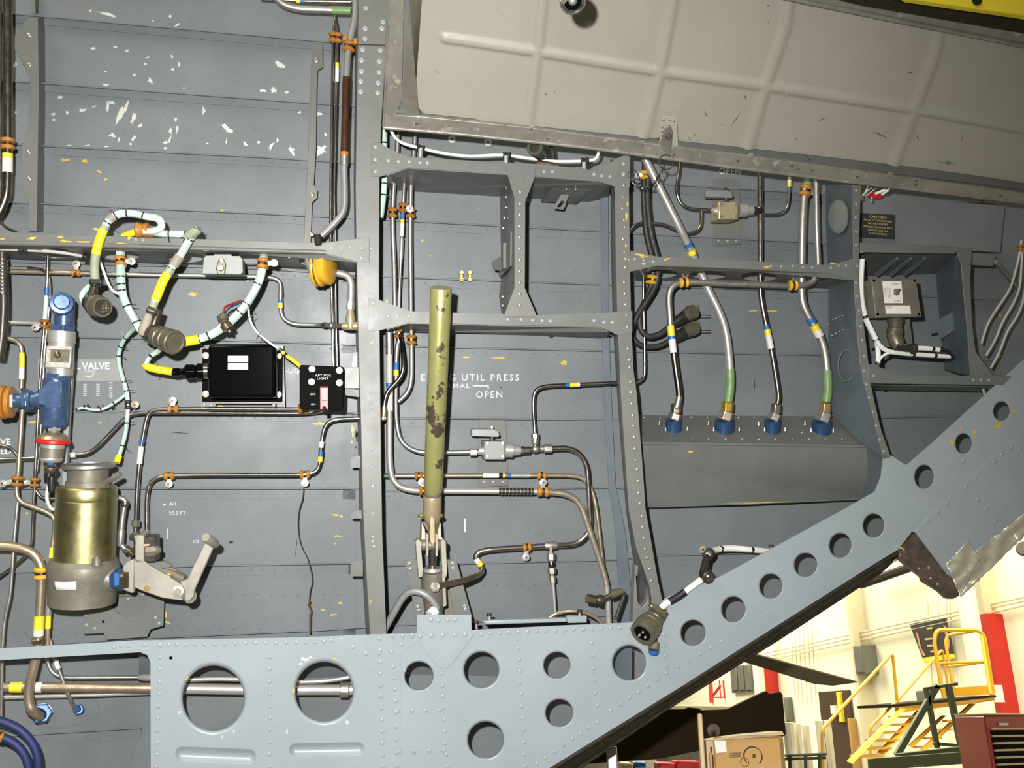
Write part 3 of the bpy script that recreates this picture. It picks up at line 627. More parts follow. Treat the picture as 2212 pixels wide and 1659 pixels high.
for (x, y, a, b, t) in beads:
    O('pressed_bead', rings([stad(x, y, a, b, t, 0), stad(x, y, a * .985, b * .9, t, .0012), stad(x, y, a * .95, b * .7, t, .006), stad(x, y, a * .90, b * .4, t, .011), stad(x, y, a * .87, b * .12, t, .013)], True), 'panel_paint', pn, angle=80)
# bump-up gusset above the panel edge, in front
O('gusset', plate([(900, 1328), (1018, 1328), (1019, 1362), (1020, 1376), (975, 1436), (960, 1446), (945, 1440), (901, 1384), (900, 1362)], -.003, .003), 'panel_paint', pn, bevel=.0008)
O('lap_plate', plate([(742, 1372), (900, 1368), (905, 1386), (866, 1406), (864, 1659), (796, 1659), (800, 1430), (728, 1394)], -.0015, .0015, ), 'panel_paint', pn) if True else None
R4 = [([(345, 1394), (420, 1392), (640, 1388), (700, 1386)], 21), ([(716, 1384), (778, 1379)], 20), ([(345, 1394), (343, 1500), (337, 1656)], 25), ([(583, 1420), (582, 1656)], 27),
      ([(1020, 1372), (1100, 1366), (1260, 1360), (1380, 1354)], 21), ([(1120, 1400), (1126, 1500), (1135, 1656)], 25), ([(1278, 1390), (1284, 1470), (1290, 1524)], 27),
      ([(1290, 1560), (1255, 1584), (1160, 1650)], 24), ([(1320, 1535), (1440, 1455), (1560, 1385)], 26), ([(1434, 1372), (1440, 1440)], 26), ([(954, 1406), (957, 1530), (966, 1656)], 25),
      ([(820, 1380), (822, 1480), (828, 1656)], 26), ([(850, 1440), (856, 1540), (858, 1656)], 26), ([(860, 1536), (950, 1535)], 30), ([(862, 1624), (958, 1621)], 30)]
for pts, sp in R4: rivets(pn, pts, -.0015 if pts[0][0] in (820, 850, 860, 862) else 0, 4.6, sp)
rivets(pn, [(848, 1374), (869, 1373), (890, 1373), (908, 1374), (933, 1374), (956, 1373), (983, 1372), (1005, 1372), (931, 1340), (947, 1341), (967, 1339), (983, 1339)], -.003, 5.2)
rivets(pn, [(245, 1397), (261, 1396), (278, 1395), (311, 1394)], 0, 4.5)
rivets(pn, [(868, 1392), (790, 1412), (762, 1398), (820, 1411), (846, 1409), (873, 1448)], -.0015, 5)
rivets(pn, [(1600, 1360), (1660, 1322), (1800, 1235), (1850, 1208), (1910, 1166), (1450, 1350), (1475, 1310)], 0, 3)
# second skin line of the tail section
O('lap_sheet', plate([(1977, 1150), (2008, 1112), (2212, 925), (2330, 830), (2330, 1020), (2212, 1128), (2075, 1258), (2046, 1238)], -.003, .003), 'panel_paint', pn, bevel=.0006)
rivets(pn, [(2184, 966), (2204, 969), (2165, 982), (2147, 998), (2106, 1035), (2087, 1051), (2046, 1088), (2026, 1106), (2004, 1125), (2112, 1078), (2130, 1100), (2150, 1124), (2081, 995)], -.003, 5)
chips(pn, [(2190, 887, 10, 4, .3), (2155, 920, 14, 6, -.5), (2105, 935, 5, 9, -.2), (2055, 955, 7, 4, .5), (2060, 1028, 3, 3, 0), (2075, 925, 5, 2, -.7)], 0, 'primer_yellow')
chips(pn, [(660, 1425, 10, 6, 0), (650, 1434, 6, 4, 0), (672, 1420, 5, 3, .5), (388, 1540, 5, 4, 0), (505, 1580, 4, 4, 0), (480, 1592, 3, 5, 0), (750, 1560, 5, 6, 0), (620, 1580, 3, 8, 0)], 0, 'chip_white', 'scuffs')
chips(pn, [(634, 1492, 3, 7, 0), (1290, 1540, .5, .5, 0), (500, 1434, 4, 2, 0), (722, 1423, 8, 2, .3), (404, 1465, 2, 8, .6)], 0, 'primer_yellow')
for (x, y) in ((369, 1421),): O('open_hole', disc(x, y, 0, 3.5, .0006), 'gloss_black', pn)
# edge strip (outer skin and seal) under the diagonal
es = T('edge_skin', (1560, 1440, .05), 'dark brown rubber-edged lower skin strip along the diagonal panel', 'skin edge')
A = [(1050, 1742), (1187, 1658), (1478, 1478), (1608, 1395), (1900, 1211), (1938, 1187)]
B = [(1110, 1772), (1262, 1656), (1444, 1533), (1560, 1460), (1682, 1384), (1902, 1240), (1941, 1204)]
mb = MB(); mb.slab(poly(A, .004) + [P(x, y, .10) for x, y in reversed(B)], N * .003); O('outer_sheet', mb, 'seal_dark', es, smooth=False)
O('seal_ridge', MB().tube([P(x - 1, y + 6, .004) for x, y in A[:-1]] + [P(1936, 1196, .004)], .007, 10), 'seal_dark', es)
O('seal_ridge', MB().tube([P(x, y - 6, .085) for x, y in B], .006, 10), 'seal_dark', es)
O('frayed_cord', MB().tube(smooth_path([(1938, 1180, -.002), (1952, 1186, 0), (1954, 1196, .03), (1944, 1206, .06), (1930, 1212, .08)], 8), .0035, 8), 'wood_light', es)
# burnt bracket and foil tape at the tail
bt = T('tail_bracket', (2000, 1230, .03), 'scorched brown sheet-metal bracket hanging behind the foil-taped corner', 'bracket')
O('bracket_plate', plate([(1941, 1190), (1975, 1152), (1983, 1160), (2042, 1236), (2075, 1258), (2078, 1284), (2060, 1294), (2045, 1294), (2030, 1280), (1995, 1258), (1993, 1250), (1941, 1208)], .02, .02), 'burnt_metal', bt, bevel=.002)
O('fold', plate([(1944, 1193), (1985, 1212), (2040, 1268), (2034, 1276), (1990, 1246), (1942, 1206)], .008, .012), 'burnt_metal', bt, bevel=.002)
rivets(bt, [(1985, 1228), (2006, 1226), (2010, 1250), (2025, 1262)], .008, 3, m='rivet_paint')
ft = T('foil_tape', (2120, 1210), 'crumpled silver foil tape wrapped around the tail corner', 'tape')
def foil(name, pts, n=26):
    # dense wrinkled sheet clipped to a quad
    a, b, c, e = pts; mb = MB(); vs = []; fs = []; r2 = random.Random(3)
    for j in range(n + 1):
        for i in range(n + 1):
            s, t = i / n, j / n; x = (a[0] * (1 - s) + b[0] * s) * (1 - t) + (e[0] * (1 - s) + c[0] * s) * t; y = (a[1] * (1 - s) + b[1] * s) * (1 - t) + (e[1] * (1 - s) + c[1] * s) * t
            wv = sin(x * .16 + y * .11 + 2 * sin(y * .05)) * .0022 + sin(x * .07 - y * .23 + sin(x * .09)) * .002 + r2.uniform(-.0004, .0004)
            edge = 0 if 0 < i < n and 0 < j < n else 1
            vs.append(P(x + (r2.uniform(-1.5, 1.5) if edge else 0), y + (r2.uniform(-1.5, 1.5) if edge else 0), -.008 + wv))
    for j in range(n):
        for i in range(n): q = j * (n + 1) + i; fs.append((q, q + 1, q + n + 2, q + n + 1))
    mb.add(vs, fs); o = O(name, mb, 'foil_tape', ft, angle=25); m = o.modifiers.new('thick', 'SOLIDIFY'); m.thickness = .001; return o
foil('tape_sheet', [(2044, 1218), (2092, 1166), (2116, 1206), (2074, 1288)])
foil('tape_sheet', [(2108, 1190), (2183, 1132), (2216, 1156), (2076, 1290)])
foil('tape_sheet', [(2176, 1140), (2260, 1060), (2290, 1090), (2200, 1170)], 14)
# ================================================================ pipes of the left bay
p = pipe('thick_tube', [(17, -40), (17, 300), (16, 390), (14, 425), (-6, 470), (-40, 480)], 9.5, 'dark_steel', 'thick dark steel tube running down the left edge of the photo', d=.08)
O('cushion_ring', MB().lathe(P(17, 303, .08), V, [(-.006, .0118), (-.004, .0165), (.004, .0165), (.006, .0118)], 16), 'orange_rubber', p.root)
O('cushion_ring', MB().lathe(P(17, 318, .08), V, [(-.006, .0118), (-.004, .0165), (.004, .0165), (.006, .0118)], 16), 'orange_rubber', p.root)
band(p, (17, 329), (17, 340), 'yellow_tape'); band(p, (17, 344), (17, 376), 'white_tape')
p = pipe('thin_tube', [(1, -40), (1, 300), (0, 480), (14, 492), (34, 498)], 2.5, 'dark_steel', 'thin steel tube behind the thick tube at the left edge', d=.2)
p = pipe('steel_tube', [(580, -25), (606, 8), (640, 19), (718, 22), (757, 23)], 8, 'matt_steel', 'bent steel tube with green tape at the top of the left bay', d=.12)
band(p, (718, 22), (752, 23), 'green_tape')
p = pipe('steel_tube', [(560, -6), (640, 2), (758, 4)], 5, 'steel', 'straight thin steel tube crossing the very top of the left bay', d=.14)
band(p, (638, 1), (645, 2), 'yellow_tape'); band(p, (646, 1), (654, 2), 'blue_tape')
p = pipe('steel_tube', [(725, 33), (720, 60), (719, 100), (716, 300), (714, 420), (714, 577), (718, 690), (720, 800)], 3.1, 'steel', 'left one of the twin long steel tubes beside the broad frame', d=.2, group=None)
clamp(p, 720, 82, None, w=11, k=7)
p = pipe('steel_tube', [(723, 33), (731, 73), (729, 100), (728, 177), (722, 420), (724, 500), (726, 700), (729, 800)], 3.1, 'steel', 'right one of the twin long steel tubes, with a yellow and white band', d=.2)
clamp(p, 731, 80, None, w=11, k=6); band(p, (729, 137), (729, 146), 'yellow_tape', k=1.4); band(p, (729, 148), (728, 180), 'white_tape', k=1.4)
clamp(p, 725, 568, None, w=9, k=6)
p = pipe('drain_tube', [(768, -40), (768, 38), (753, 100), (749, 150), (744, 330), (743, 370), (745, 420), (744, 455), (728, 478), (688, 516)], 7.5, 'grey_tube', 'grey drain tube with a dark brown sleeve left of the broad frame', d=.12)
band(p, (745, 168), (744, 330), 'brown_sleeve', 'sleeve', k=1.15)
band(p, (744, 328), (744, 334), 'orange_rubber', 'sleeve_end', k=1.25)
band(p, (744, 336), (743, 356), 'matt_steel', 'union', k=1.25)
cl = clamp(p, 754, 96, None, w=11, k=7)
O('clamp_tab', pbox(764, 82, 775, 94, .1, .11), 'orange_rubber', cl, bevel=.001)
O('clamp_tab', pbox(741, 76, 750, 86, .1, .11), 'orange_rubber', cl, bevel=.001)
O('tube_end_fitting', turn((686, 508, .0), (688, 530, -.004), [(0, 7), (.3, 8), (.8, 8), (1, 6)], 14), 'seal_dark', p.root)
# big yellow cushioned clamp
yc = T('pipe_clamp', (700, 575, .02), 'large bright yellow cushioned clamp hanging from the left grey beam', 'clamp')
def loop(cx, cy, d, ry, off, r, m, name, sq=1.0):
    cen = P(cx, cy, d); s = pxs(cx, cy, d); e1 = V; ax = (U * .93 + N * -.36).normalized(); e2 = ax.cross(e1).normalized()
    path = [cen + ax * (off * s) + e1 * (ry * s * sin(t)) + e2 * (ry * .8 * s * cos(t)) for t in [2 * pi * k / 40 for k in range(41)]]
    return O(name, MB().tube(path, r * s, 10, False), m, yc)
loop(697, 574, .06, 41, -13, 4.6, 'yellow_rubber', 'cushion'); loop(697, 574, .06, 41, -3.5, 4.6, 'yellow_rubber', 'cushion'); loop(697, 574, .06, 42, -8, 3, 'bronze', 'metal_band')
O('cushion_face', MB().lathe(P(697, 574, .06) + U * .0 , (U * .93 + N * -.36), [(-.01, .044), (.004, .051), (.020, .051), (.024, .044)], 30), 'yellow_rubber', yc)
p = pipe('elbow_tube', [(660, 540, .2), (664, 565, .2), (676, 590, .15), (710, 589, .1), (732, 589, .1), (757, 598, .1), (759, 625, .1), (757, 660, .1)], 8, 'white_metal', 'grey elbow tube leaving the yellow clamp into a white nut and tee', d=.1)
nut(p, 757, 655, 20, 9, 'white_metal'); clamp(p, 722, 588, None, w=3, k=3)
O('tee_fitting', turn((757, 664, .1), (757, 712, .1), [(0, 7), (.3, 9), (.5, 11), (.9, 11), (1, 9)], 16), 'strut_cream', p.root)
O('tee_arm', turn((738, 705, .1), (778, 704, .1), [(0, 6), (.3, 9), (1, 10)], 16), 'strut_cream', p.root)
p = pipe('hydraulic_tube', [(20, 586), (150, 589), (280, 593), (560, 598), (587, 599), (604, 606), (607, 622), (605, 662), (610, 688), (632, 701), (691, 702), (740, 704, .12)], 4.8, 'matt_steel', 'long hydraulic tube crossing the left bay and stepping down to the tee', d=.22, fr=20)
band(p, (22, 586), (185, 590), 'tan_steel', k=1.02); band(p, (606, 628), (606, 645), 'tan_steel', k=1.15); band(p, (606, 646), (606, 654), 'blue_tape', k=1.2); band(p, (605, 656), (605, 664), 'yellow_tape', k=1.2)
clamp(p, 165, 589, (1, -18), k=4); nut(p, 700, 703, 14, 6.5, 'dark_steel'); nut(p, 716, 703, 12, 8, 'matt_steel'); clamp(p, 568, 599, None, w=8, k=5)
p = pipe('vertical_tube', [(104, 538), (101, 630), (97, 690), (91, 755), (86, 830), (82, 900), (77, 1000), (72, 1100), (69, 1188), (40, 1215), (-15, 1256)], 3.4, 'steel', 'left one of the paired vertical tubes behind the blue valve', d=.2)
band(p, (100, 625), (99, 636), 'blue_tape', k=1.5); band(p, (99, 638), (97, 690), 'white_tape', k=1.4); clamp(p, 96, 700, (-16, 8), w=9, k=7); clamp(p, 75, 1040, (-20, 0), w=10, k=8)
p = pipe('vertical_tube', [(60, 579), (88, 581), (106, 592), (109, 625), (105, 680), (98, 740), (93, 820), (90, 900), (85, 980), (80, 1020)], 3.2, 'steel', 'right one of the paired vertical tubes behind the blue valve', d=.21)
clamp(p, 102, 703, None, w=9, k=6)
p = pipe('thin_tube', [(-20, 578), (70, 580)], 4, 'matt_steel', 'short beige-grey tube at the left edge above the brown tube', d=.23)
p = pipe('thin_tube', [(-20, 696), (40, 697), (84, 698)], 4, 'white_metal', 'short pale tube reaching the left edge beside the valve top', d=.21)
p = pipe('brown_tube', [(-20, 728), (25, 731), (44, 742), (48, 765), (47, 800), (46, 838)], 5, 'tan_steel', 'bent brown tube with yellow band left of the valve', d=.14)
band(p, (48, 762), (48, 792), 'yellow_tape'); band(p, (47, 794), (47, 822), 'white_tape')
p = pipe('brown_tube', [(48, 885), (43, 957), (39, 1028), (34, 1062), (42, 1084), (70, 1094), (106, 1107), (120, 1122), (116, 1160), (111, 1205)], 5, 'tan_steel', 'brown tube running from beneath the blue valve to the gold canister', d=.12)
clamp(p, 37, 1042, (-26, 4), w=11, k=9); band(p, (112, 1190), (111, 1204), 'yellow_tape')
p = pipe('thin_tube', [(38, 1084), (30, 1175), (26, 1240), (22, 1290), (10, 1335), (5, 1400), (2, 1570)], 3.6, 'matt_steel', 'slender steel tube descending along the lower left edge', d=.16)
p = pipe('thin_tube', [(-20, 962), (12, 963), (30, 972), (40, 990)], 3.4, 'steel', 'short curved steel tube beside the stencilled word closed', d=.2)
p = pipe('long_tube', [(-20, 994), (71, 990), (152, 983), (187, 982), (210, 967), (270, 903), (292, 892), (420, 892), (655, 893), (690, 890), (712, 880, .15)], 4.6, 'steel', 'lower of the two long horizontal tubes with a diagonal dip at left', d=.21, fr=22)
band(p, (143, 984), (166, 983), 'white_tape', k=1.25)
p = pipe('long_tube', [(293, 1156), (296, 1058), (304, 970), (311, 932), (316, 905), (324, 888), (345, 884), (450, 883), (655, 884), (700, 884)], 4.8, 'steel', 'upper long tube turning down to the small grey valve', d=.19, fr=22)
band(p, (310, 950), (308, 959), 'blue_tape', k=1.3); band(p, (307, 962), (302, 1004), 'white_tape', k=1.25)
clamp(p, 372, 887, (0, -17), w=12, k=5); clamp(p, 657, 888, None, w=11, k=8); nut(p, 293, 1133, 14, 9.5, 'cast_grey')
p = pipe('long_tube', [(317, 1168), (317, 1071), (324, 1040), (348, 1028), (450, 1026), (655, 1026), (683, 1021), (692, 1000), (694, 960), (700, 922), (718, 906), (790, 903)], 4.6, 'steel', 'middle stepped tube with two orange clamps below the black box', d=.2, fr=24)
clamp(p, 367, 1027, (0, 16), w=11, k=5); clamp(p, 657, 1026, (0, 17), w=11, k=5)
band(p, (693, 955), (692, 966), 'white_tape', k=1.2); band(p, (692, 975), (692, 984), 'blue_tape', k=1.25); band(p, (691, 986), (690, 996), 'yellow_tape', k=1.2)
p = pipe('elbow_tube', [(240, 1075), (262, 1075), (272, 1082), (268, 1096), (263, 1134), (260, 1172), (266, 1183), (282, 1192)], 6, 'matt_steel', 'short elbow tube linking the gold canister to the small valve', d=.12, fr=10)
nut(p, 270, 1090, 12, 7.5, 'bronze', n=12); nut(p, 261, 1160, 34, 7.5, 'matt_steel', n=12); nut(p, 274, 1188, 8, 10, 'bronze')
p = pipe('elbow_tube', [(78, 1060), (88, 1075), (110, 1078), (128, 1077)], 3.6, 'steel', 'short curved tube disappearing behind the gold canister', d=.18)
p = pipe('fuel_tube', [(-30, 1178), (30, 1180), (68, 1190), (88, 1215), (90, 1240), (87, 1303), (82, 1400), (74, 1440), (62, 1481), (61, 1518), (72, 1538), (86, 1548, .16)], 10, 'tan_steel', 'thick beige tube bending down to the large blue fitting', d=.1, fr=40)
c_ = clamp(p, 89, 1240, None, 'yellow_rubber', w=13, k=6); nut(p, 84, 1380, 10, 15, 'bronze'); band(p, (86, 1330), (85, 1352), 'yellow_tape', k=1.1); band(p, (85, 1354), (84, 1372), 'white_tape', k=1.1)
O('black_boot', turn((66, 1536, .13), (90, 1546, .2), [(0, 10), (.5, 13), (1, 13)], 14), 'black_rubber', p.root)
O('blue_nut', turn((86, 1542, .24), (90, 1541, .19), [(0, 20), (.3, 21), (.9, 21), (1, 19)], 6), 'bright_blue', p.root, smooth=False, bevel=.001)
O('white_washer', disc(91, 1541, .285, 23, .004, 24), 'white_metal', p.root)
p = pipe('drain_tube', [(104, 1250), (105, 1303), (103, 1375), (103, 1400)], 5, 'copper_tube', 'copper-toned tube beside the thick beige tube', d=.15)
band(p, (104, 1290), (104, 1325), 'grey_tube', 'sleeve', k=1.4); band(p, (104, 1328), (103, 1358), 'yellow_tape', k=1.2); nut(p, 104, 1255, 10, 7, 'bronze')
p = pipe('drain_tube', [(108, 1380), (117, 1420), (138, 1475), (150, 1509), (164, 1534, .24)], 4.2, 'matt_steel', 'slim tube running under the beam to the small blue fitting', d=.18)
band(p, (119, 1425), (127, 1443), 'white_tape', k=1.3)
O('blue_nut', turn((170, 1533, .285), (170, 1533, .25), [(0, 12), (.4, 12), (1, 9)], 6), 'bright_blue', p.root, smooth=False, bevel=.001)
O('blue_nut', turn((162, 1531, .24), (174, 1534, .27), [(0, 7), (.5, 9), (1, 9)], 10), 'bright_blue', p.root)
p = pipe('thin_tube', [(100, 1400), (102, 1430), (112, 1453), (135, 1464), (172, 1464), (300, 1463), (330, 1463)], 4, 'matt_steel', 'thin tube with a grey boot behind the left opening of the panel', d=.2)
O('boot', turn((298, 1463, .2), (332, 1463, .2), [(0, 5), (.3, 8), (1, 9)], 12), 'grey_tube', p.root)
p = pipe('large_tube', [(-30, 1484), (330, 1486), (560, 1490), (770, 1490), (830, 1492)], 10.5, 'tan_steel', 'thick horizontal tube seen through both large lightening holes', d=.18)
band(p, (24, 1484), (50, 1484), 'yellow_tape', k=1.08); band(p, (70, 1484), (94, 1485), 'white_tape', k=1.08); band(p, (400, 1488), (768, 1490), 'white_metal', 'polished_section', k=1.12); nut(p, 545, 1490, 22, 17, 'matt_steel', n=16); nut(p, 745, 1492, 20, 17, 'matt_steel', n=16)
p = pipe('thin_tube', [(390, 1470), (460, 1466), (540, 1468), (650, 1474), (720, 1470), (790, 1455)], 4.5, 'white_metal', 'thin bent tube above the thick one inside the large holes', d=.15)
p = pipe('thin_tube', [(-30, 1508), (184, 1502), (335, 1496)], 4.5, 'white_metal', 'pale tube just below the thick horizontal tube', d=.22)
p = pipe('rubber_hose', [(-40, 1552), (0, 1556), (40, 1572), (70, 1602), (84, 1640), (80, 1700)], 9, 'blue_hose', 'upper of the two dark blue hoses in the bottom left corner', 'hose', d=.06)
p = pipe('rubber_hose', [(-40, 1585), (0, 1590), (36, 1606), (60, 1640), (66, 1700)], 9, 'blue_hose', 'lower of the two dark blue hoses in the bottom left corner', 'hose', d=.07)
clamp(p, 2, 1590, None, w=8, k=3)
# ================================================================ middle bay
p = pipe('steel_tube', [(861, 240), (859, 300), (857, 345), (852, 385), (848, 442), (848, 500), (851, 560), (853, 690), (852, 720)], 5.3, 'matt_steel', 'leftmost of the three tubes in the window bay, with an orange clamp', d=.2)
clamp(p, 848, 458, None, w=11, k=6)
p = pipe('steel_tube', [(874, 380), (870, 457), (866, 560), (862, 640), (861, 700), (862, 740)], 3.7, 'matt_steel', 'middle tube of the three in the window bay, with blue and white bands', d=.19)
clamp(p, 871, 448, (12, 2), w=10, k=7); band(p, (871, 460), (870, 470), 'blue_tape', k=1.2); band(p, (870, 471), (869, 479), 'yellow_tape', k=1.2); band(p, (869, 481), (868, 512), 'white_tape', k=1.3); band(p, (868, 514), (865, 562), 'white_metal', k=1.2)
clamp(p, 862, 722, None, w=11, k=6)
p = pipe('steel_tube', [(900, 240), (897, 290), (893, 340), (888, 388), (886, 500), (888, 690), (889, 760), (889, 825), (880, 850), (860, 868)], 5.5, 'matt_steel', 'rightmost of the three tubes, bending left below the lower beam', d=.21)
clamp(p, 886, 459, None, w=11, k=6); clamp(p, 889, 734, None, w=11, k=6)
p = pipe('large_tube', [(840, 700), (841, 765), (841, 1000), (848, 1042), (880, 1060), (1077, 1061), (1185, 1062), (1230, 1068), (1254, 1088), (1269, 1133), (1295, 1208), (1312, 1264), (1315, 1345)], 7, 'white_metal', 'large tube running down, across under the strut and down to the panel', d=.18, fr=34)
band(p, (841, 765), (841, 827), 'grey_wire', k=1.02); band(p, (841, 828), (841, 838), 'blue_tape', k=1.06); band(p, (841, 842), (841, 886), 'white_tape', k=1.1); band(p, (841, 700), (841, 764), 'matt_steel', k=1.1)
band(p, (1172, 1062), (1312, 1264), 'tan_steel', 'tan_section', k=1.02)
band(p, (1079, 1061), (1152, 1061), 'dark_steel', 'wire_wrap', k=1.1)
for k in range(9):
    O('wrap_turn', MB().lathe(P(1083 + k * 8, 1061, .18), U, [(-.002, p.r * 1.05), (-.001, p.r * 1.24), (.001, p.r * 1.24), (.002, p.r * 1.05)], 14), 'matt_steel', p.root)
clamp(p, 909, 1061, (-3, -18), w=9, k=5); clamp(p, 1175, 1062, (0, -19), w=13, k=5)
p = pipe('steel_tube', [(861, 735), (856, 760), (855, 878), (857, 925), (868, 958), (898, 976), (930, 978), (1040, 976)], 5.2, 'matt_steel', 'tube curving beneath the strut into the shutoff valve', d=.2, fr=34)
band(p, (856, 788), (856, 798), 'blue_tape', k=1.15); band(p, (856, 800), (856, 812), 'yellow_tape', k=1.15); nut(p, 1020, 976, 16, 9.5, 'white_metal'); nut(p, 1034, 976, 8, 7, 'steel', n=12)
p = pipe('flexible_tube', [(864, 722, .19), (868, 745, .12), (872, 790, .1), (868, 812, .1), (852, 830, .1), (836, 846, .1), (830, 870, .1), (829, 890, .1)], 4.5, 'dark_steel', 'brownish flexible tube crossing in front of the grey tubes', d=.1)
O('elbow_fitting', turn((830, 878, .1), (828, 906, .1), [(0, 5), (.4, 6), (1, 6)], 12), 'tan_steel', p.root)
O('elbow_fitting', turn((816, 904, .1), (834, 903, .1), [(0, 6), (.6, 6), (1, 5)], 12), 'tan_steel', p.root)
p = pipe('tan_tube', [(815, 1028), (851, 1028), (1060, 1027), (1235, 1027), (1262, 1033), (1280, 1060), (1288, 1096), (1299, 1189), (1305, 1250)], 4.6, 'tan_steel', 'slim tan tube with blue and white bands below the shutoff valve', d=.2)
band(p, (818, 1028), (851, 1028), 'dull_green', k=1.05); band(p, (1047, 1027), (1078, 1027), 'white_tape', k=1.15); band(p, (1079, 1027), (1082, 1027), 'black_plastic', k=1.15); band(p, (1084, 1027), (1092, 1027), 'yellow_tape', k=1.15); band(p, (1093, 1027), (1103, 1027), 'blue_tape', k=1.15); band(p, (1104, 1027), (1144, 1027), 'white_metal', k=1.12)
clamp(p, 906, 1028, None, w=9, k=5); clamp(p, 1170, 1027, None, w=10, k=5)
# shutoff valves
def shutoff(at, dx, dy, label, d=.17, k=1.0, m='pale_grey', right=1.0):
    X = lambda x: at[0] + (x - 1069) * k + dx; Y = lambda y: at[1] + (y - 974) * k + dy
    r = T('shutoff_valve', (at[0], at[1], d), label, 'valve')
    O('mount_plate', plate([(X(1034), Y(903)), (X(1038), Y(900)), (X(1088), Y(900)), (X(1093), Y(905)), (X(1098), Y(1050)), (X(1034), Y(1052))], .285, .004), 'grey_paint', r, bevel=.001)
    O('body', pbox(X(1046), Y(953), X(1091), Y(993), d - .018, d + .05), m, r, bevel=.003)
    for (a, b) in ((1052, 957), (1085, 957), (1052, 985), (1085, 985)): screw(r, X(a), Y(b), d - .018, 4.5 * k, .004, 'matt_steel')
    O('outlet_cone', turn((X(1090), Y(972), d), (X(1124), Y(973), d), [(0, 16 * k), (.5, 16 * k), (.55, 12 * k), (1, 10 * k)], 18), 'white_metal', r)
    O('inlet_cone', turn((X(1034), Y(974), d), (X(1047), Y(974), d), [(0, 8 * k), (1, 11 * k)], 14), 'white_metal', r)
    O('outlet_nut', turn((X(1120), Y(973), d), (X(1144), Y(972), d), [(0, 9 * k), (.45, 9 * k), (.5, 8 * k), (1, 8 * k)], 6), 'dark_steel', r, smooth=False, bevel=.0006)
    O('stem', turn((X(1063), Y(955), d), (X(1063), Y(940), d), [(0, 4 * k), (1, 4 * k)], 10), 'steel', r)
    h = O('handle', plate([(X(1018), Y(929)), (X(1021), Y(926)), (X(1066), Y(926)), (X(1076), Y(930)), (X(1080), Y(940)), (X(1078), Y(944)), (X(1018), Y(942))], d - .012, .022), 'grey_tube', r, bevel=.003)
    O('knob', turn((X(1063), Y(928), d), (X(1062), Y(920), d), [(0, 4 * k), (1, 3 * k)], 6), 'bronze', h)
    for (a) in (1046, 1066, 1086): rivets(r, [(X(a), Y(1041))], .285, 3 * k)
    return r
shutoff((1069, 974), 0, 0, 'white shutoff valve with lever in the middle bay below the stencilled word open')
p = pipe('steel_tube', [(1144, 971), (1170, 969), (1196, 969), (1225, 967), (1252, 978), (1268, 1005), (1270, 1034), (1274, 1100), (1276, 1130), (1268, 1158), (1243, 1177), (1190, 1178), (1138, 1182), (1056, 1187), (1032, 1193), (1026, 1206), (1040, 1222), (1043, 1234), (1030, 1244, .09), (996, 1256, .03), (946, 1265, -.005)], 6, 'steel', 'steel tube looping from the shutoff valve down and back to the strut', d=.19, fr=26)
band(p, (1058, 1187), (940, 1266), 'bronze', 'aged_section', k=1.03); nut(p, 1158, 970, 12, 8, 'matt_steel', n=12); nut(p, 1184, 969, 18, 10, 'matt_steel'); nut(p, 1172, 969, 8, 7, 'matt_steel', n=12)
clamp(p, 1141, 1182, (-2, 20), w=9, k=4); nut(p, 1190, 1178, 26, 8, 'matt_steel', n=12)
for (a, b) in ((1027, 1208), (1033, 1216)): band(p, (a, b), (a + 5, b + 6), 'yellow_tape' if a > 1030 else 'white_tape', k=1.1)
p = pipe('branch_tube', [(1156, 968), (1156, 938), (1151, 875), (1154, 845), (1172, 834), (1222, 832), (1340, 827)], 4.4, 'steel', 'branch tube rising from the tee and turning right to the curved frame', d=.19)
nut(p, 1157, 955, 14, 8, 'matt_steel', n=12); nut(p, 1157, 943, 12, 9, 'matt_steel'); band(p, (1223, 832), (1233, 832), 'blue_tape', k=1.2); band(p, (1234, 832), (1244, 831), 'yellow_tape', k=1.2); band(p, (1245, 831), (1249, 831), 'white_tape', k=1.2)
p = pipe('branch_tube', [(1190, 1180), (1190, 1200), (1192, 1240), (1195, 1262), (1200, 1335)], 3.6, 'white_metal', 'thin branch tube with stacked nuts hanging from the lower tee', d=.17)
nut(p, 1191, 1203, 16, 9.5, 'matt_steel'); nut(p, 1191, 1219, 14, 7, 'dark_steel', n=12); nut(p, 1192, 1230, 14, 9.5, 'matt_steel'); nut(p, 1194, 1252, 14, 7.5, 'matt_steel')
p = pipe('hydraulic_tube', [(820, 1380, .08), (836, 1350, .08), (872, 1285, .06), (892, 1276, .05), (915, 1280, .04), (938, 1300, .04), (950, 1330, .04), (952, 1350, .06)], 8, 'grey_tube', 'arched grey tube passing into the panel gusset left of the strut', d=.06)
band(p, (945, 1312), (951, 1340), 'dull_green', k=1.08)
O('white_plug', turn((930, 1330, .02), (940, 1318, .03), [(0, 13), (1, 11)], 16), 'white_wire', p.root)
p = pipe('bonding_tube', [(1186, 1335, .1), (1200, 1325, .1), (1230, 1319, .08), (1262, 1321, .08), (1290, 1335, .08), (1300, 1348, .08)], 4, 'tan_steel', 'short tan arched tube just above the panel edge', d=.08)
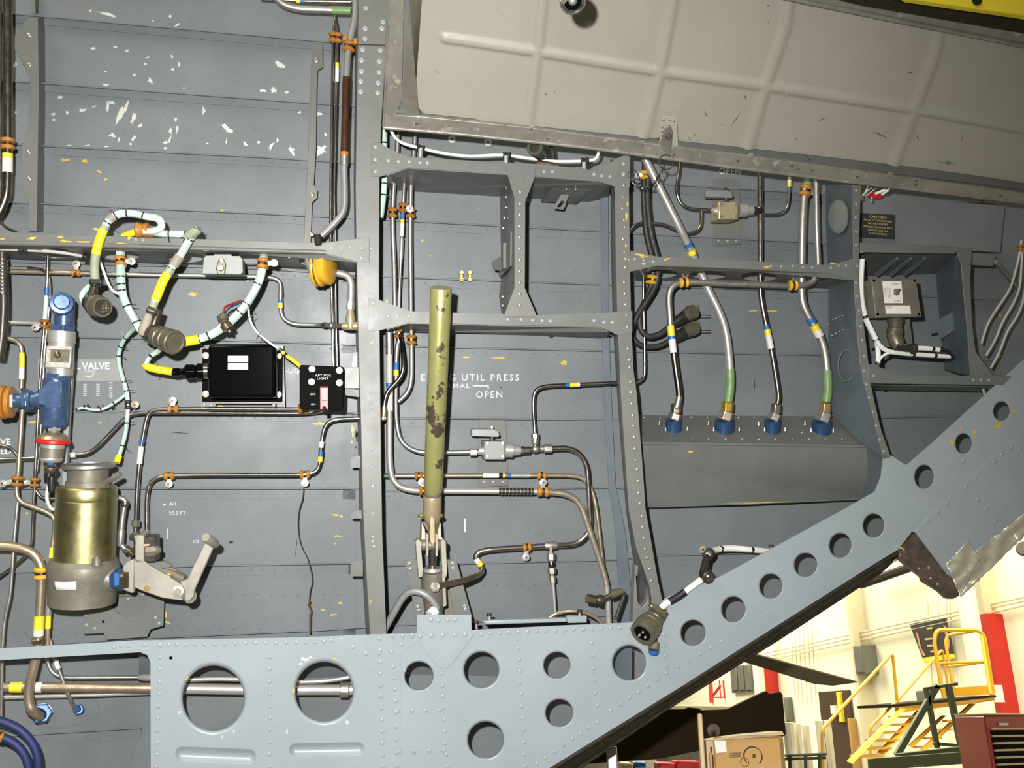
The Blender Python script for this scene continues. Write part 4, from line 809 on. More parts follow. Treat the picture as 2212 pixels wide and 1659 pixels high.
# ================================================================ four-hose bay
def hosefit(p, x, y, bx, by, R, nutm, d, hexR, ringR):
    O('swivel_nut', turn((x, y - 17, d), (x - 1, y + 6, d), [(0, hexR * .8), (.1, hexR * .8), (.12, hexR), (.9, hexR), (1, hexR * .9)], 6), nutm, p.root, smooth=False, bevel=.0015)
    O('lower_nut', turn((x - 1, y + 5, d), (bx, by - 8, d), [(0, hexR * 1.05), (.1, hexR * 1.2), (.9, hexR * 1.2), (1, hexR)], 6), 'matt_steel' if nutm != 'gold_nut' else 'tan_steel', p.root, smooth=False, bevel=.001)
    O('blue_collar', turn((bx, by - 10, d), (bx, by + 14, d + .01), [(0, ringR * .8), (.02, ringR), (1, ringR * .98), (1.0, ringR * .7)], 24), 'dark_blue', p.root)
p = pipe('bare_hose', [(1388, 325, .12), (1392, 340, .12), (1469, 494, .14), (1492, 540, .16), (1515, 592, .18), (1533, 632, .18), (1556, 676, .18), (1570, 720, .18), (1577, 790, .18), (1578, 838, .18), (1573, 868, .18)], 8.6, 'white_metal', 'long pale diagonal hose ending in the second fitting from the left', 'hose', fr=40)
band(p, (1484, 524), (1489, 536), 'blue_tape'); band(p, (1490, 537), (1496, 550), 'yellow_tape'); band(p, (1576, 795), (1574, 864), 'green_tape', 'green_sleeve', k=1.12); hosefit(p, 1572, 884, 1565, 917, 9, 'gold_nut', .18, 14, 21)
p = pipe('bare_hose', [(1642, 355), (1642, 500), (1642, 635), (1651, 682), (1666, 754), (1674, 800), (1681, 845), (1682, 862), (1677, 882)], 6, 'dark_steel', 'third hose from the left, straight dark steel then curved to its fitting', 'hose', d=.18, fr=30)
band(p, (1642, 370), (1642, 600), 'steel', 'upper_section', k=1.03); band(p, (1650, 705) if False else (1655, 705), (1658, 714), 'blue_tape', k=1.12); band(p, (1659, 716), (1661, 725), 'yellow_tape', k=1.12); band(p, (1661, 727), (1666, 750), 'white_tape', k=1.15); hosefit(p, 1677, 888, 1669, 917, 7, 'bronze', .18, 11.5, 17.5)
p = pipe('bare_hose', [(1763, 370), (1763, 390), (1764, 494), (1768, 575), (1764, 601), (1748, 615), (1706, 617), (1600, 614), (1492, 609), (1462, 611), (1447, 625), (1444, 645), (1449, 711), (1454, 754), (1460, 800), (1467, 845), (1467, 862), (1461, 882)], 6.8, 'matt_steel', 'hose with a horizontal run under the beam to the leftmost fitting', 'hose', d=.13, fr=22)
band(p, (1455, 760), (1466, 856), 'dark_steel', 'aged_section', k=1.03); band(p, (1449, 706), (1450, 722), 'yellow_tape', k=1.15); band(p, (1450, 724), (1451, 733), 'blue_tape', k=1.15); band(p, (1451, 735), (1454, 758), 'white_tape', k=1.15)
clamp(p, 1478, 609, (2, -14), 'yellow_rubber', w=10, k=5, bolt='grey_paint'); clamp(p, 1716, 617, (2, -14), 'yellow_rubber', w=10, k=5, bolt='grey_paint'); hosefit(p, 1461, 888, 1455, 916, 7, 'bronze', .18, 12, 17.5)
p = pipe('bare_hose', [(1747, 365), (1746, 395), (1737, 420), (1733, 494), (1732, 569), (1731, 647), (1742, 675), (1757, 700), (1778, 740), (1785, 780), (1789, 838), (1785, 868)], 9, 'matt_steel', 'rightmost thick hose with green tape at both ends', 'hose', d=.17, fr=36)
band(p, (1747, 380), (1744, 402), 'green_tape', k=1.1); band(p, (1786, 799), (1785, 864), 'green_tape', 'green_sleeve', k=1.12); clamp(p, 1742, 411, (14, 2), w=12, k=5); band(p, (1750, 690), (1756, 699), 'blue_tape', k=1.08); band(p, (1757, 701), (1763, 711), 'yellow_tape', k=1.08); band(p, (1764, 713), (1771, 727), 'white_tape', k=1.1); hosefit(p, 1783, 886, 1775, 920, 9, 'brass', .18, 14, 21)
p = pipe('thin_tube', [(1471, 330), (1470, 352), (1462, 400), (1462, 421), (1470, 440), (1487, 451), (1512, 453), (1540, 455)], 3.8, 'steel', 'thin tube curving into the left side of the upper shutoff valve', d=.21)
nut(p, 1536, 454, 12, 6, 'steel')
p = pipe('thin_tube', [(1515, 453), (1515, 485), (1508, 498), (1490, 506), (1470, 502), (1440, 487), (1420, 483), (1385, 482), (1370, 487), (1358, 502)], 3.8, 'steel', 'thin tee branch looping back left under the pale hose', d=.2)
p = pipe('thin_tube', [(1640, 463), (1680, 465), (1698, 455), (1704, 438), (1706, 370)], 3.4, 'steel', 'thin tube rising from the right side of the upper shutoff valve', d=.21)
band(p, (1705, 384), (1705, 396), 'white_tape', k=1.3); band(p, (1705, 397), (1705, 403), 'yellow_tape', k=1.3); band(p, (1705, 406), (1705, 414), 'blue_tape', k=1.35)
shutoff((1571, 456), 3, 0, 'weathered shutoff valve with lever in the four-hose bay below the word open', k=.95, m='strut_cream')
p = pipe('thin_tube', [(1389, 580), (1391, 700), (1393, 800), (1391, 815), (1380, 824), (1372, 828)], 2.8, 'steel', 'thin tube hooked at its lower end beside the curved frame', d=.15)
# black cables with connectors
def cable(name, pts, r, m, label, cat='cable', d=.2, fr=24, n=10, group=None): return pipe(name, pts, r, m, label, cat, d, fr, group, n)
p = cable('black_cable', [(1401, 330), (1398, 436), (1406, 508), (1422, 560), (1420, 610), (1404, 640), (1376, 680), (1360, 720)], 6.5, 'black_rubber', 'right strand of the thick black cable pair in the four-hose bay', d=.14)
p = cable('black_cable', [(1394, 330), (1390, 430), (1396, 508), (1410, 560), (1412, 605), (1394, 650), (1382, 675), (1380, 705), (1395, 729), (1425, 724), (1448, 704), (1472, 686)], 6.5, 'black_rubber', 'left strand of the black cable pair curling to the upper plug', d=.15)
clamp(p, 1391, 381, (-12, 0), 'yellow_rubber', w=9, k=8)
clamp(p, 1416, 603, None, 'yellow_rubber', w=10, k=9)
def plug(p, a, b, c, d0=.16):
    O('plug_boot', turn((*a, d0), (*b, d0 + .03), [(0, 8), (.3, 11), (.7, 12), (1, 14)], 16), 'black_rubber', p.root)
    O('plug_body', turn((*b, d0 + .03), (*c, d0), [(0, 14), (.4, 14), (.45, 16), (1, 15)], 18), 'olive_connector', p.root)
    O('mount_flange', plate(rect(c[0] - 18, c[1] - 12, c[0] + 10, c[1] + 16), .28, .004), 'olive_connector', p.root)
plug(p, (1456, 698), (1482, 681), (1500, 672))
p = cable('black_cable', [(1362, 722), (1378, 744), (1400, 751), (1425, 748), (1452, 733), (1474, 719)], 6, 'black_rubber', 'lower black cable running to the lower plug', d=.18)
plug(p, (1456, 731), (1483, 716), (1502, 707))
for (y, lab) in ((684, 'upper small dark label plate beside the black plugs'), (717, 'lower small dark label plate beside the black plugs')):
    r = T('label_plate', (1524, y, .295), lab, 'label'); O('plate', plate(rect(1512, y - 4, 1536, y + 4), .298, .002), 'dark_connector', r); text('GENERATOR', 1524, y, 2.6, r, d=.298)
p = pipe('bracket_bolt', [(1392, 375, .2), (1384, 378, .12)], 4, 'matt_steel', 'small bolt holding the yellow clamp near the chain', 'bolt')
# wires of far right bay
for k, (pts, lab) in enumerate([([(2206, 520), (2203, 550), (2190, 600), (2182, 625), (2150, 672), (2132, 700), (2120, 742)], 'left one of three thin white wires in the far right bay'), ([(2209, 535), (2206, 580), (2204, 620), (2190, 655), (2165, 695), (2150, 735), (2130, 768)], 'middle one of three thin white wires in the far right bay'), ([(2216, 560), (2214, 640), (2200, 680), (2175, 715), (2160, 760), (2140, 795)], 'right one of three thin white wires in the far right bay')]):
    p = cable('white_wire', pts, 2.6, 'grey_wire', lab, 'wire', d=.12)
    if k == 0: clamp(p, 2205, 528, None, w=8, k=5)
for k, (pts, lab) in enumerate([([(2122, 833), (2126, 850), (2129, 862)], 'left short white wire end below the far right beam'), ([(2139, 834), (2140, 848), (2134, 862)], 'right short white wire end below the far right beam')]): cable('white_wire', pts, 2.5, 'grey_wire', lab, 'wire', d=.1)
# ================================================================ harnesses
def ties(p, pts, m='black_plastic', tails=True, w=3.2):
    for (x, y) in pts:
        i = p.near(x, y); ax = p.tan(i); c = p.path[i]; s = (c - CAM).dot(FW) / F; L = w * s
        t_ = O('cable_tie', MB().lathe(c, ax, [(-L / 2, p.r), (-L / 2, p.r * 1.09), (L / 2, p.r * 1.09), (L / 2, p.r)], 14), m, p.root)
        if tails:
            e = ax.cross(N).normalized() * rnd.choice((-1, 1)); q = c + e * p.r - N * p.r * .4
            O('tie_tail', MB().tube([q, q + (e + ax * rnd.uniform(-.8, .8)).normalized() * 11 * s], .8 * s, 5), m, p.root)
def bundle(name, pts, r, m, label, d, cat='cable', fr=26, strands=5, mm=None):
    """a core with twisted strands showing on its surface"""
    p = cable(name, pts, r, m, label, cat, d=d, fr=fr, n=12)
    for k in range(strands):
        ph = 2 * pi * k / strands; path = []; a = None
        for i, c in enumerate(p.path):
            t = p.tan(i); a = (N - t * N.dot(t)).normalized() if a is None else (a - t * a.dot(t)).normalized(); b = t.cross(a); an = ph + i * .035
            path.append(c + (a * cos(an) + b * sin(an)) * p.r * .74)
        O('strand', MB().tube(path, p.r * .36, 6), mm or m, p.root)
    return p
h = bundle('wire_harness', [(310, 500), (335, 500), (350, 492), (349, 478), (336, 470), (318, 469), (300, 463), (278, 460), (255, 462), (238, 472), (226, 490), (214, 520), (205, 556), (204, 590), (206, 604)], 7.6, 'mint_wrap', 'mint wrapped harness arching over the left beam to the round multi-pin plug', -.03)
band(h, (246, 467), (235, 476), 'taupe_wrap', 'tape_wrap', k=1.3); band(h, (228, 486), (220, 494), 'olive_wrap', 'tape_wrap', k=1.3); band(h, (222, 494), (206, 548), 'yellow_sleeve', 'yellow_sleeve', k=1.28); band(h, (205, 550), (205, 604), 'olive_wrap', 'tape_wrap', k=1.25)
ties(h, [(249, 465), (230, 481), (310, 466), (276, 460)])
O('backshell', MB().tube(smooth_path([(204, 600, -.03), (216, 613, -.03), (206, 632, -.03), (196, 650, -.02), (200, 664, -.04)], 8), [.011] * 200, 12) if False else turn((207, 602, -.03), (197, 650, -.03), [(0, 7), (.1, 12), (.3, 12), (.35, 8), (.8, 11), (1, 14)], 14), 'dark_connector', h.root)
O('saddle_clamp', pbox(192, 602, 220, 614, -.05, -.02), 'black_plastic', h.root, bevel=.003)
O('wire_tail', MB().tube(smooth_path([(200, 612, -.02), (182, 628, -.01), (175, 640, -.01), (184, 662, -.01)], 8), .007, 10), 'mint_wrap', h.root)
O('shell_body', turn((192, 652, -.02), (207, 660, -.07), [(0, 15), (.2, 18), (1, 20)], 24), 'dark_connector', h.root)
O('coupling_ring', turn((203, 658, -.055), (222, 664, -.105), [(0, 20), (.1, 23), (.45, 24), (.5, 22), (.9, 22), (1, 20), (1.0, 17), (.9, 16)], 28), 'olive_connector', h.root)
O('pin_insert', turn((218, 662, -.095), (221.5, 663.6, -.1035), [(0, 15.8), (1, 15.8)], 24), 'dark_connector', h.root)
pins = MB()
for i in range(-4, 5):
    for j in range(-4, 5):
        if i * i + j * j < 19: s_ = pxs(221, 663, -.1); pins.ball(P(221.5, 663.6, -.1035) + U * (i * 3.0 * s_) + V * (j * 3.2 * s_) - N * (.0006 - i * .0004), 1.0 * s_, 6)
O('contact_pins', pins, 'steel', h.root, kind='stuff')
h = bundle('wire_harness', [(322, 500, -.02), (352, 505, -.02), (378, 506, -.02), (402, 506, -.03)], 7.4, 'mint_wrap', 'short mint harness lying along the top of the left beam beneath the arch', -.02)
ties(h, [(366, 506), (396, 506)]); clamp(h, 325, 500, None, w=10, k=5)
O('yellow_end', turn((262, 508, .0), (300, 500, .0), [(0, 3), (.5, 7), (1, 8)], 10), 'yellow_sleeve', h.root)
O('clamp_ring', MB().lathe(P(308, 497, -.02), U, [(-.018, .011), (-.013, .02), (-.005, .018), (0, .015), (.005, .018), (.013, .02), (.018, .011)], 16), 'orange_rubber', h.root)
h = bundle('wire_harness', [(424, 500), (412, 512), (396, 541), (380, 566), (368, 583), (352, 606), (341, 636), (332, 655), (326, 676)], 7.6, 'mint_wrap', 'mint harness with yellow sleeve hanging from the beam to the large lower plug', -.05)
O('capped_end', turn((400, 514, -.05), (430, 494, -.06), [(0, 7), (.3, 11), (.9, 11), (1, 8)], 12), 'olive_wrap', h.root)
O('lock_wire', MB().tube([P(417, 490, -.07), P(425, 495, -.07), P(437, 494, -.07)], .0012, 5), 'steel', h.root)
band(h, (388, 556), (372, 572), 'taupe_wrap', 'tape_wrap', k=1.45); band(h, (368, 579), (360, 590), 'olive_wrap', 'tape_wrap', k=1.3); band(h, (359, 590), (335, 650), 'yellow_sleeve', 'yellow_sleeve', k=1.3); band(h, (334, 651), (326, 676), 'olive_wrap', 'tape_wrap', k=1.25)
ties(h, [(408, 516), (366, 580)])
O('cable_clamp', turn((318, 668, -.06), (340, 676, -.06), [(0, 7), (.1, 9), (.9, 9), (1, 7)], 10), 'steel', h.root)
O('cast_arm', turn((343, 668, -.05), (328, 712, -.04), [(0, 9), (.2, 9), (.7, 10), (1, 16)], 14), 'dark_connector', h.root)
O('rubber_boot', turn((324, 674, -.05), (306, 724, -.05), [(0, 6), (.25, 10), (.8, 11), (1, 7)], 14), 'taupe_wrap', h.root)
O('shell_body', turn((320, 716, -.03), (344, 728, -.06), [(0, 16), (.15, 20), (1, 22)], 24), 'dark_connector', h.root)
O('coupling_ring', turn((338, 725, -.05), (378, 740, -.10), [(0, 22), (.1, 24), (.3, 24), (.32, 22), (.45, 22), (.47, 25), (.6, 25), (.62, 23), (.7, 23), (.72, 26), (.97, 26.5), (1, 23), (.97, 19)], 28), 'olive_connector', h.root, angle=20)
h = bundle('wire_harness', [(259, 530, .1), (260, 560, .08), (261, 580, .06), (262, 615, .06), (266, 640, .06), (276, 665, .06), (292, 693, .06), (304, 714, .06), (324, 736, .05)], 8.4, 'mint_wrap', 'main mint harness descending through the beam from its left orange clamp', .06)
clamp(h, 260, 565, (22, -2), w=12, k=5); ties(h, [(263, 612), (264, 628), (273, 663), (292, 696), (262, 600)])
h = bundle('wire_harness', [(372, 742), (400, 738), (430, 733), (460, 722), (480, 708), (505, 688), (530, 660), (548, 632), (562, 604), (567, 580), (569, 560), (572, 536, .1)], 8.4, 'mint_wrap', 'mint harness sweeping up from the yellow sleeve to the right beam clamp', .0)
band(h, (378, 742), (428, 734), 'yellow_sleeve', 'yellow_sleeve', k=1.28); clamp(h, 568, 570, (22, -2), w=12, k=5); ties(h, [(428, 733), (452, 725), (517, 676), (532, 658), (556, 615)])
O('cable_plug', turn((478, 680, -.03), (488, 705, -.04), [(0, 8), (.1, 12), (.5, 12), (.55, 8), (1, 8)], 8), 'olive_connector', h.root)
O('cable_plug', turn((485, 698, -.04), (497, 718, -.045), [(0, 9), (.2, 13), (.7, 12), (.8, 4), (1, 3)], 14), 'bronze', h.root)
O('loose_wires', MB().tube(smooth_path([(482, 680, -.03), (484, 664, -.02), (500, 657, -.01), (522, 650, 0)], 8), .003, 6), 'red_plastic', h.root)
O('loose_wires', MB().tube(smooth_path([(484, 682, -.03), (490, 668, -.03), (505, 660, -.02), (526, 652, 0)], 8), .003, 6), 'dark_blue', h.root)
h = bundle('wire_branch', [(300, 705, .06), (288, 712, .1), (268, 732, .14), (257, 756, .16), (255, 780, .17), (264, 815, .18), (274, 845, .18), (277, 870, .18), (276, 895, .18), (272, 935, .16), (262, 970, .14), (252, 1000, .12)], 4.4, 'mint_wrap', 'thin mint branch wire dropping to the gold canister past a black clamp', .18, strands=3)
ties(h, [(271, 726), (256, 770), (267, 824), (271, 845), (273, 914), (263, 964), (256, 745)]); band(h, (255, 985), (251, 1004), 'yellow_sleeve', 'yellow_sleeve', k=1.5); clamp(h, 278, 873, (14, 0), 'black_rubber', w=10, k=3, bolt='strut_cream')
h = bundle('wire_branch', [(274, 850), (262, 860), (243, 873), (222, 885), (200, 886), (180, 880), (166, 884)], 3.2, 'mint_wrap', 'short loose mint wires ending near the sign with cut ends', .2, strands=3)
ties(h, [(218, 886), (246, 872)])
for (x, y) in ((165, 884), (182, 877), (190, 876), (212, 878), (242, 880)): O('wire_end', MB().ball(P(x, y, .19), .0035, 8), 'dark_connector', h.root)
h = bundle('wire_branch', [(350, 752, .03), (340, 760, .05), (326, 768, .06), (318, 780, .06), (314, 790, .06), (326, 795, .06), (345, 799, .06), (372, 803, .06)], 5, 'mint_wrap', 'mint wire with thick yellow sleeve entering the black box from the left', .06, strands=3)
band(h, (316, 786), (366, 802), 'yellow_sleeve', 'yellow_sleeve', k=1.75); ties(h, [(327, 767), (341, 798)], w=5)
cable('white_wire', [(214, 560), (220, 575), (228, 597), (236, 618), (246, 631), (258, 634)], 2.8, 'white_wire', 'white wire joining the main mint harness below the left beam', 'wire', d=.05)
p = cable('white_wire', [(535, 652), (537, 668), (538, 688), (552, 716), (577, 737), (600, 752)], 2.4, 'white_wire', 'thin white wire curving above the black box', 'wire', d=.03); ties(p, [(537, 684), (558, 722)], w=2)
p = cable('yellow_cable', [(606, 757), (618, 768), (634, 779), (650, 792)], 4.3, 'yellow_sleeve', 'short yellow cable between the black box clip and the switch box', 'cable', d=.04); ties(p, [(607, 756), (616, 766)], w=7, tails=False)
p = cable('grey_wire', [(-20, 537), (50, 540), (110, 543), (150, 548), (186, 555)], 3.6, 'grey_wire', 'grey wire held by black clamps under the left beam', 'wire', d=.08); clamp(p, 52, 540, (0, -10), 'black_rubber', w=10, k=5); clamp(p, 188, 555, None, 'black_rubber', w=6, k=8)
p = cable('braided_hose', [(4, 545), (6, 600), (8, 650), (6, 700), (2, 745), (-4, 775)], 11, 'dark_connector', 'dark braided hose at the left edge level with the valve top', 'hose', d=.05)
for k in range(10): O('braid_ring', MB().lathe(P(5, 560 + k * 8, .05), (V + U * .5), [(-.003, .0135), (0, .0145), (.003, .0135)], 14), 'steel', p.root)
# lock wire with twisted end
p = cable('lock_wire', [(656, 1055), (654, 1080), (646, 1100), (643, 1140), (650, 1180), (665, 1205), (674, 1240), (676, 1258), (670, 1275), (668, 1300)], 1.1, 'dark_connector', 'thin dark safety wire hanging down the lower left bay', 'wire', d=.24)
p = cable('lock_wire', [(671, 1298), (666, 1306), (672, 1318), (670, 1330), (670, 1368)], 2.2, 'bronze', 'small hooked rod rising from the panel at the end of the safety wire', 'hook', d=.22, fr=5)
# ================================================================ valve latch housing under beam, black boxes
lt = T('latch_housing', (480, 572, .02), 'grey rounded housing with a small latch under the left beam', 'housing')
O('housing', plate([(440, 556), (446, 551), (462, 549), (505, 549), (518, 553), (524, 560), (525, 588), (519, 593), (444, 592), (436, 590)], .0, .05), 'pale_grey', lt, bevel=.006, seg=3)
O('slot', plate(rect(446, 547, 462, 552), -.002, .004), 'satin_black', lt, bevel=.001); O('slot', plate(rect(500, 548, 516, 553), -.002, .004), 'satin_black', lt, bevel=.001)
O('latch_plate', plate([(472, 560), (484, 560), (488, 570), (486, 592), (470, 592), (466, 580)], -.008, .008), 'olive_connector', lt, bevel=.002)
O('latch_stud', disc(477, 579, -.012, 7, .006, 16), 'steel', lt); O('latch_hook', plate(rect(474, 557, 482, 568), -.014, .006), 'steel', lt, bevel=.001)
bb = T('electronics_box', (523, 805, .15), 'glossy black rectangular box with two white labels', 'box')
O('base_plate', plate([(437, 754), (610, 758), (609, 867), (436, 867)], .16, .006), 'satin_black', bb, bevel=.001)
O('mount_strip', plate([(432, 745), (612, 745), (616, 886), (600, 886), (598, 872), (466, 872), (464, 882), (432, 882)], .20, .004), 'grey_paint', bb)
O('housing', pbox(449, 743, 597, 860, .05, .16), 'gloss_black', bb, bevel=.011, seg=4)
O('label_strip', plate(rect(492, 768.5, 536, 782.5), .0485, .001), 'sticker_white', bb, bevel=.0004); O('label_strip', plate(rect(492, 784.5, 536, 798.5), .0485, .001), 'sticker_white', bb, bevel=.0004)
text('- -- ---', 512, 776, 2, bb, m='hangar_trim', d=.0475)
for (x, y) in ((444, 768), (444, 851), (601, 769), (601, 852)): screw(bb, x, y, .16, 5, .005, 'steel', washer=7.5)
for (x, y) in ((441, 874), (455, 874), (592, 876), (607, 877)): rivets(bb, [(x, y)], .20, 4)
O('cable_plug', turn((370, 804, .07), (449, 802, .08), [(0, 6), (.05, 9), (.2, 9), (.25, 7), (.32, 8), (.4, 16), (.62, 16), (.66, 13), (.72, 18), (.86, 18), (.9, 12), (1, 14)], 20), 'gloss_black', bb)
O('plug_collar', turn((440, 802, .08), (450, 802, .08), [(0, 16), (1, 16)], 20), 'steel', bb)
cb = T('switch_box', (695, 837, .02), 'black switch box with red switch guard marked aft light', 'box')
O('housing', MB().slab(poly([(649, 788), (740, 792), (743, 795), (742, 883), (738, 886), (650, 884), (647, 880), (647, 791)], .0), N * .09), 'satin_black', cb, bevel=.003)
for (x, y) in ((674, 797), (733, 800), (673, 825), (733, 827)): screw(cb, x, y, -.001, 5, .004, 'steel', washer=7.5)
text('AFT POS', 698, 811, 4.6, cb, d=-.0005, wide=1.25, spacing=1.1); text('LIGHT', 697, 818, 4.6, cb, d=-.0005, wide=1.25, spacing=1.1); text('OFF', 675.5, 852, 3.8, cb, d=-.0005, wide=1.2); text('ON', 676.5, 873.5, 3.6, cb, d=-.0005, wide=1.2)
O('switch_guard', pbox(691, 834, 709, 886, -.020, -.002), 'red_plastic', cb, bevel=.003); O('guard_flap', plate([(693, 837), (706, 837), (706, 866), (695, 866)], -.0225, .003), 'pink_plastic', cb, bevel=.001)
O('toggle', turn((700, 880, -.02), (702, 890, -.03), [(0, 4), (1, 5)], 10), 'black_plastic', cb)
gb = T('mount_bracket', (760, 815, .1), 'light grey bracket between the switch box and the broad frame', 'bracket')
O('bracket_plate', plate(rect(743, 793, 776, 839), .08, .004), 'pale_grey', gb, bevel=.001); O('bracket_arm', plate([(743, 839), (775, 842), (775, 858), (743, 853)], .1, .004), 'grey_paint', gb)
# ================================================================ blue valve assembly
bv = T('fuel_valve', (125, 800, .02), 'blue anodised valve column with tee and red sealed ring', 'valve')
O('back_rail', plate([(146, 645), (158, 645), (157, 800), (152, 870), (146, 960), (143, 1062), (134, 1062), (136, 960), (140, 860)], .12, .02), 'pale_grey', bv, bevel=.001)
O('end_cap', turn((131, 660, .0), (133, 652, -.06), [(0, 23), (.5, 24), (.7, 24), (.72, 22.5), (.82, 22.5), (.84, 16), (.93, 16), (1, 14)], 24), 'blue_anodised', bv, angle=15)
O('elbow_body', turn((140, 640, .03), (137, 712, .02), [(0, 14), (.1, 21), (.5, 21), (.55, 19), (.75, 20), (.8, 18), (1, 19)], 24), 'blue_anodised', bv)
O('hex_collar', turn((136, 702, .02), (134, 720, .02), [(0, 24), (.1, 27), (.9, 27), (1, 25)], 6), 'blue_anodised', bv, smooth=False, bevel=.001)
O('sleeve', turn((134, 716, .02), (130, 812, .02), [(0, 28), (.25, 28), (.26, 26), (.85, 26), (.86, 25), (1, 25)], 28), 'white_metal', bv)
O('label_frame', plate([(101, 747), (155, 748), (151, 795), (97, 794)], -.025, .012, [poly([(105, 755), (151, 756), (148, 784), (103, 782)], -.025)]), 'white_metal', bv, bevel=.001)
O('inner_block', plate([(104, 754), (152, 755), (149, 785), (102, 783)], -.016, .01), 'olive_connector', bv); O('lock_knob', turn((124, 758, -.02), (125, 773, -.022), [(0, 3), (.4, 7), (.8, 7), (1, 4)], 12), 'bronze', bv)
O('lower_nut', turn((124, 806, .02), (123, 820, .02), [(0, 26), (.1, 28), (.9, 28), (1, 26)], 6), 'blue_anodised', bv, smooth=False, bevel=.001)
O('tee_body', turn((122, 814, .02), (116, 925, .02), [(0, 25), (.15, 27), (.9, 27), (1, 20)], 28), 'blue_anodised', bv)
O('tee_block', plate([(96, 832), (104, 824), (134, 824), (134, 880), (98, 881), (96, 876), (82, 874), (82, 842)], -.018, .04), 'blue_anodised', bv, bevel=.002)
O('side_arm', turn((96, 862, .02), (22, 866, .02), [(0, 20), (.2, 19), (.22, 15), (.36, 15), (.38, 21), (.55, 21), (.57, 15), (.78, 15), (.8, 15), (1, 15)], 24), 'blue_anodised', bv)
O('arm_hex', turn((64, 864, .02), (50, 865, .02), [(0, 20), (.1, 24), (.9, 24), (1, 20)], 6), 'blue_anodised', bv, smooth=False, bevel=.001); O('arm_hex', turn((35, 866, .02), (20, 866, .02), [(0, 26), (1, 27)], 6), 'matt_steel', bv, smooth=False, bevel=.001)
for k, (x, r_) in enumerate(((22, 34), (8, 36))): O('cushion_ring', turn((x + 7, 869, .02), (x - 6, 869, .02), [(0, r_ - 6), (.15, r_), (.85, r_), (1, r_ - 6)], 28), 'orange_rubber', bv)
O('pipe_stub', turn((20, 869, .02), (-40, 870, .02), [(0, 24), (1, 24)], 24), 'matt_steel', bv)
O('foot_hex', turn((117, 905, .0), (117, 920, .0), [(0, 24), (1, 24)], 6), 'blue_anodised', bv, smooth=False); O('small_hex', turn((117, 918, .01), (117, 930, .01), [(0, 14), (1, 14)], 6), 'white_metal', bv, smooth=False)
O('dome_cap', turn((117, 926, .01), (115, 952, .01), [(0, 9), (.3, 12), (.4, 22), (.7, 31), (1, 33)], 30), 'tan_steel', bv)
O('red_ring', turn((115, 948, .01), (114, 958, .01), [(0, 32), (.2, 35), (.8, 35), (1, 32)], 30), 'red_seal', bv)
O('lower_can', turn((114, 956, .01), (110, 999, .01), [(0, 25), (.4, 24), (.42, 23), (.8, 23), (.84, 24), (.95, 21), (1, 14)], 28), 'white_metal', bv); O('can_band', turn((113, 967, .01), (111, 988, .01), [(0, 24.5), (1, 24)], 28), 'cast_grey', bv)
O('blue_tip', turn((110, 992, -.005), (109, 1004, -.005), [(0, 9), (1, 7)], 14), 'bright_blue', bv)
O('gland', turn((110, 1000, .01), (108, 1024, .01), [(0, 8), (.3, 10), (.4, 13), (.7, 13), (1, 8)], 16), 'bronze', bv)
O('black_plug', turn((106, 1022, .01), (104, 1044, .01), [(0, 10), (.2, 10), (1, 8)], 10), 'black_plastic', bv); O('black_plug', turn((112, 1030, .0), (110, 1064, .0), [(0, 7), (.5, 8), (1, 5)], 10), 'black_plastic', bv)
O('lead_wire', MB().tube(smooth_path([(105, 1048, .03), (100, 1070, .03), (104, 1090, .03), (114, 1102, .03), (124, 1098, .03)], 10), .0045, 8), 'grey_wire', bv)
# ================================================================ gold canister
gc = T('filter_canister', (183, 1150, -.02), 'gold cylinder canister on a grey cast base with white label', 'canister')
dd = .04
O('rim_ring', turn((191, 1012, dd), (191, 1001, dd), [(0, 50), (.3, 54), (.8, 54), (1, 50), (1, 44), (.2, 44)], 36), 'matt_steel', gc)
O('neck', turn((190, 1055, dd), (191, 1004, dd), [(0, 46), (.3, 45), (.32, 41), (1, 41)], 36), 'cast_grey', gc)
O('body', turn((183, 1212, dd), (188, 1050, dd), [(0, 62), (.82, 62), (.825, 61.2), (.84, 62), (.97, 62), (1, 59)], 40), 'gold_can', gc)
O('cast_base', turn((177, 1304, dd), (181, 1206, dd), [(0, 60), (.02, 68), (.55, 70), (.6, 71), (.85, 74), (.9, 72), (1, 66)], 40), 'cast_grey', gc)
O('port_boss', turn((225, 1250, dd - .02), (256, 1250, dd - .02), [(0, 30), (1, 26)], 24), 'cast_grey', gc)
O('blue_nut', turn((249, 1252, dd - .03), (266, 1252, dd - .04), [(0, 22), (.15, 25), (.85, 25), (1, 20)], 6), 'dark_blue', gc, smooth=False, bevel=.001)
O('blue_face', plate(rect(247, 1238, 257, 1265), dd - .068, .004), 'bright_blue', gc, bevel=.0006); O('port_tube', turn((262, 1252, dd - .035), (275, 1253, dd - .045), [(0, 19), (.4, 19), (1, 17)], 20), 'bronze', gc)
O('drain_plug', turn((212, 1296, dd), (212, 1312, dd), [(0, 18), (.5, 18), (1, 15)], 8), 'matt_steel', gc)
O('bolt_boss', turn((209, 1222, dd - .068), (209, 1202, dd - .068), [(0, 10), (.8, 9), (.82, 6), (1, 5)], 12), 'cast_grey', gc)
q0, q1, q2, q3 = (135, 1244), (186, 1241), (185, 1258), (136, 1261)
lb = MB()
Ls = []
for (a, b) in ((q0, q3), (q1, q2)): pass
for k in range(9):
    t = k / 8; x = q0[0] + (q1[0] - q0[0]) * t; off = math.sqrt(max(0, 71 ** 2 - (x - 179) ** 2)) * pxs(179, 1250, dd)
    Ls.append((P(x, q0[1] + (q1[1] - q0[1]) * t, dd) - N * (off + .002), P(x, q3[1] + (q2[1] - q3[1]) * t, dd) - N * (off + .002)))
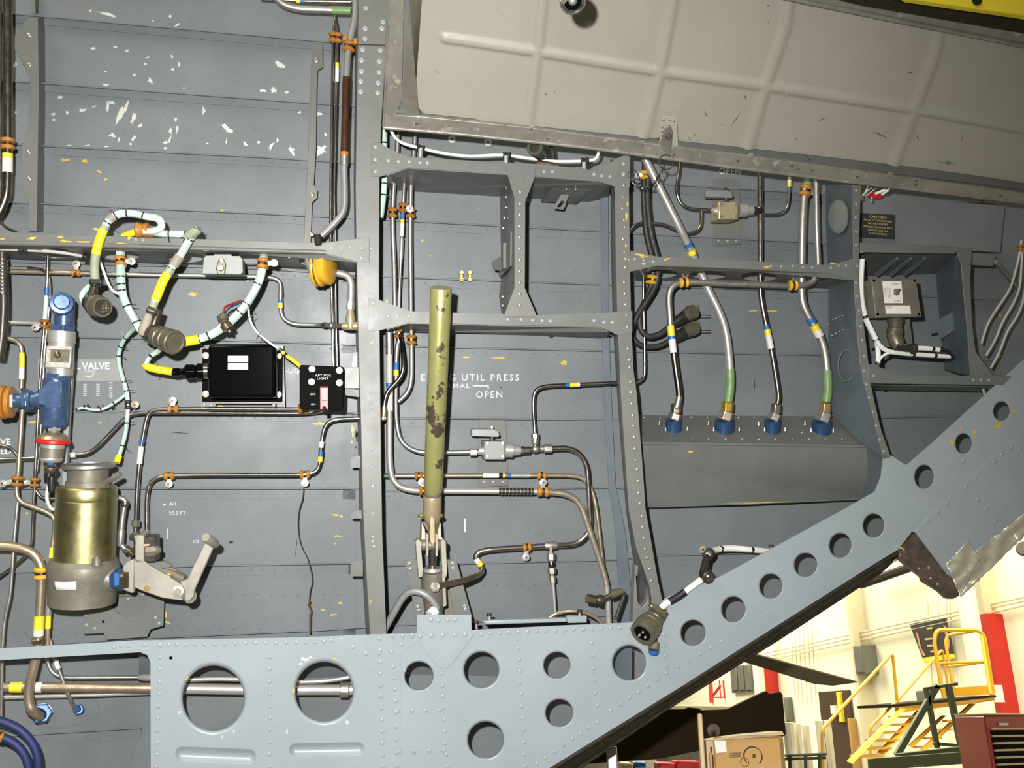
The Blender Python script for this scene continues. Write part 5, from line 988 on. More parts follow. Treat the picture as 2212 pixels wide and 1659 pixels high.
O('label_strip', lb.add([v for pr in Ls for v in pr], [(2 * k, 2 * k + 1, 2 * k + 3, 2 * k + 2) for k in range(8)]), 'sticker_white', gc).modifiers.new('t', 'SOLIDIFY').thickness = .001
O('pull_rod', turn((222, 1047, -.02), (260, 1024, -.05), [(0, 5), (.1, 6), (.95, 6), (1, 5)], 12), 'matt_steel', gc); O('rod_yoke', turn((212, 1050, -.01), (232, 1046, -.02), [(0, 8), (1, 9)], 10), 'cast_grey', gc)
# mounting plate behind it
mp = T('mount_plate', (270, 1300, .2), 'grey notched mounting plate with round recess behind the gold canister', 'plate')
O('plate', plate([(180, 1290), (355, 1285), (353, 1352), (325, 1360), (318, 1376), (230, 1382), (224, 1368), (180, 1370)], .20, .004, [ell(277, 1290, 40, 42, .20)]), 'grey_paint', mp, bevel=.0008)
O('recess', plate(rect(230, 1245, 325, 1340), .215, .003), 'grey_paint', mp)
rivets(mp, [(277, 1293), (308, 1284), (186, 1350), (205, 1358), (335, 1335), (344, 1346)], .2, 3.5); screw(mp, 223, 1343, .199, 3, .001, 'gloss_black', 'open_hole')
# small valve, lever and handle
sv = T('selector_valve', (315, 1190, .02), 'small dark grey valve block where the long tubes end, above the lever plate', 'valve')
O('block', pbox(292, 1156, 311, 1218, -.02, .06), 'lever_grey', sv, bevel=.003); O('side_block', pbox(309, 1160, 336, 1216, .0, .06), 'dark_connector', sv, bevel=.004)
O('dome', turn((312, 1190, .01), (348, 1188, .01), [(0, 14), (.6, 14), (.8, 11), (1, 5)], 8), 'cast_grey', sv); O('top_elbow', turn((313, 1168, .03), (338, 1172, .03), [(0, 10), (.6, 10), (1, 7)], 12), 'dark_connector', sv)
O('inlet_nut', turn((282, 1196, .05), (296, 1184, .03), [(0, 8), (.4, 9), (.5, 7), (1, 9)], 10), 'bronze', sv); O('pointer', plate([(305, 1176), (322, 1175), (323, 1179), (306, 1181)], -.03, .004), 'tan_steel', sv)
O('top_boss', turn((293, 1166, .0), (293, 1152, .0), [(0, 12), (.6, 13), (1, 10)], 16), 'dark_connector', sv)
lv = T('control_lever', (370, 1230, -.02), 'grey bellcrank lever plate with an angled arm ending in a round pin', 'lever')
O('lever_plate', plate([(288, 1212), (300, 1205), (325, 1222), (395, 1264), (402, 1290), (396, 1297), (350, 1292), (310, 1278), (289, 1268)], -.02, .01), 'lever_grey', lv, bevel=.002)
O('side_plate', plate([(264, 1226), (276, 1212), (290, 1208), (290, 1280), (284, 1282), (266, 1275)], .0, .02), 'lever_grey', lv, bevel=.003)
O('web', plate([(318, 1216), (355, 1212), (373, 1224), (352, 1228), (335, 1238)], .02, .01), 'grey_paint', lv, bevel=.001)
O('back_arm', plate([(334, 1232), (372, 1226), (400, 1242), (402, 1252), (392, 1258), (356, 1248)], .0, .01), 'grey_paint', lv, bevel=.002)
O('arm', plate([(388, 1256), (404, 1252), (410, 1238), (441, 1175), (452, 1172), (462, 1180), (461, 1184), (420, 1276), (420, 1288), (410, 1299), (398, 1298), (398, 1276)], -.04, .022), 'lever_grey', lv, bevel=.003)
O('hub', turn((397, 1280, .0), (412, 1290, -.03), [(0, 12), (1, 14)], 18), 'lever_grey', lv)
O('pin', turn((444, 1160, -.075), (466, 1176, -.03), [(0, 9), (.04, 10), (.96, 10), (1, 9)], 20), 'lever_grey', lv)
screw(lv, 384, 1278, -.024, 7.5, .006, 'tan_steel', 'bolt_head', washer=13); screw(lv, 318, 1270, -.02, 7, .004, 'brass', 'bolt_head'); screw(lv, 368, 1236, -.002, 7, .006, 'brass', 'bolt_head')
O('link', turn((374, 1240, .0), (398, 1252, -.01), [(0, 9), (1, 10)], 12), 'cast_grey', lv)
# ================================================================ strut with clevis and actuator
st = T('door_strut', (944, 860, -.06), 'yellow-green chipped strut tube standing upright in front of the middle bay', 'strut')
A_, B_ = P(953, 622, -.14), P(935, 1062, .03); s1 = (A_ - CAM).dot(FW) / F; s2 = (B_ - CAM).dot(FW) / F; axs = B_ - A_; Ls_ = axs.length
r1, r2_ = 23.5 * s1, 20.5 * s2
O('outer_tube', MB().lathe(A_, axs, [(0, r1 * .86), (0, r1 * .97), (.002, r1), (Ls_ * .5, (r1 + r2_) / 2), (Ls_ * .97, r2_), (Ls_, r2_ * .93)], 40), 'strut_paint', st)
O('tube_mouth', MB().lathe(A_ - axs.normalized() * .0006, axs, [(0, r1 * .98), (.004, r1 * 1.0)], 40), 'strut_cream', st)
chips(st, [(0, 0, .1, .1, 0)], .5, 'seal_dark') if False else None
O('collar', turn((935, 1058, .03), (934, 1072, .034), [(0, 17), (.2, 18.5), (.8, 18.5), (1, 17)], 32), 'cast_grey', st)
O('socket', turn((934, 1070, .034), (933, 1140, .06), [(0, 19), (.03, 20), (.65, 19.5), (.8, 16), (.92, 10), (1, 5)], 32), 'strut_cream', st)
O('tongue', plate([(929, 1118), (940, 1118), (941, 1170), (938, 1178), (932, 1178), (928, 1170)], .02, .06), 'strut_cream', st, bevel=.003)
O('yoke_leg', plate([(911, 1128), (918, 1140), (919, 1172), (909, 1172)], .06, .05), 'tan_steel', st, bevel=.002); O('yoke_leg', plate([(952, 1128), (946, 1140), (945, 1172), (954, 1172)], .06, .05), 'tan_steel', st, bevel=.002)
O('grease_nipple', turn((914, 1114, .04), (902, 1114, .04), [(0, 4.5), (.4, 5), (.45, 3), (.8, 4), (1, 2)], 12), 'brass', st); O('bolt_head', turn((951, 1114, .04), (956, 1114, .04), [(0, 5), (1, 4)], 8), 'brass', st)
ac = T('actuator', (934, 1250, .05), 'grey hydraulic actuator body with clevis beneath the yellow-green strut', 'actuator')
O('cross_pin', turn((897, 1177, .05), (965, 1177, .05), [(0, 7), (.04, 11), (.2, 11), (.22, 12), (.78, 12), (.8, 11), (.96, 11), (1, 7)], 20), 'cast_grey', ac)
for (x, y, x2) in ((903, 1176, 908), (957, 1176, 960)):
    O('clevis_ear', plate([(x - 6, 1170), (x, 1164), (x + 6, 1170), (x2 + 6, 1235), (x2 + 4, 1248), (x2 - 4, 1248)], .02, .03), 'lever_grey', ac, bevel=.002)
for x in (923, 943): O('link_plate', plate([(x - 2.5, 1154), (x + 2.5, 1154), (x + 2.5, 1202), (x - 2, 1202)], .01, .03), 'lever_grey', ac, bevel=.001)
O('piston_rod', turn((934, 1182, .05), (934, 1240, .06), [(0, 9), (1, 9)], 20), 'steel', ac)
O('gland_ring', turn((934, 1227, .055), (934, 1233, .055), [(0, 20), (1, 21)], 28), 'white_metal', ac)
O('cylinder', turn((934, 1232, .055), (938, 1345, .09), [(0, 24), (.1, 26), (.35, 26), (.45, 23), (1, 20)], 32), 'cast_grey', ac)
O('outer_bracket', plate([(955, 1240), (962, 1244), (965, 1308), (958, 1312)], .02, .02), 'lever_grey', ac, bevel=.001)
O('white_nut', turn((938, 1268, .0), (942, 1266, -.01), [(0, 12), (.5, 13), (1, 9)], 6), 'white_metal', ac, smooth=False, bevel=.001)
us = T('strut_support', (945, 1290, .12), 'grey riveted channel bracket standing behind the actuator', 'bracket')
O('left_leg', plate([(874, 1212), (900, 1208), (910, 1250), (925, 1345), (900, 1345), (884, 1260)], .1, .004), 'grey_paint', us, bevel=.001)
O('right_leg', plate([(966, 1208), (986, 1210), (1000, 1262), (1019, 1330), (1019, 1350), (985, 1350), (972, 1280)], .08, .004), 'grey_paint', us, bevel=.001)
O('back_plate', plate([(900, 1250), (975, 1250), (990, 1345), (920, 1345)], .16, .004), 'satin_black' if False else 'cast_grey', us)
rivets(us, [(884, 1217), (887, 1228), (977, 1217), (979, 1227), (1003, 1308), (1005, 1316), (902, 1310), (905, 1318)], .08, 4)
# small hardware above the panel edge
def bolt(x, y, r, h, d, lab):
    q = T('bolt', (x, y, d), lab, 'bolt'); O('shank', turn((x, y + h, d), (x, y, d), [(0, r * .55), (1, r * .55)], 10), 'matt_steel', q); O('bolt_head', turn((x, y + 4, d), (x, y - 1, d), [(0, r), (.8, r), (1, r * .8)], 12), 'dark_steel', q)
bolt(1057, 1326, 6, 22, .05, 'dark-headed bolt standing near the gusset, left of the flat strip'); bolt(1029, 1343, 6, 14, .03, 'short bolt right beside the panel gusset'); bolt(1252, 1318, 6, 18, .05, 'dark-headed bolt standing under the tan arched tube')
fs = T('ledge_strip', (1160, 1345, .04), 'pale flat strip lying along the panel top edge below the thin branch tube', 'strip')
O('strip', plate([(1042, 1342), (1100, 1339), (1224, 1336), (1226, 1344), (1050, 1350)], .03, .02), 'panel_paint', fs, bevel=.003); O('block', plate([(1224, 1333), (1268, 1331), (1268, 1345), (1226, 1346)], .04, .02), 'panel_paint', fs, bevel=.002)
ec = T('elbow_connector', (1300, 1295, .06), 'dark elbow connector with cap beside the curved tubes near the frame foot', 'connector')
O('cap', turn((1266, 1292, .06), (1288, 1296, .06), [(0, 8), (.05, 10), (.9, 10), (1, 8)], 6), 'bronze', ec, smooth=False, bevel=.001); O('coupling_ring', turn((1288, 1295, .06), (1304, 1297, .06), [(0, 9), (.5, 12), (.9, 11), (1, 7)], 14), 'dark_connector', ec)
O('link', turn((1300, 1296, .07), (1325, 1282, .07), [(0, 5), (1, 5)], 10), 'dark_connector', ec)
O('upper_body', turn((1318, 1284, .07), (1345, 1277, .07), [(0, 10), (.5, 9), (1, 6)], 12), 'olive_connector', ec); O('tail_tube', MB().tube(smooth_path([(1340, 1278, .07), (1350, 1282, .07), (1338, 1315, .07), (1330, 1340, .07)], 8), .006, 8), 'black_rubber', ec)
# washers, nuts
for (x, lab) in ((976, 'left white washer on the skin beneath the door edge'), (1054, 'right white washer on the skin beneath the door edge')):
    y = 301 if x < 1000 else 308; q = T('washer', (x, y, .29), lab, 'washer'); s_ = pxs(x, y, .29); O('ring', MB().lathe(P(x, y, .297), -N, [(0, 8.5 * s_), (.003, 8.5 * s_), (.003, 3 * s_), (0, 3 * s_)], 20), 'chip_white', q)
for (x, lab) in ((996, 'left pair of stacked brass nuts on the skin above the strut'), (1014, 'right pair of stacked brass nuts on the skin above the strut')):
    q = T('nut_pair', (x, 597, .28), lab, 'nut')
    for (y, r) in ((590, 5.5), (597, 3.5), (604, 5.5)): O('nut', disc(x, y, .28, r, .012, 8), 'brass', q)
# mint strip visible beside the broad frame
h = bundle('wire_harness', [(830, 250), (829, 300), (831, 380), (828, 430), (822, 470)], 6.5, 'mint_wrap', 'mint harness strip peeking out right of the broad frame below the door corner', .1, strands=4)
ties(h, [(829, 306), (828, 400), (826, 424)])
# white door-edge wire
p = cable('white_wire', [(838, 262), (843, 280), (856, 302), (875, 312), (900, 318), (954, 331), (1010, 338), (1087, 334), (1156, 344), (1200, 349), (1255, 348), (1280, 347), (1291, 340), (1294, 322)], 3.3, 'white_wire', 'long white wire strung under the door edge on three standoffs', 'wire', d=.03)
for (x, y) in ((908, 321), (1093, 336), (1262, 350)):
    c_ = clamp(p, x, y, None, 'black_rubber', w=9, k=5); O('standoff', turn((x, y + 1, .02), (x, y + 22, .02), [(0, 5), (1, 5)], 12), 'white_metal', c_)
gp = T('green_plug', (1165, 330, -.02), 'olive green round plug facing out below the door edge', 'plug')
O('shell', turn((1176, 338, .04), (1155, 318, -.045), [(0, 10), (.4, 12), (.45, 16), (.8, 17), (.97, 18), (1, 17), (1, 11), (.8, 10)], 24), 'plug_green', gp); O('socket', turn((1157, 320, -.03), (1156.5, 319.5, -.035), [(0, 11), (1, 11)], 20), 'seal_dark', gp)
O('bracket_arm', MB().tube(smooth_path([(1170, 336, .03), (1180, 325, .04), (1190, 315, .05), (1195, 345, .05)], 8), .007, 8), 'black_rubber', gp); O('bracket_foot', turn((1160, 352, .03), (1205, 358, .03), [(0, 8), (1, 6)], 10), 'bronze', gp)
# large three-pin connector hanging at the panel
cc = T('power_connector', (1405, 1350, -.05), 'big olive three-pin connector hanging in front of the panel corner', 'connector')
O('shell', turn((1430, 1314, .02), (1387, 1370, -.05), [(0, 13), (.1, 17), (.12, 20), (.26, 21), (.28, 17), (.34, 17), (.36, 21), (.46, 22), (.48, 20), (.54, 21), (.56, 26), (.64, 27), (.66, 26), (.7, 28), (.95, 28.5), (1, 27), (1, 20), (.93, 19)], 32), 'olive_connector', cc, angle=22)
O('insert', turn((1394, 1360, -.035), (1388.5, 1367.5, -.0465), [(0, 18.5), (1, 18.5)], 24), 'gloss_black', cc)
for (x, y) in ((1388, 1367), (1380, 1374), (1393, 1378)): O('pin', turn((x + 2, y - 3, -.045), (x, y, -.052), [(0, 2.6), (.8, 2.6), (1, 1.5)], 10), 'white_metal', cc)
O('strain_clamp', plate([(1402, 1310), (1412, 1304), (1436, 1318), (1443, 1326), (1436, 1336), (1425, 1326)], -.03, .02), 'olive_connector', cc, bevel=.004); screw(cc, 1439, 1325, -.03, 4, .004, 'steel')
cp = T('capped_fitting', (1412, 1395, -.02), 'small hex fitting with a light blue cap below the big connector', 'fitting')
O('hex_body', turn((1413, 1386, -.01), (1412, 1405, -.02), [(0, 11), (.1, 12), (.9, 12), (1, 11)], 6), 'bronze', cp, smooth=False, bevel=.001); O('neck', turn((1414, 1374, .0), (1413, 1388, -.01), [(0, 7), (1, 7)], 12), 'black_plastic', cp); O('blue_cap', turn((1412, 1404, -.02), (1412, 1413, -.02), [(0, 11), (.6, 11), (1, 9)], 20), 'bright_blue', cp)
p = bundle('white_cable', [(1428, 1314), (1440, 1303), (1470, 1287), (1500, 1262), (1518, 1250), (1526, 1236, .0)], 6.5, 'white_wire', 'white wire bundle with black sleeve rising from the big connector', -.01, strands=4)
band(p, (1446, 1298), (1478, 1281), 'black_plastic', 'black_sleeve', k=1.25); band(p, (1478, 1281), (1496, 1266), 'black_plastic', 'black_sleeve', k=.9)
O('branch_plug', turn((1520, 1238, .0), (1532, 1248, -.035), [(0, 9), (.3, 14), (.9, 14), (1, 11)], 20), 'dark_connector', p.root); O('plug_face', turn((1532, 1248, -.036), (1533, 1249, -.039), [(0, 8), (1, 5)], 14), 'steel', p.root)
p = bundle('white_cable', [(1518, 1240, .02), (1524, 1215, .05), (1528, 1198, .08), (1545, 1187, .14), (1580, 1184, .16), (1625, 1188, .16), (1675, 1192, .2)], 6.2, 'white_wire', 'upper white wire bundle running behind the diagonal panel', .1, strands=4)
band(p, (1519, 1236), (1527, 1203), 'black_rubber', 'black_sleeve', k=1.25); clamp(p, 1530, 1194, (-14, -10), 'black_rubber', w=10, k=6, bolt='strut_cream'); ties(p, [(1556, 1186), (1624, 1188)], w=6, tails=False)
bolt(1666, 1178, 6, 14, .18, 'small tan post where the upper white bundle meets the diagonal panel')
# ================================================================ control box bay
pl = T('caution_placard', (1896, 488, .19), 'black placard with pale caution lettering in the far right bay', 'placard')
PP = Pl((1859, 461, .17), (1933, 464, .17), (1858, 513, .17))
O('plate', MB().slab([PP.at(*q) for q in ((1859, 460), (1934, 464), (1932, 516), (1858, 512))], N * .002), 'lettering_dark', pl)
for (s, y, hh) in (('CAUTION', 469.5, 6), ('PRIOR TO CONNECTING', 477, 3.9), ('BATTERY ENSURE', 484, 3.9), ('EPU/GRA CONTROL BOX', 491.5, 3.9), ('SWITCH IS IN THE', 498.5, 3.9), ('STOP POSITION', 505.5, 3.9)):
    text(s, 1896, y, hh, pl, m='lettering_gold', plane=PP, rot=radians(-2.5), wide=1.05)
eb = T('control_box', (1935, 645, .03), 'olive grey start stop control box in the far right bay', 'box')
FB = [(1883, 604), (1978, 603), (1990, 683), (1893, 686)]
O('housing', MB().slab(poly(FB, -.02) , N * .09), 'cast_grey', eb, bevel=.004); O('lid', MB().slab(poly([(1882, 603), (1979, 602), (1991, 684), (1892, 687)], -.026), N * .006), 'cast_grey', eb, bevel=.002)
O('side_wall', MB().slab([P(1883, 605, -.02), P(1893, 686, -.02), P(1878, 690, .1), P(1866, 612, .1)], U * .004), 'cast_grey', eb)
for (x, y) in ((1888, 606), (1976, 606), (1896, 679), (1985, 679)): screw(eb, x, y, -.026, 3.4, .001, 'gloss_black')
O('switch_label', MB().slab(poly([(1906, 608), (1947, 608), (1951, 655), (1911, 655)], -.0275), N * .001), 'sticker_white', eb); O('maker_label', MB().slab(poly([(1912, 660), (1966, 660), (1968, 678), (1914, 678)], -.0275), N * .001), 'sticker_white', eb)
text('START', 1934, 613, 3.4, eb, m='lettering_dark', d=-.0285, wide=1.2); text('STOP', 1938, 650, 3.4, eb, m='lettering_dark', d=-.0285, wide=1.2); text('CAUTION', 1913, 632, 3, eb, m='lettering_dark', d=-.0285, rot=pi / 2 + .1); text('DO NOT LEAVE IN', 1918, 632, 2, eb, m='lettering_dark', d=-.0285, rot=pi / 2 + .1); text('START POSITION', 1923, 632, 2, eb, m='lettering_dark', d=-.0285, rot=pi / 2 + .1)
text('EATON', 1921, 663.5, 2.6, eb, m='lettering_dark', d=-.0285); text('- -- ---- --', 1940, 671, 2, eb, m='hangar_trim', d=-.0285)
O('switch_boss', disc(1936, 631, -.028, 7.5, .004, 18), 'cast_grey', eb); O('toggle', turn((1937, 630, -.03), (1943, 626, -.05), [(0, 2), (1, 3)], 10), 'steel', eb)
O('mount_plate', plate([(1875, 690), (1965, 690), (1972, 748), (1880, 752)], .12, .004), 'grey_paint', eb)
O('lower_connector', turn((1934, 686, .02), (1932, 730, .01), [(0, 15), (.1, 17), (.25, 17), (.3, 15), (.55, 15), (.6, 17), (1, 16)], 24), 'olive_connector', eb); O('elbow', turn((1930, 722, .01), (1942, 752, -.01), [(0, 16), (.6, 16), (1, 10)], 20), 'olive_connector', eb); O('elbow_arm', turn((1934, 748, -.01), (1976, 754, -.01), [(0, 9), (.8, 9), (.85, 12), (1, 12)], 14), 'dark_connector', eb); screw(eb, 1957, 744, -.02, 4, .004, 'steel')
p = bundle('white_cable', [(1863, 560), (1860, 600), (1860, 640), (1866, 680), (1880, 710), (1894, 736), (1897, 760), (1897, 784)], 5.5, 'white_wire', 'white wire bundle running down beside the control box to its tied end', .02, strands=4); ties(p, [(1867, 683), (1893, 737), (1897, 785)], w=6, tails=False)
p = bundle('white_cable', [(1893, 736), (1902, 750), (1920, 760), (1960, 764), (2000, 767), (2030, 769), (2052, 770)], 4.8, 'white_wire', 'lower white strand looping right below the control box connector', 0, strands=3); ties(p, [(1976, 765), (2022, 768)], w=6, tails=False)
p = bundle('white_cable', [(1976, 752), (2000, 752), (2030, 755), (2050, 762), (2054, 770)], 5, 'white_wire', 'upper white strand of the loop leaving the control box elbow', .0, strands=3); ties(p, [(2017, 753)], w=6, tails=False); band(p, (2030, 755), (2054, 770), 'black_plastic', 'black_sleeve', k=1.2)
p = cable('white_wire', [(1897, 784), (1902, 772), (1918, 762), (1935, 762)], 3, 'white_wire', 'small white wire curl joining the tied end below the control box', 'wire', d=.0)
p = cable('white_wire', [(1877, 400), (1868, 420), (1855, 432), (1847, 470), (1846, 512)], 2.4, 'grey_wire', 'thin white wire beside the caution placard', 'wire', d=.15)
fg = T('warning_streamer', (1900, 416, .1), 'red streamer with white straps hanging behind the door edge', 'streamer')
O('streamer', MB().slab([P(1872, 424, .1), P(1888, 414, .09), P(1905, 420, .1), P(1910, 420, .1), P(1905, 426, .1), P(1895, 429, .1)], N * .002), 'red_seal', fg); 
for (a, b) in (((1890, 419), (1912, 410)), ((1904, 421), (1922, 408))): O('strap', MB().tube([P(*a, .09), P(*b, .08)], .004, 8), 'white_wire', fg)
for (a, b) in (((1862, 421), (1884, 405)), ((1870, 423), (1893, 406))): O('wire', MB().tube([P(*a, .09), P(*b, .08)], .001, 6), 'white_wire', fg)
for (x, y) in ((1863, 425), (1884, 426), (1863, 431), (1884, 433)): rivets(fg, [(x, y)], .1, 3.5, m='rivet_metal')
# ================================================================ open access door (tilted towards the camera)
dr = T('access_door', (1500, 200, -.2), 'large open cream door with quilted raised ribs and worn metal rim', 'door')
DP = Pl((827, 277, -.06), (2212, 440, -.06), (838, -30, -.34))
def dpt(x, y, o=0.0): return DP.at(x, y, o)
def dplate(pts, o, th): return MB().slab([dpt(x, y, o) for x, y in pts], DP.n * th)
O('bottom_rim', dplate([(826, 272), (857, 247), (910, 250), (1138, 273), (1400, 308), (1613, 335), (1918, 376), (2212, 415), (2400, 440), (2400, 465), (2212, 440), (1857, 397), (1560, 360), (1265, 320), (1000, 292), (827, 277)], -.004, .010), 'rim_metal', dr, bevel=.0015)
O('rim_lip', MB().tube([dpt(*q, -.002) for q in ((828, 274), (1000, 289), (1265, 317), (1560, 357), (1857, 394), (2212, 436), (2400, 461))], .0055, 10), 'rim_metal', dr)
O('left_rim', dplate([(838, -60), (874, -60), (873, 0), (868, 215), (857, 247), (826, 274), (830, 200), (837, 0)], -.004, .010), 'rim_metal', dr, bevel=.0015)
O('rim_lip', MB().tube([dpt(840, -60, -.004), dpt(839, 0, -.004), dpt(832, 200, -.004), dpt(828, 272, -.004)], .003, 8), 'rim_metal', dr)
O('left_step', dplate([(873, -60), (888, -60), (885, 0), (876, 200), (880, 238), (900, 252), (857, 248), (868, 215)], .008, .004), 'grey_paint', dr)
O('inner_wall', MB().slab([dpt(884, -60, .006), dpt(884, 0, .006), dpt(870, 215, .006), dpt(878, 242, .006), dpt(905, 252, .006), dpt(912, 250, .03), dpt(899, 238, .03), dpt(898, 200, .03), dpt(912, 0, .03), dpt(914, -60, .03)], DP.n * .003), 'cast_grey', dr)  # darker grey puts the grazing shade of the recess into this wall's colour
# cream inner skin as one smooth relief
import numpy as np
Hs = [[(962, 92), (1165, 122), (1430, 165), (1658, 196), (1980, 245), (2212, 287), (2400, 322)]]
Vs = [[(1177, -60), (1175, 0), (1163, 120), (1140, 285)], [(1463, -60), (1460, 0), (1430, 160), (1388, 330)], [(1722, -60), (1712, 0), (1702, 70), (1660, 190), (1615, 350)], [(2055, 40), (2040, 70), (2026, 130), (1985, 240), (1925, 395)], [(2400, 60), (2330, 240), (2275, 430)]]
def segd(X, Y, pl_):
    D = np.full(X.shape, 1e9)
    for (a, b) in zip(pl_, pl_[1:]):
        vx, vy = b[0] - a[0], b[1] - a[1]; L = vx * vx + vy * vy
        t = np.clip(((X - a[0]) * vx + (Y - a[1]) * vy) / L, 0, 1); D = np.minimum(D, np.hypot(X - a[0] - t * vx, Y - a[1] - t * vy))
    return D
def topy(x): return -60 if x < 1700 else (-60 + 60 * (x - 1640) / 100 if x < 1740 else 0 + (x - 1740) * .197)
def boty(x): return 256 + (x - 905) * .1205 + (x - 905) * (x - 905) * .0000035 + (3 if x > 1000 else 0)
nx, ny = 300, 90; xs = np.linspace(900, 2400, nx); vs = []; 
gx = np.zeros((ny, nx)); gy = np.zeros((ny, nx))
for i, x in enumerate(xs):
    t0, t1 = topy(x), boty(x)
    for j in range(ny): gy[j, i] = t0 + (t1 - t0) * j / (ny - 1); gx[j, i] = x
# slanted left border
for j in range(ny):
    for i in range(nx):
        lb_ = 912 - 14 * min(1, max(0, gy[j, i] / 200)); 
        if gy[j, i] > 225: lb_ += (gy[j, i] - 225) ** 2 * .02
        f_ = (gx[j, i] - 900) / 1500; gx[j, i] = lb_ + f_ * (2400 - lb_)
Hh = np.zeros_like(gx)
bump = lambda D, wd: np.exp(-(D / wd) ** 4)
for pl_ in Hs: Hh = np.maximum(Hh, bump(segd(gx, gy, pl_), 10))
for pl_ in Vs: Hh = np.maximum(Hh, bump(segd(gx, gy, pl_), 11))
vs = [dpt(float(gx[j, i]), float(gy[j, i]), .022 - .0075 * float(Hh[j, i])) for j in range(ny) for i in range(nx)]
fs_ = [(j * nx + i, j * nx + i + 1, (j + 1) * nx + i + 1, (j + 1) * nx + i) for j in range(ny - 1) for i in range(nx - 1)]
O('ribbed_skin', MB().add(vs, fs_), 'cream_paint', dr, angle=80)
O('outer_skin', MB().slab([dpt(845, -60, .036), dpt(834, 262, .036), dpt(2400, 445, .036), dpt(2400, 120, .036), dpt(1690, -60, .036)], DP.n * .004), 'grey_paint', dr)
O('top_rim', dplate([(1738, -2), (1900, 30), (2212, 93), (2400, 132), (2400, 84), (2212, 62), (1848, -2), (1700, -40), (1600, -40)], -.004, .01), 'rim_metal', dr, bevel=.0015)
O('top_rim_lip', MB().tube([dpt(*q, -.004) for q in ((1600, -28), (1738, 2), (1900, 35), (2212, 97), (2400, 136))], .006, 10), 'rim_metal', dr)
O('seal_strip', dplate([(1848, -2), (2212, 61), (2400, 98), (2400, 60), (2212, 34), (1960, -2), (1800, -40), (1700, -40)], -.03, .02), 'seal_dark', dr)
for (x, y) in ((900, 264), (1183, 298), (1455, 332), (1594, 345), (1723, 363), (1977, 397), (2160, 421), (1850, 380), (1710, 356)): screw(dr, 0, 0, 0, 1) if False else O('rim_bolt', MB().lathe(dpt(x, y, -.0045), -DP.n, [(0, .0045), (.001, .0045), (.002, .003)], 8), 'burnt_metal', dr)
for (x, y) in ((1148, 277), (1388, 311), (1622, 338), (1923, 378)): O('bead_end', MB().lathe(dpt(x, y, .0), -DP.n, [(0, .011), (.002, .010), (.004, .004)], 14), 'rim_metal', dr)
DM = Pl((827, 277, -.06), (2212, 440, -.06), (838, -30, -.34)); DM.o = DM.o + DM.n * .0208
chips(dr, [(rnd.uniform(1480, 2180), 0, rnd.uniform(3, 16), .7, rnd.uniform(-1.4, 1.4)) for k in range(1)], 0, 'seal_dark', 'scratch_marks', DM) if False else None
sm = [(x, y, a, .8, t) for (x, y, a, t) in ((1588, 260, 16, -1.0), (1775, 258, 14, -.4), (1900, 290, 18, .45), (1720, 300, 6, 1), (1982, 297, 8, 1.2), (2078, 300, 6, -1.5), (1748, 345, 15, .95), (1560, 270, 4, .2), (1524, 245, 9, 1.1), (1944, 292, 8, 1.2), (2040, 352, 22, .25), (2050, 350, 14, .3), (1465, 152, 4, 0), (1460, 151, 3, 1), (1448, 176, 4, 0), (1198, 197, 3, 1), (1180, 204, 3, 1), (1660, 12, 3, 0), (1660, 48, 3, 1), (1690, 52, 3, 1), (1966, 157, 5, 0), (1500, 290, 4, .8), (1490, 300, 5, .9), (1610, 210, 9, 1.2))]
chips(dr, sm, 0, 'seal_dark', 'scratch_marks', DM)
for k in range(0):
    x = rnd.uniform(1480, 2160); y = rnd.uniform(215, 340) + (x - 1500) * .08; a = rnd.uniform(-1, 1); L_ = rnd.uniform(3, 16)
    W8 = None
    O('scratch_mark', MB().slab([dpt(x, y, .0045), dpt(x + L_ * cos(a), y + L_ * sin(a), .0045), dpt(x + L_ * cos(a) - .8, y + L_ * sin(a) + 1.2, .0045)], DP.n * .0003), 'seal_dark', dr) if False else None
yb = T('yellow_beam', (2150, 5, -.5), 'bright yellow painted surface at the top right corner above the door', 'beam')
O('sheet', MB().slab([P(1880, -60, -.5), P(2400, -60, -.5), P(2400, 80, -.5), P(2212, 34, -.5), P(1964, -2, -.5)], N * .02), 'yellow_tape', yb, bevel=.002)
O('open_hole', disc(2110, 0, -.503, 12, .002, 18), 'seal_dark', yb)
# latch with ring and chain
la = T('door_latch', (1443, 300, -.09), 'worn latch plate with a split ring on the door lower rim', 'latch')
O('doubler', dplate([(1428, 251), (1462, 254), (1466, 318), (1424, 312)], .002, .003), 'cream_paint', la, bevel=.001)
O('hasp', dplate([(1434, 276), (1440, 268), (1448, 269), (1452, 280), (1450, 310), (1446, 328), (1436, 328), (1425, 308)], -.009, .005), 'matt_steel', la, bevel=.0015)
O('keeper_pin', MB().lathe(dpt(1443, 290, -.009), -DP.n, [(0, .009), (.005, .007), (.012, .004)], 14), 'burnt_metal', la)
for (x, y) in ((1434, 260), (1447, 260), (1456, 262), (1431, 275), (1430, 285), (1422, 298)): O('rivet', MB().lathe(dpt(x, y, .0015), -DP.n, [(0, .004), (.002, .003)], 8), 'rivet_metal', la)
def ring3(c, r, n1, n2, rr, k=24): return MB().tube([c + (n1 * cos(t) + n2 * sin(t)) * r for t in [2 * pi * j / k for j in range(k + 1)]], rr, 8, False)
O('split_ring', ring3(dpt(1436, 341, -.02), .020, U, V, .0018), 'dark_steel', la)
ch = T('keeper_chain', (1410, 385, -.02), 'short dark chain looping from the latch ring to the frame', 'chain')
cpx = smooth_path([(1433, 358, -.07), (1429, 372, -.06), (1420, 385, -.04), (1412, 400, -.02), (1400, 407, 0), (1384, 408, .01), (1372, 398, .02), (1364, 386, .02)], 20, step=.004)
acc = 0; last = cpx[0]; nl = 0
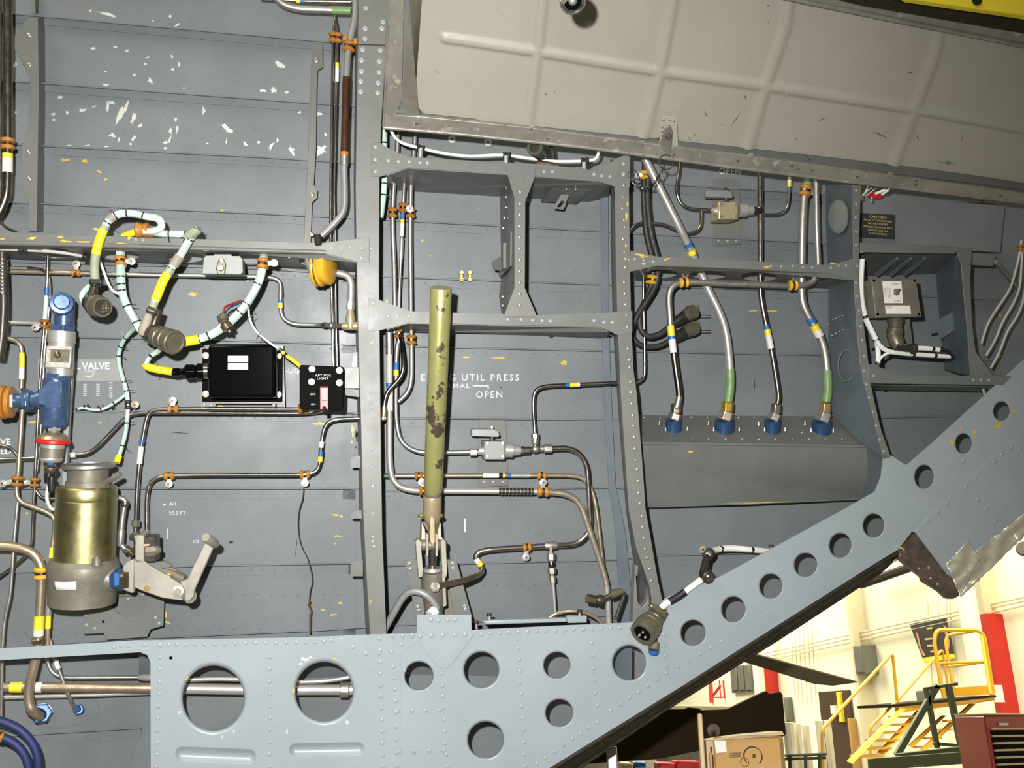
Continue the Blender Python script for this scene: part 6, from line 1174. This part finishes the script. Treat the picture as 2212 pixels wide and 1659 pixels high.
for a_, b_ in zip(cpx, cpx[1:]):
    acc += (b_ - a_).length
    if acc > .0078:
        t_ = (b_ - a_).normalized(); sd = t_.cross(N).normalized() if nl % 2 else N - t_ * N.dot(t_)
        O('link', MB().tube([b_ + t_ * (.0065 * cos(t)) + sd.normalized() * (.0038 * sin(t)) for t in [2 * pi * j / 10 for j in range(11)]], .0011, 5, False), 'dark_steel', ch); acc = 0; nl += 1
O('end_ring', ring3(P(1367, 378, .0), .014, U, V, .0016), 'steel', ch)
# close rod end hanging at the top of the frame
rr_ = T('green_lens_fitting', (1237, 5, -.7), 'chrome-ringed fitting with a dark green centre at the top edge', 'fitting')
q0 = CAM + (dpt(1216, -60) - CAM) * .85; q1 = CAM + (dpt(1237, 2) - CAM) * .80
ax_ = q1 - q0
O('barrel', MB().lathe(q0, ax_, [(0, .016), (ax_.length * .8, .016), (ax_.length * .85, .022), (ax_.length, .022), (ax_.length, .015)], 28), 'cast_grey', rr_)
rn = (CAM - q1).normalized(); a1 = rn.cross(V).normalized(); a2 = rn.cross(a1)
O('chrome_ring', ring3(q1, .0215, a1, a2, .0032, 32), 'steel', rr_); O('lens', MB().lathe(q1 - rn * .006, rn, [(0, .018), (.006, .017), (.009, .008)], 28), 'gloss_black', rr_); O('green_centre', MB().lathe(q1 + rn * .003, rn, [(0, .009), (.003, .008), (.004, .005)], 8), 'plug_green', rr_)
O('support_arm', MB().tube([q0, q0 + V * .2 + U * .04], .022, 14), 'cast_grey', rr_)
# ================================================================ the hangar behind
WD = Vector((-.121, .9927, 0)); WN = Vector((-.9927, -.121, 0)); W0 = Vector((5.6, 12, 0))
def wp(px, py, off=0.0):
    r = ray(px, py); o = W0 + WN * off; t = (o - CAM).dot(WN) / r.dot(WN); return CAM + r * t
Z = Vector((0, 0, 1))
fl = O('floor', MB().box(Vector((-25, 3.2, -.1)), Vector((34, 0, 0)), Vector((0, 40, 0)), Z * .1), 'floor_paint', kind='structure')
O('wall_right', MB().box(W0 - WD * 9, WD * 36, -WN * .2, Z * 9), 'hangar_wall', kind='structure')
def wbox(x0, x1, ymid, ytop, ybot, off, dep, m, name, parent=None, off0=0.0):
    """box standing against the hangar wall between two photo columns; ytop/ybot give its height at its middle"""
    a = wp(x0, ymid, dep); b = wp(x1, ymid, dep); xm = (x0 + x1) / 2
    zt = wp(xm, ytop, dep).z if ytop is not None else 8.9; zb = wp(xm, ybot, dep).z if ybot is not None else 0
    a = Vector((a.x, a.y, zb)); b = Vector((b.x, b.y, zb))
    return MB().box(a, b - a, -WN * (dep - off0), Z * (zt - zb))
def wcol(xa, xb, xc, ymid, ytop, ybot):
    """box on the wall: xa..xb its face along the wall, xb..xc its end towards the camera"""
    foot = wp(xc, ymid, 0); lo, hi = 0.0, 2.0
    for _ in range(40):
        m_ = (lo + hi) / 2
        if pix(foot + WN * m_)[0] > xb: lo = m_
        else: hi = m_
    dep = lo; b = foot + WN * dep; a = wp(xa, ymid, dep)
    zt = CAM.z + (wp(xb, ytop, dep).z - CAM.z) if ytop is not None else 8.9; zb = wp(xb, ybot, dep).z if ybot is not None else 0
    a = Vector((a.x, a.y, zb)); b = Vector((b.x, b.y, zb)); return MB().box(a, b - a, -WN * dep, Z * (zt - zb)), dep
def bgT(name, x, y, label, cat, dep=0.3, group=None): return T(name, wp(x, y, dep), label, cat, group)
O('trim_1', wcol(1836, 1843, 1872, 1380, None, None)[0], 'hangar_trim', kind='structure')
O('trim_2', wcol(2130, 2146, 2180, 1430, None, None)[0], 'hangar_trim', kind='structure')
r = bgT('red_column_wrap', 2150, 1430, 'tall red painted column casing behind the yellow stairs', 'column'); O('casing', wcol(2127, 2146, 2184, 1430, 1322, 1620)[0], 'hangar_red', r)
r = bgT('red_column_wrap', 1668, 1470, 'short red painted column left of the brown blade tip', 'column'); O('casing', wcol(1648, 1655, 1680, 1460, 1430, 1530)[0], 'hangar_red', r)
r = bgT('red_rack', 1540, 1490, 'small red steel rack below the diagonal panel edge', 'rack'); 
for (xa, xc, y0, y1) in ((1531, 1540, 1464, 1518), (1554, 1557, 1470, 1508), (1562, 1566, 1470, 1508), (1538, 1566, 1505, 1508)): O('post', wcol(xa, xa + 1, xc, 1490, y0, y1)[0], 'hangar_red', r)
O('brace', MB().tube([wp(1541, 1502, .4), wp(1556, 1482, .4)], .03, 6), 'hangar_red', r)
r = bgT('white_duct', 2105, 1400, 'round white vertical duct beside the red column', 'duct'); a = wp(2106, 1400, .5); O('duct', MB().tube([Vector((a.x, a.y, 0)), Vector((a.x, a.y, 8.8))], .105, 20), 'hangar_wall', r)
r = bgT('white_duct', 1640, 1470, 'white vertical duct left of the short red column', 'duct'); a = wp(1640, 1470, .4); O('duct', MB().tube([Vector((a.x, a.y, 0)), Vector((a.x, a.y, 8.8))], .10, 16), 'hangar_wall', r)
def cabinet(x0, x1, yt, yb, label, doors=1, dep=.35, side=.4):
    r = bgT('electrical_cabinet', (x0 + x1) / 2, (yt + yb) / 2, label, 'cabinet'); ym = (yt + yb) / 2
    xb = x0 + (x1 - x0) * side
    hb, dep = wcol(x0, xb, x1, ym, yt, yb); O('housing', hb, 'cabinet_grey', r, bevel=.01); x1 = xb
    for k in range(doors):
        a = x0 + (x1 - x0) * k / doors + 1.5; b = x0 + (x1 - x0) * (k + 1) / doors - 1.5
        O('cabinet_door', wbox(a, b, ym, yt + 3, yb - 3, 0, dep + .03, '', '', off0=dep), 'cabinet_grey', r, bevel=.01)
    return r
r = cabinet(1845, 1896, 1392, 1456, 'grey electrical cabinet on the wall left of the poster', side=.34)
r = cabinet(1578, 1630, 1434, 1494, 'three-door grey electrical cabinet below the diagonal edge', 3, side=.83)
r = cabinet(1694, 1714, 1506, 1560, 'small grey cabinet right of the dark brown cowling'); r = cabinet(1694, 1720, 1562, 1640, 'lower grey cabinet stacked beneath the small one', dep=.4)
r = bgT('wall_door', 1808, 1560, 'dark brown hangar door with a small square window sign', 'door'); O('door_leaf', wbox(1774, 1838, 1560, 1492, 1700, 0, .06, '', ''), 'door_brown', r, bevel=.01); O('notice', wbox(1794, 1803, 1533, 1524, 1543, 0, .13, '', ''), 'sticker_white', r)
r = bgT('yellow_board', 1826, 1520, 'pale yellow upright board in front of the brown door', 'board'); O('board', wcol(1808, 1815, 1829, 1520, 1495, 1560)[0], 'yellow_tape', r, bevel=.01)
r = bgT('plywood_sheet', 1840, 1590, 'brown plywood sheet leaning near the brown door', 'board'); O('board', wcol(1834, 1838, 1854, 1590, 1552, 1660)[0], 'cardboard', r, bevel=.01)
r = bgT('poster', 2015, 1380, 'dark wall poster with gold lettering above a yellow strip', 'poster', .2)
ps = [(1966, 1348), (2044, 1334), (2062, 1412), (1994, 1421)]; O('sheet', MB().slab([wp(x, y, .1) for x, y in ps], WN * .01), 'poster_dark', r); O('yellow_strip', MB().slab([wp(x, y, .09) for x, y in ((1994, 1421), (2062, 1412), (2064, 1422), (2000, 1432))], WN * .02), 'yellow_tape', r)
O('figure_print', MB().slab([wp(x, y, .115) for x, y in ((1978, 1362), (1984, 1372), (1990, 1400), (2000, 1416), (1994, 1418), (1984, 1392))], WN * .002), 'skin_tone', r); O('figure_print', MB().slab([wp(x, y, .115) for x, y in ((2038, 1350), (2046, 1356), (2052, 1390), (2050, 1404), (2044, 1380))], WN * .002), 'skin_tone', r)
for k, (x, y, w_) in enumerate(((2008, 1356, 12), (2006, 1379, 16), (2012, 1393, 18), (2018, 1406, 16))): O('print_line', MB().slab([wp(a, b, .115) for a, b in ((x - w_ / 2, y), (x + w_ / 2, y - 1.5), (x + w_ / 2, y + 2.5), (x - w_ / 2, y + 4))], WN * .002), 'lettering_gold', r)
for k, (y0, y1) in enumerate(((1404, 1290), (1412, 1298), (1420, 1308))):
    r = bgT('conduit', 1950, 1360 + k * 8, ('upper', 'middle', 'lower')[k] + ' thin white conduit crossing the hangar wall', 'conduit'); O('conduit', MB().tube([wp(1640, y0 + 10, .1), wp(2212, y1, .1), wp(2400, y1 - 60, .1)], .012, 6), 'hangar_trim', r)
rows_v = MB()
for x in (1712, 1720, 1728, 1738, 1748, 1757, 2010, 2032, 2050, 2058): rows_v.tube([wp(x - 6, 1300, .06), wp(x + 6, 1520, .06)], .008, 5)
r = bgT('conduit_bank', 1735, 1400, 'bank of thin vertical conduits on the cream hangar wall', 'conduits'); O('conduits', rows_v, 'hangar_trim', r, kind='stuff')
r = bgT('overhead_pipe', 1915, 1245, 'dark pipe under the eaves behind the scorched bracket', 'pipe'); O('pipe', MB().tube([wp(1860, 1263, .3), wp(1975, 1222, .3)], .06, 8), 'seal_dark', r)
r = bgT('paper_notice', 2160, 1502, 'white paper notice taped to the tall red column', 'notice', .6); pp_ = wp(2150, 1502, .62); O('paper', MB().box(bg(2150, 1517, pp_.y - .3), Vector((.10, 0, 0)), Vector((0, .01, 0)), Z * .17), 'sticker_white', r)
r = bgT('wall_fan', 2210, 1187, 'round dark wall fan at the right edge of the photo above the door', 'fan'); c_ = wp(2213, 1187, .2); O('housing', MB().lathe(c_, Vector((-.5, -.8, .1)), [(0, .07), (.03, .085), (.06, .07)], 20), 'dark_connector', r)
r = bgT('wall_box', 1922, 1502, 'small grey wall box just above the stair platform', 'box'); O('housing', wcol(1978, 1984, 2003, 1500, 1492, 1515)[0], 'cabinet_grey', r, bevel=.01)
# rotor blade
r = T('rotor_blade', bg(1730, 1440, 6), 'long grey-brown rotor blade pointing down behind the diagonal panel', 'blade')
q = [bg(1600, 1400, 6), bg(1632, 1412, 6), bg(1858, 1474, 6), bg(1800, 1482, 6), bg(1760, 1478, 6), bg(1600, 1428, 6), bg(1560, 1416, 6)]; O('blade', MB().slab(q, Vector((0, .06, .01))), 'blade_grey', r, bevel=.01)
# dark cowling
r = T('dark_cowling', bg(1500, 1580, 4.6), 'large dark brown ribbed cowling beyond the lower panel', 'cowling')
O('cowling', MB().slab([bg(x, y, 4.6) for x, y in ((1150, 1700), (1100, 1534), (1480, 1532), (1486, 1528), (1510, 1530), (1516, 1534), (1572, 1532), (1655, 1492), (1662, 1498), (1686, 1494), (1691, 1500), (1698, 1588), (1690, 1592), (1520, 1620), (1420, 1640), (1340, 1645), (1200, 1655))], Vector((0, .06, 0))), 'cowling_dark', r, bevel=.02)
O('round_patch', MB().lathe(bg(1541, 1578, 4.595), Vector((0, -1, 0)), [(0, .032), (.01, .03)], 20), 'burnt_metal', r)
r = T('pale_bench', bg(1500, 1522, 6.5), 'pale bench top seen just above the dark cowling', 'bench'); a_ = bg(1435, 1522, 6.5); b_ = bg(1600, 1514, 6.9); O('bench_top', MB().box(Vector((a_.x, a_.y, a_.z - .06)), Vector((b_.x - a_.x, b_.y - a_.y, 0)), Vector((0, .5, 0)), Z * .06), 'hangar_trim', r, bevel=.01); O('bench_body', MB().box(Vector((a_.x, a_.y, 0)), Vector((b_.x - a_.x, b_.y - a_.y, 0)), Vector((0, .48, 0)), Z * (a_.z - .06)), 'cabinet_grey', r)
# cardboard box and stick
def vbox(x0, y0, x1, y1, Y, dep, m, name, parent, bev=.004, yaw=0.0):
    a = bg(x0, y1, Y); b = bg(x1, y1, Y + yaw); t = bg((x0 + x1) / 2, y0, Y); e = Vector((b.x - a.x, b.y - a.y, 0)); nrm = Vector((-e.y, e.x, 0)).normalized()
    if nrm.y < 0: nrm = -nrm
    return O(name, MB().box(Vector((a.x, a.y, min(a.z, b.z))), e, nrm * dep, Z * (t.z - min(a.z, b.z))), m, parent, bevel=bev)
r = T('cardboard_box', bg(1610, 1640, 2.95), 'brown cardboard box with circular print and a white shipping label', 'box')
vbox(1548, 1592, 1694, 1700, 2.95, .18, 'cardboard', 'carton', r, yaw=-.06); vbox(1530, 1597, 1549, 1700, 2.97, .1, 'wood_light', 'carton_side', r)
O('flap', MB().slab([bg(1527, 1599, 2.93), bg(1600, 1588, 2.93), bg(1690, 1580, 2.87), bg(1694, 1588, 2.87), bg(1550, 1600, 2.93)], Vector((0, .12, .0))), 'wood_light', r)
O('shipping_label', MB().slab([bg(x, y, 2.938) for x, y in ((1543, 1600), (1567, 1598), (1570, 1624), (1547, 1627))], Vector((0, .0015, 0))), 'sticker_white', r)
cz = bg(1626, 1633, 2.88); O('circle_print', MB().tube([cz + Vector((cos(t) * .0265, 0, sin(t) * .025)) for t in [pi * 2 * k / 30 - .9 for k in range(24)]], .0013, 6), 'lettering_dark', r); O('emblem_print', MB().slab([bg(x, y, 2.88) for x, y in ((1626, 1628), (1631, 1628), (1631, 1637), (1626, 1637))], Vector((0, .001, 0))), 'lettering_dark', r)
O('thin_circle_print', MB().tube([bg(1608, 1646, 2.89) + Vector((cos(t) * .012, 0, sin(t) * .012)) for t in [pi * 2 * k / 20 for k in range(21)]], .0006, 5), 'lettering_dark', r)
for k, y in enumerate((1626, 1630, 1634)): O('print_line', MB().slab([bg(x, yy, 2.9) for x, yy in ((1574, y + .8), (1600, y - .6), (1600, y + .2), (1574, y + 1.6))], Vector((0, .001, 0))), 'lettering_dark', r)
O('side_print', MB().slab([bg(x, y, 2.96) for x, y in ((1534, 1614), (1538, 1613), (1538, 1636), (1535, 1636))], Vector((0, .001, 0))), 'lettering_dark', r)
r = T('wooden_stick', bg(1524, 1600, 2.8), 'pale wooden stick standing in front of the cardboard box', 'stick'); vbox(1519, 1541, 1529, 1720, 2.8, .02, 'wood_light', 'stick', r)
r = T('wooden_strip', bg(1540, 1650, 2.85), 'short reddish wooden strip at the corner of the cardboard box', 'stick'); vbox(1539, 1626, 1544, 1720, 2.84, .01, 'cardboard', 'strip', r, .001)
# yellow stairs
sy = T('yellow_stairs', bg(2000, 1560, 8.5), 'yellow work stairs with handrails and raised platform', 'stairs')
def bar(pts, r_=.013, m='stair_yellow', name='rail', par=None, fr=12): return O(name, MB().tube(smooth_path([bg(x, y, Y) for x, y, Y in pts], fr, .05), r_, 8), m, par or sy)
bar([(1778, 1680, 7.6), (1776, 1575, 7.6), (1928, 1410, 8.2), (1938, 1515, 8.2)]); bar([(1880, 1640, 8.4), (1880, 1570, 8.4), (1940, 1512, 8.6), (2036, 1402, 9.2), (2050, 1500, 9.2)], .012)
bar([(2034, 1490, 9), (2018, 1385, 9), (2022, 1362, 9), (2040, 1361, 9), (2112, 1361, 9), (2126, 1372, 9), (2146, 1500, 9)], .018); bar([(2060, 1490, 9.4), (2042, 1385, 9.4), (2048, 1372, 9.4), (2110, 1362, 9)], .015); bar([(2024, 1433, 9), (2130, 1429, 9)], .013); bar([(2050, 1440, 9.3), (2132, 1430, 9)], .012); bar([(2120, 1370, 9), (2140, 1500, 8.8)], .015)
O('toe_board', MB().slab([bg(x, y, 8.9) for x, y in ((2034, 1488), (2138, 1480), (2146, 1500), (2038, 1506))], Vector((0, .03, 0))), 'stair_yellow', sy)
O('platform', MB().slab([bg(1930, 1522, 8.3), bg(2150, 1501, 8.6), bg(2153, 1506, 8.6), bg(1934, 1528, 8.3)], Vector((0, .9, 0))), 'cowling_dark', sy)
O('platform_beam', MB().slab([bg(1942, 1528, 8.3), bg(2150, 1507, 8.6), bg(2148, 1513, 8.6), bg(2100, 1520, 8.6), bg(1945, 1540, 8.3)], Vector((0, .1, 0))), 'stair_yellow', sy)
def plank(a, b, c, e, name='stringer_beam', dp=.04): return O(name, MB().slab([bg(*a), bg(*b), bg(*c), bg(*e)], Vector((0, dp, 0))), 'stair_yellow', sy)
plank((1832, 1645, 7.6), (1944, 1532, 8.3), (1956, 1532, 8.3), (1842, 1650, 7.6)); plank((1898, 1626, 8.0), (1990, 1528, 8.6), (2006, 1528, 8.6), (1912, 1630, 8.0)); plank((1990, 1620, 8.4), (2098, 1520, 8.8), (2108, 1520, 8.8), (2000, 1624, 8.4)); plank((1965, 1610, 8.4), (2038, 1545, 8.8), (2044, 1546, 8.8), (1973, 1614, 8.4))
for k in range(6):
    t = k / 5; x = 1852 + 84 * t; y = 1632 - 86 * t; Y = 7.7 + .6 * t
    O('stair_tread', MB().slab([bg(x, y, Y), bg(x + 58, y - 1, Y + .25), bg(x + 58, y + 4, Y + .25), bg(x, y + 5, Y)], Vector((0, .18, 0))), 'stair_yellow', sy)
for k in range(4):
    t = k / 3; x = 1980 + 66 * t; y = 1612 - 56 * t
    O('stair_tread', MB().slab([bg(x, y, 8.5), bg(x + 34, y - 1, 8.7), bg(x + 34, y + 3, 8.7), bg(x, y + 4, 8.5)], Vector((0, .1, 0))), 'stair_yellow', sy)
# green stand
gs = T('green_stand', bg(2020, 1600, 7.0), 'dark olive steel trestle stand in front of the yellow stairs', 'stand')
def gbar(a, b, w_=8, name='post', Y=7.0): 
    dx, dy = b[0] - a[0], b[1] - a[1]; L = math.hypot(dx, dy); nx_, ny_ = -dy / L * w_ / 2, dx / L * w_ / 2
    return O(name, MB().slab([bg(a[0] + nx_, a[1] + ny_, Y), bg(b[0] + nx_, b[1] + ny_, Y), bg(b[0] - nx_, b[1] - ny_, Y), bg(a[0] - nx_, a[1] - ny_, Y)], Vector((0, .05, 0))), 'stand_green', gs, bevel=.004)
gbar((2004, 1487), (2028, 1616), 8); gbar((2052, 1482), (2082, 1622), 11); gbar((1999, 1488), (2070, 1477), 7, 'top_bar'); gbar((2028, 1480), (1940, 1632), 13, 'brace'); gbar((2020, 1606), (2084, 1612), 7, 'lower_bar'); gbar((1940, 1636), (2096, 1618), 16, 'base_beam', 6.9); gbar((1880, 1652), (2100, 1636), 26, 'base_beam', 6.8)
text('025 LO 045', 1984, 1654, 3.2, gs, m='lettering_gold', plane=Pl(bg(1900, 1654, 6.78), bg(2000, 1654, 6.78), bg(1950, 1600, 6.78)))
# red tool chest
tc = T('tool_chest', bg(2160, 1620, 5.5), 'red roller tool chest with black and chrome drawer fronts', 'tool chest')
a = bg(2085, 1700, 5.6); b = bg(2150, 1700, 5.0); e = Vector((b.x - a.x, b.y - a.y, 0)); c_ = bg(2290, 1700, 5.3); f = Vector((c_.x - b.x, c_.y - b.y, 0)); zt = bg(2150, 1545, 5.0).z
O('carcass', MB().box(Vector((a.x, a.y, a.z)), e, f, Z * (zt - a.z)), 'chest_red', tc, bevel=.01)
lid0 = Vector((a.x, a.y, zt)); O('lid', MB().box(lid0 - Z * .0 - e * .01, e * 1.02, f * 1.02, Z * .01), 'wood_light', tc, bevel=.003)
nf = Vector((f.y, -f.x, 0)).normalized(); nf = nf if nf.y < 0 else -nf
for k in range(7):
    z_ = bg(2170, 1577 + k * 15.5, 5.0).z; o_ = Vector((b.x, b.y, z_)) + f * .06
    O('drawer_pull', MB().box(o_ + nf * .012, f * .9, -nf * .012, Z * .010), 'strut_cream', tc, bevel=.002); O('drawer_front', MB().box(o_ + nf * .004 - Z * .026, f * .9, -nf * .004, Z * .024), 'satin_black', tc, bevel=.002)
ne = Vector((e.y, -e.x, 0)).normalized(); ne = ne if ne.y < 0 else -ne
O('side_handle', MB().box(bg(2111, 1606, 5.35) + ne * .01, e * .28, -ne * .02, Z * .035), 'sticker_white', tc, bevel=.003)
O('name_plate', MB().box(Vector((b.x, b.y, bg(2170, 1567, 5).z)) + f * .2 + nf * .006, f * .14, -nf * .005, Z * .012), 'sticker_white', tc)
# white posts, shelf items at bottom
for k, (x0, x1, y0, lab) in enumerate(((1719, 1729, 1560, 'first white barrier post from the cardboard box'), (1736, 1744, 1562, 'second white barrier post from the cardboard box'), (1752, 1762, 1566, 'third white barrier post from the cardboard box'), (1783, 1793, 1556, 'white post left of the brown door centre'), (1802, 1811, 1556, 'white post on the right of the barrier row'))):
    r = T('white_post', bg((x0 + x1) / 2, 1620, 8), lab, 'post'); vbox(x0, y0, x1, 1700, 8, .1, 'hangar_wall', 'post', r, .005)
r = T('low_rail', bg(1745, 1635, 5.5), 'dark low metal rail right of the cardboard box', 'rail'); 
for (y) in (1632, 1640): O('rail_bar', MB().tube([bg(1696, y, 5.5), bg(1784, y - 3, 5.5)], .008, 6), 'stand_green', r)
for x in (1706, 1740, 1770): O('upright', MB().tube([bg(x, 1630, 5.5), bg(x + 1, 1680, 5.5)], .01, 6), 'stand_green', r)
for k, (x0, x1, y0, m, lab) in enumerate(((1345, 1370, 1648, 'wood_light', 'tan storage bin at the bottom edge under the cowling'), (1371, 1398, 1646, 'bright_blue', 'blue storage bin at the bottom edge under the cowling'), (1424, 1462, 1648, 'red_seal', 'left red storage bin at the bottom edge'), (1463, 1515, 1644, 'red_seal', 'right red storage bin at the bottom edge'))):
    r = T('storage_bin', bg((x0 + x1) / 2, 1655, 6), lab, 'bin'); vbox(x0, y0, x1, 1700, 6, .2, m, 'bin', r, .01)
r = T('steel_post', bg(1324, 1640, 3.2), 'grey steel post with a bright cap at the bottom, left of the cowling base', 'post'); vbox(1314, 1612, 1336, 1700, 3.3, .03, 'matt_steel', 'post', r)
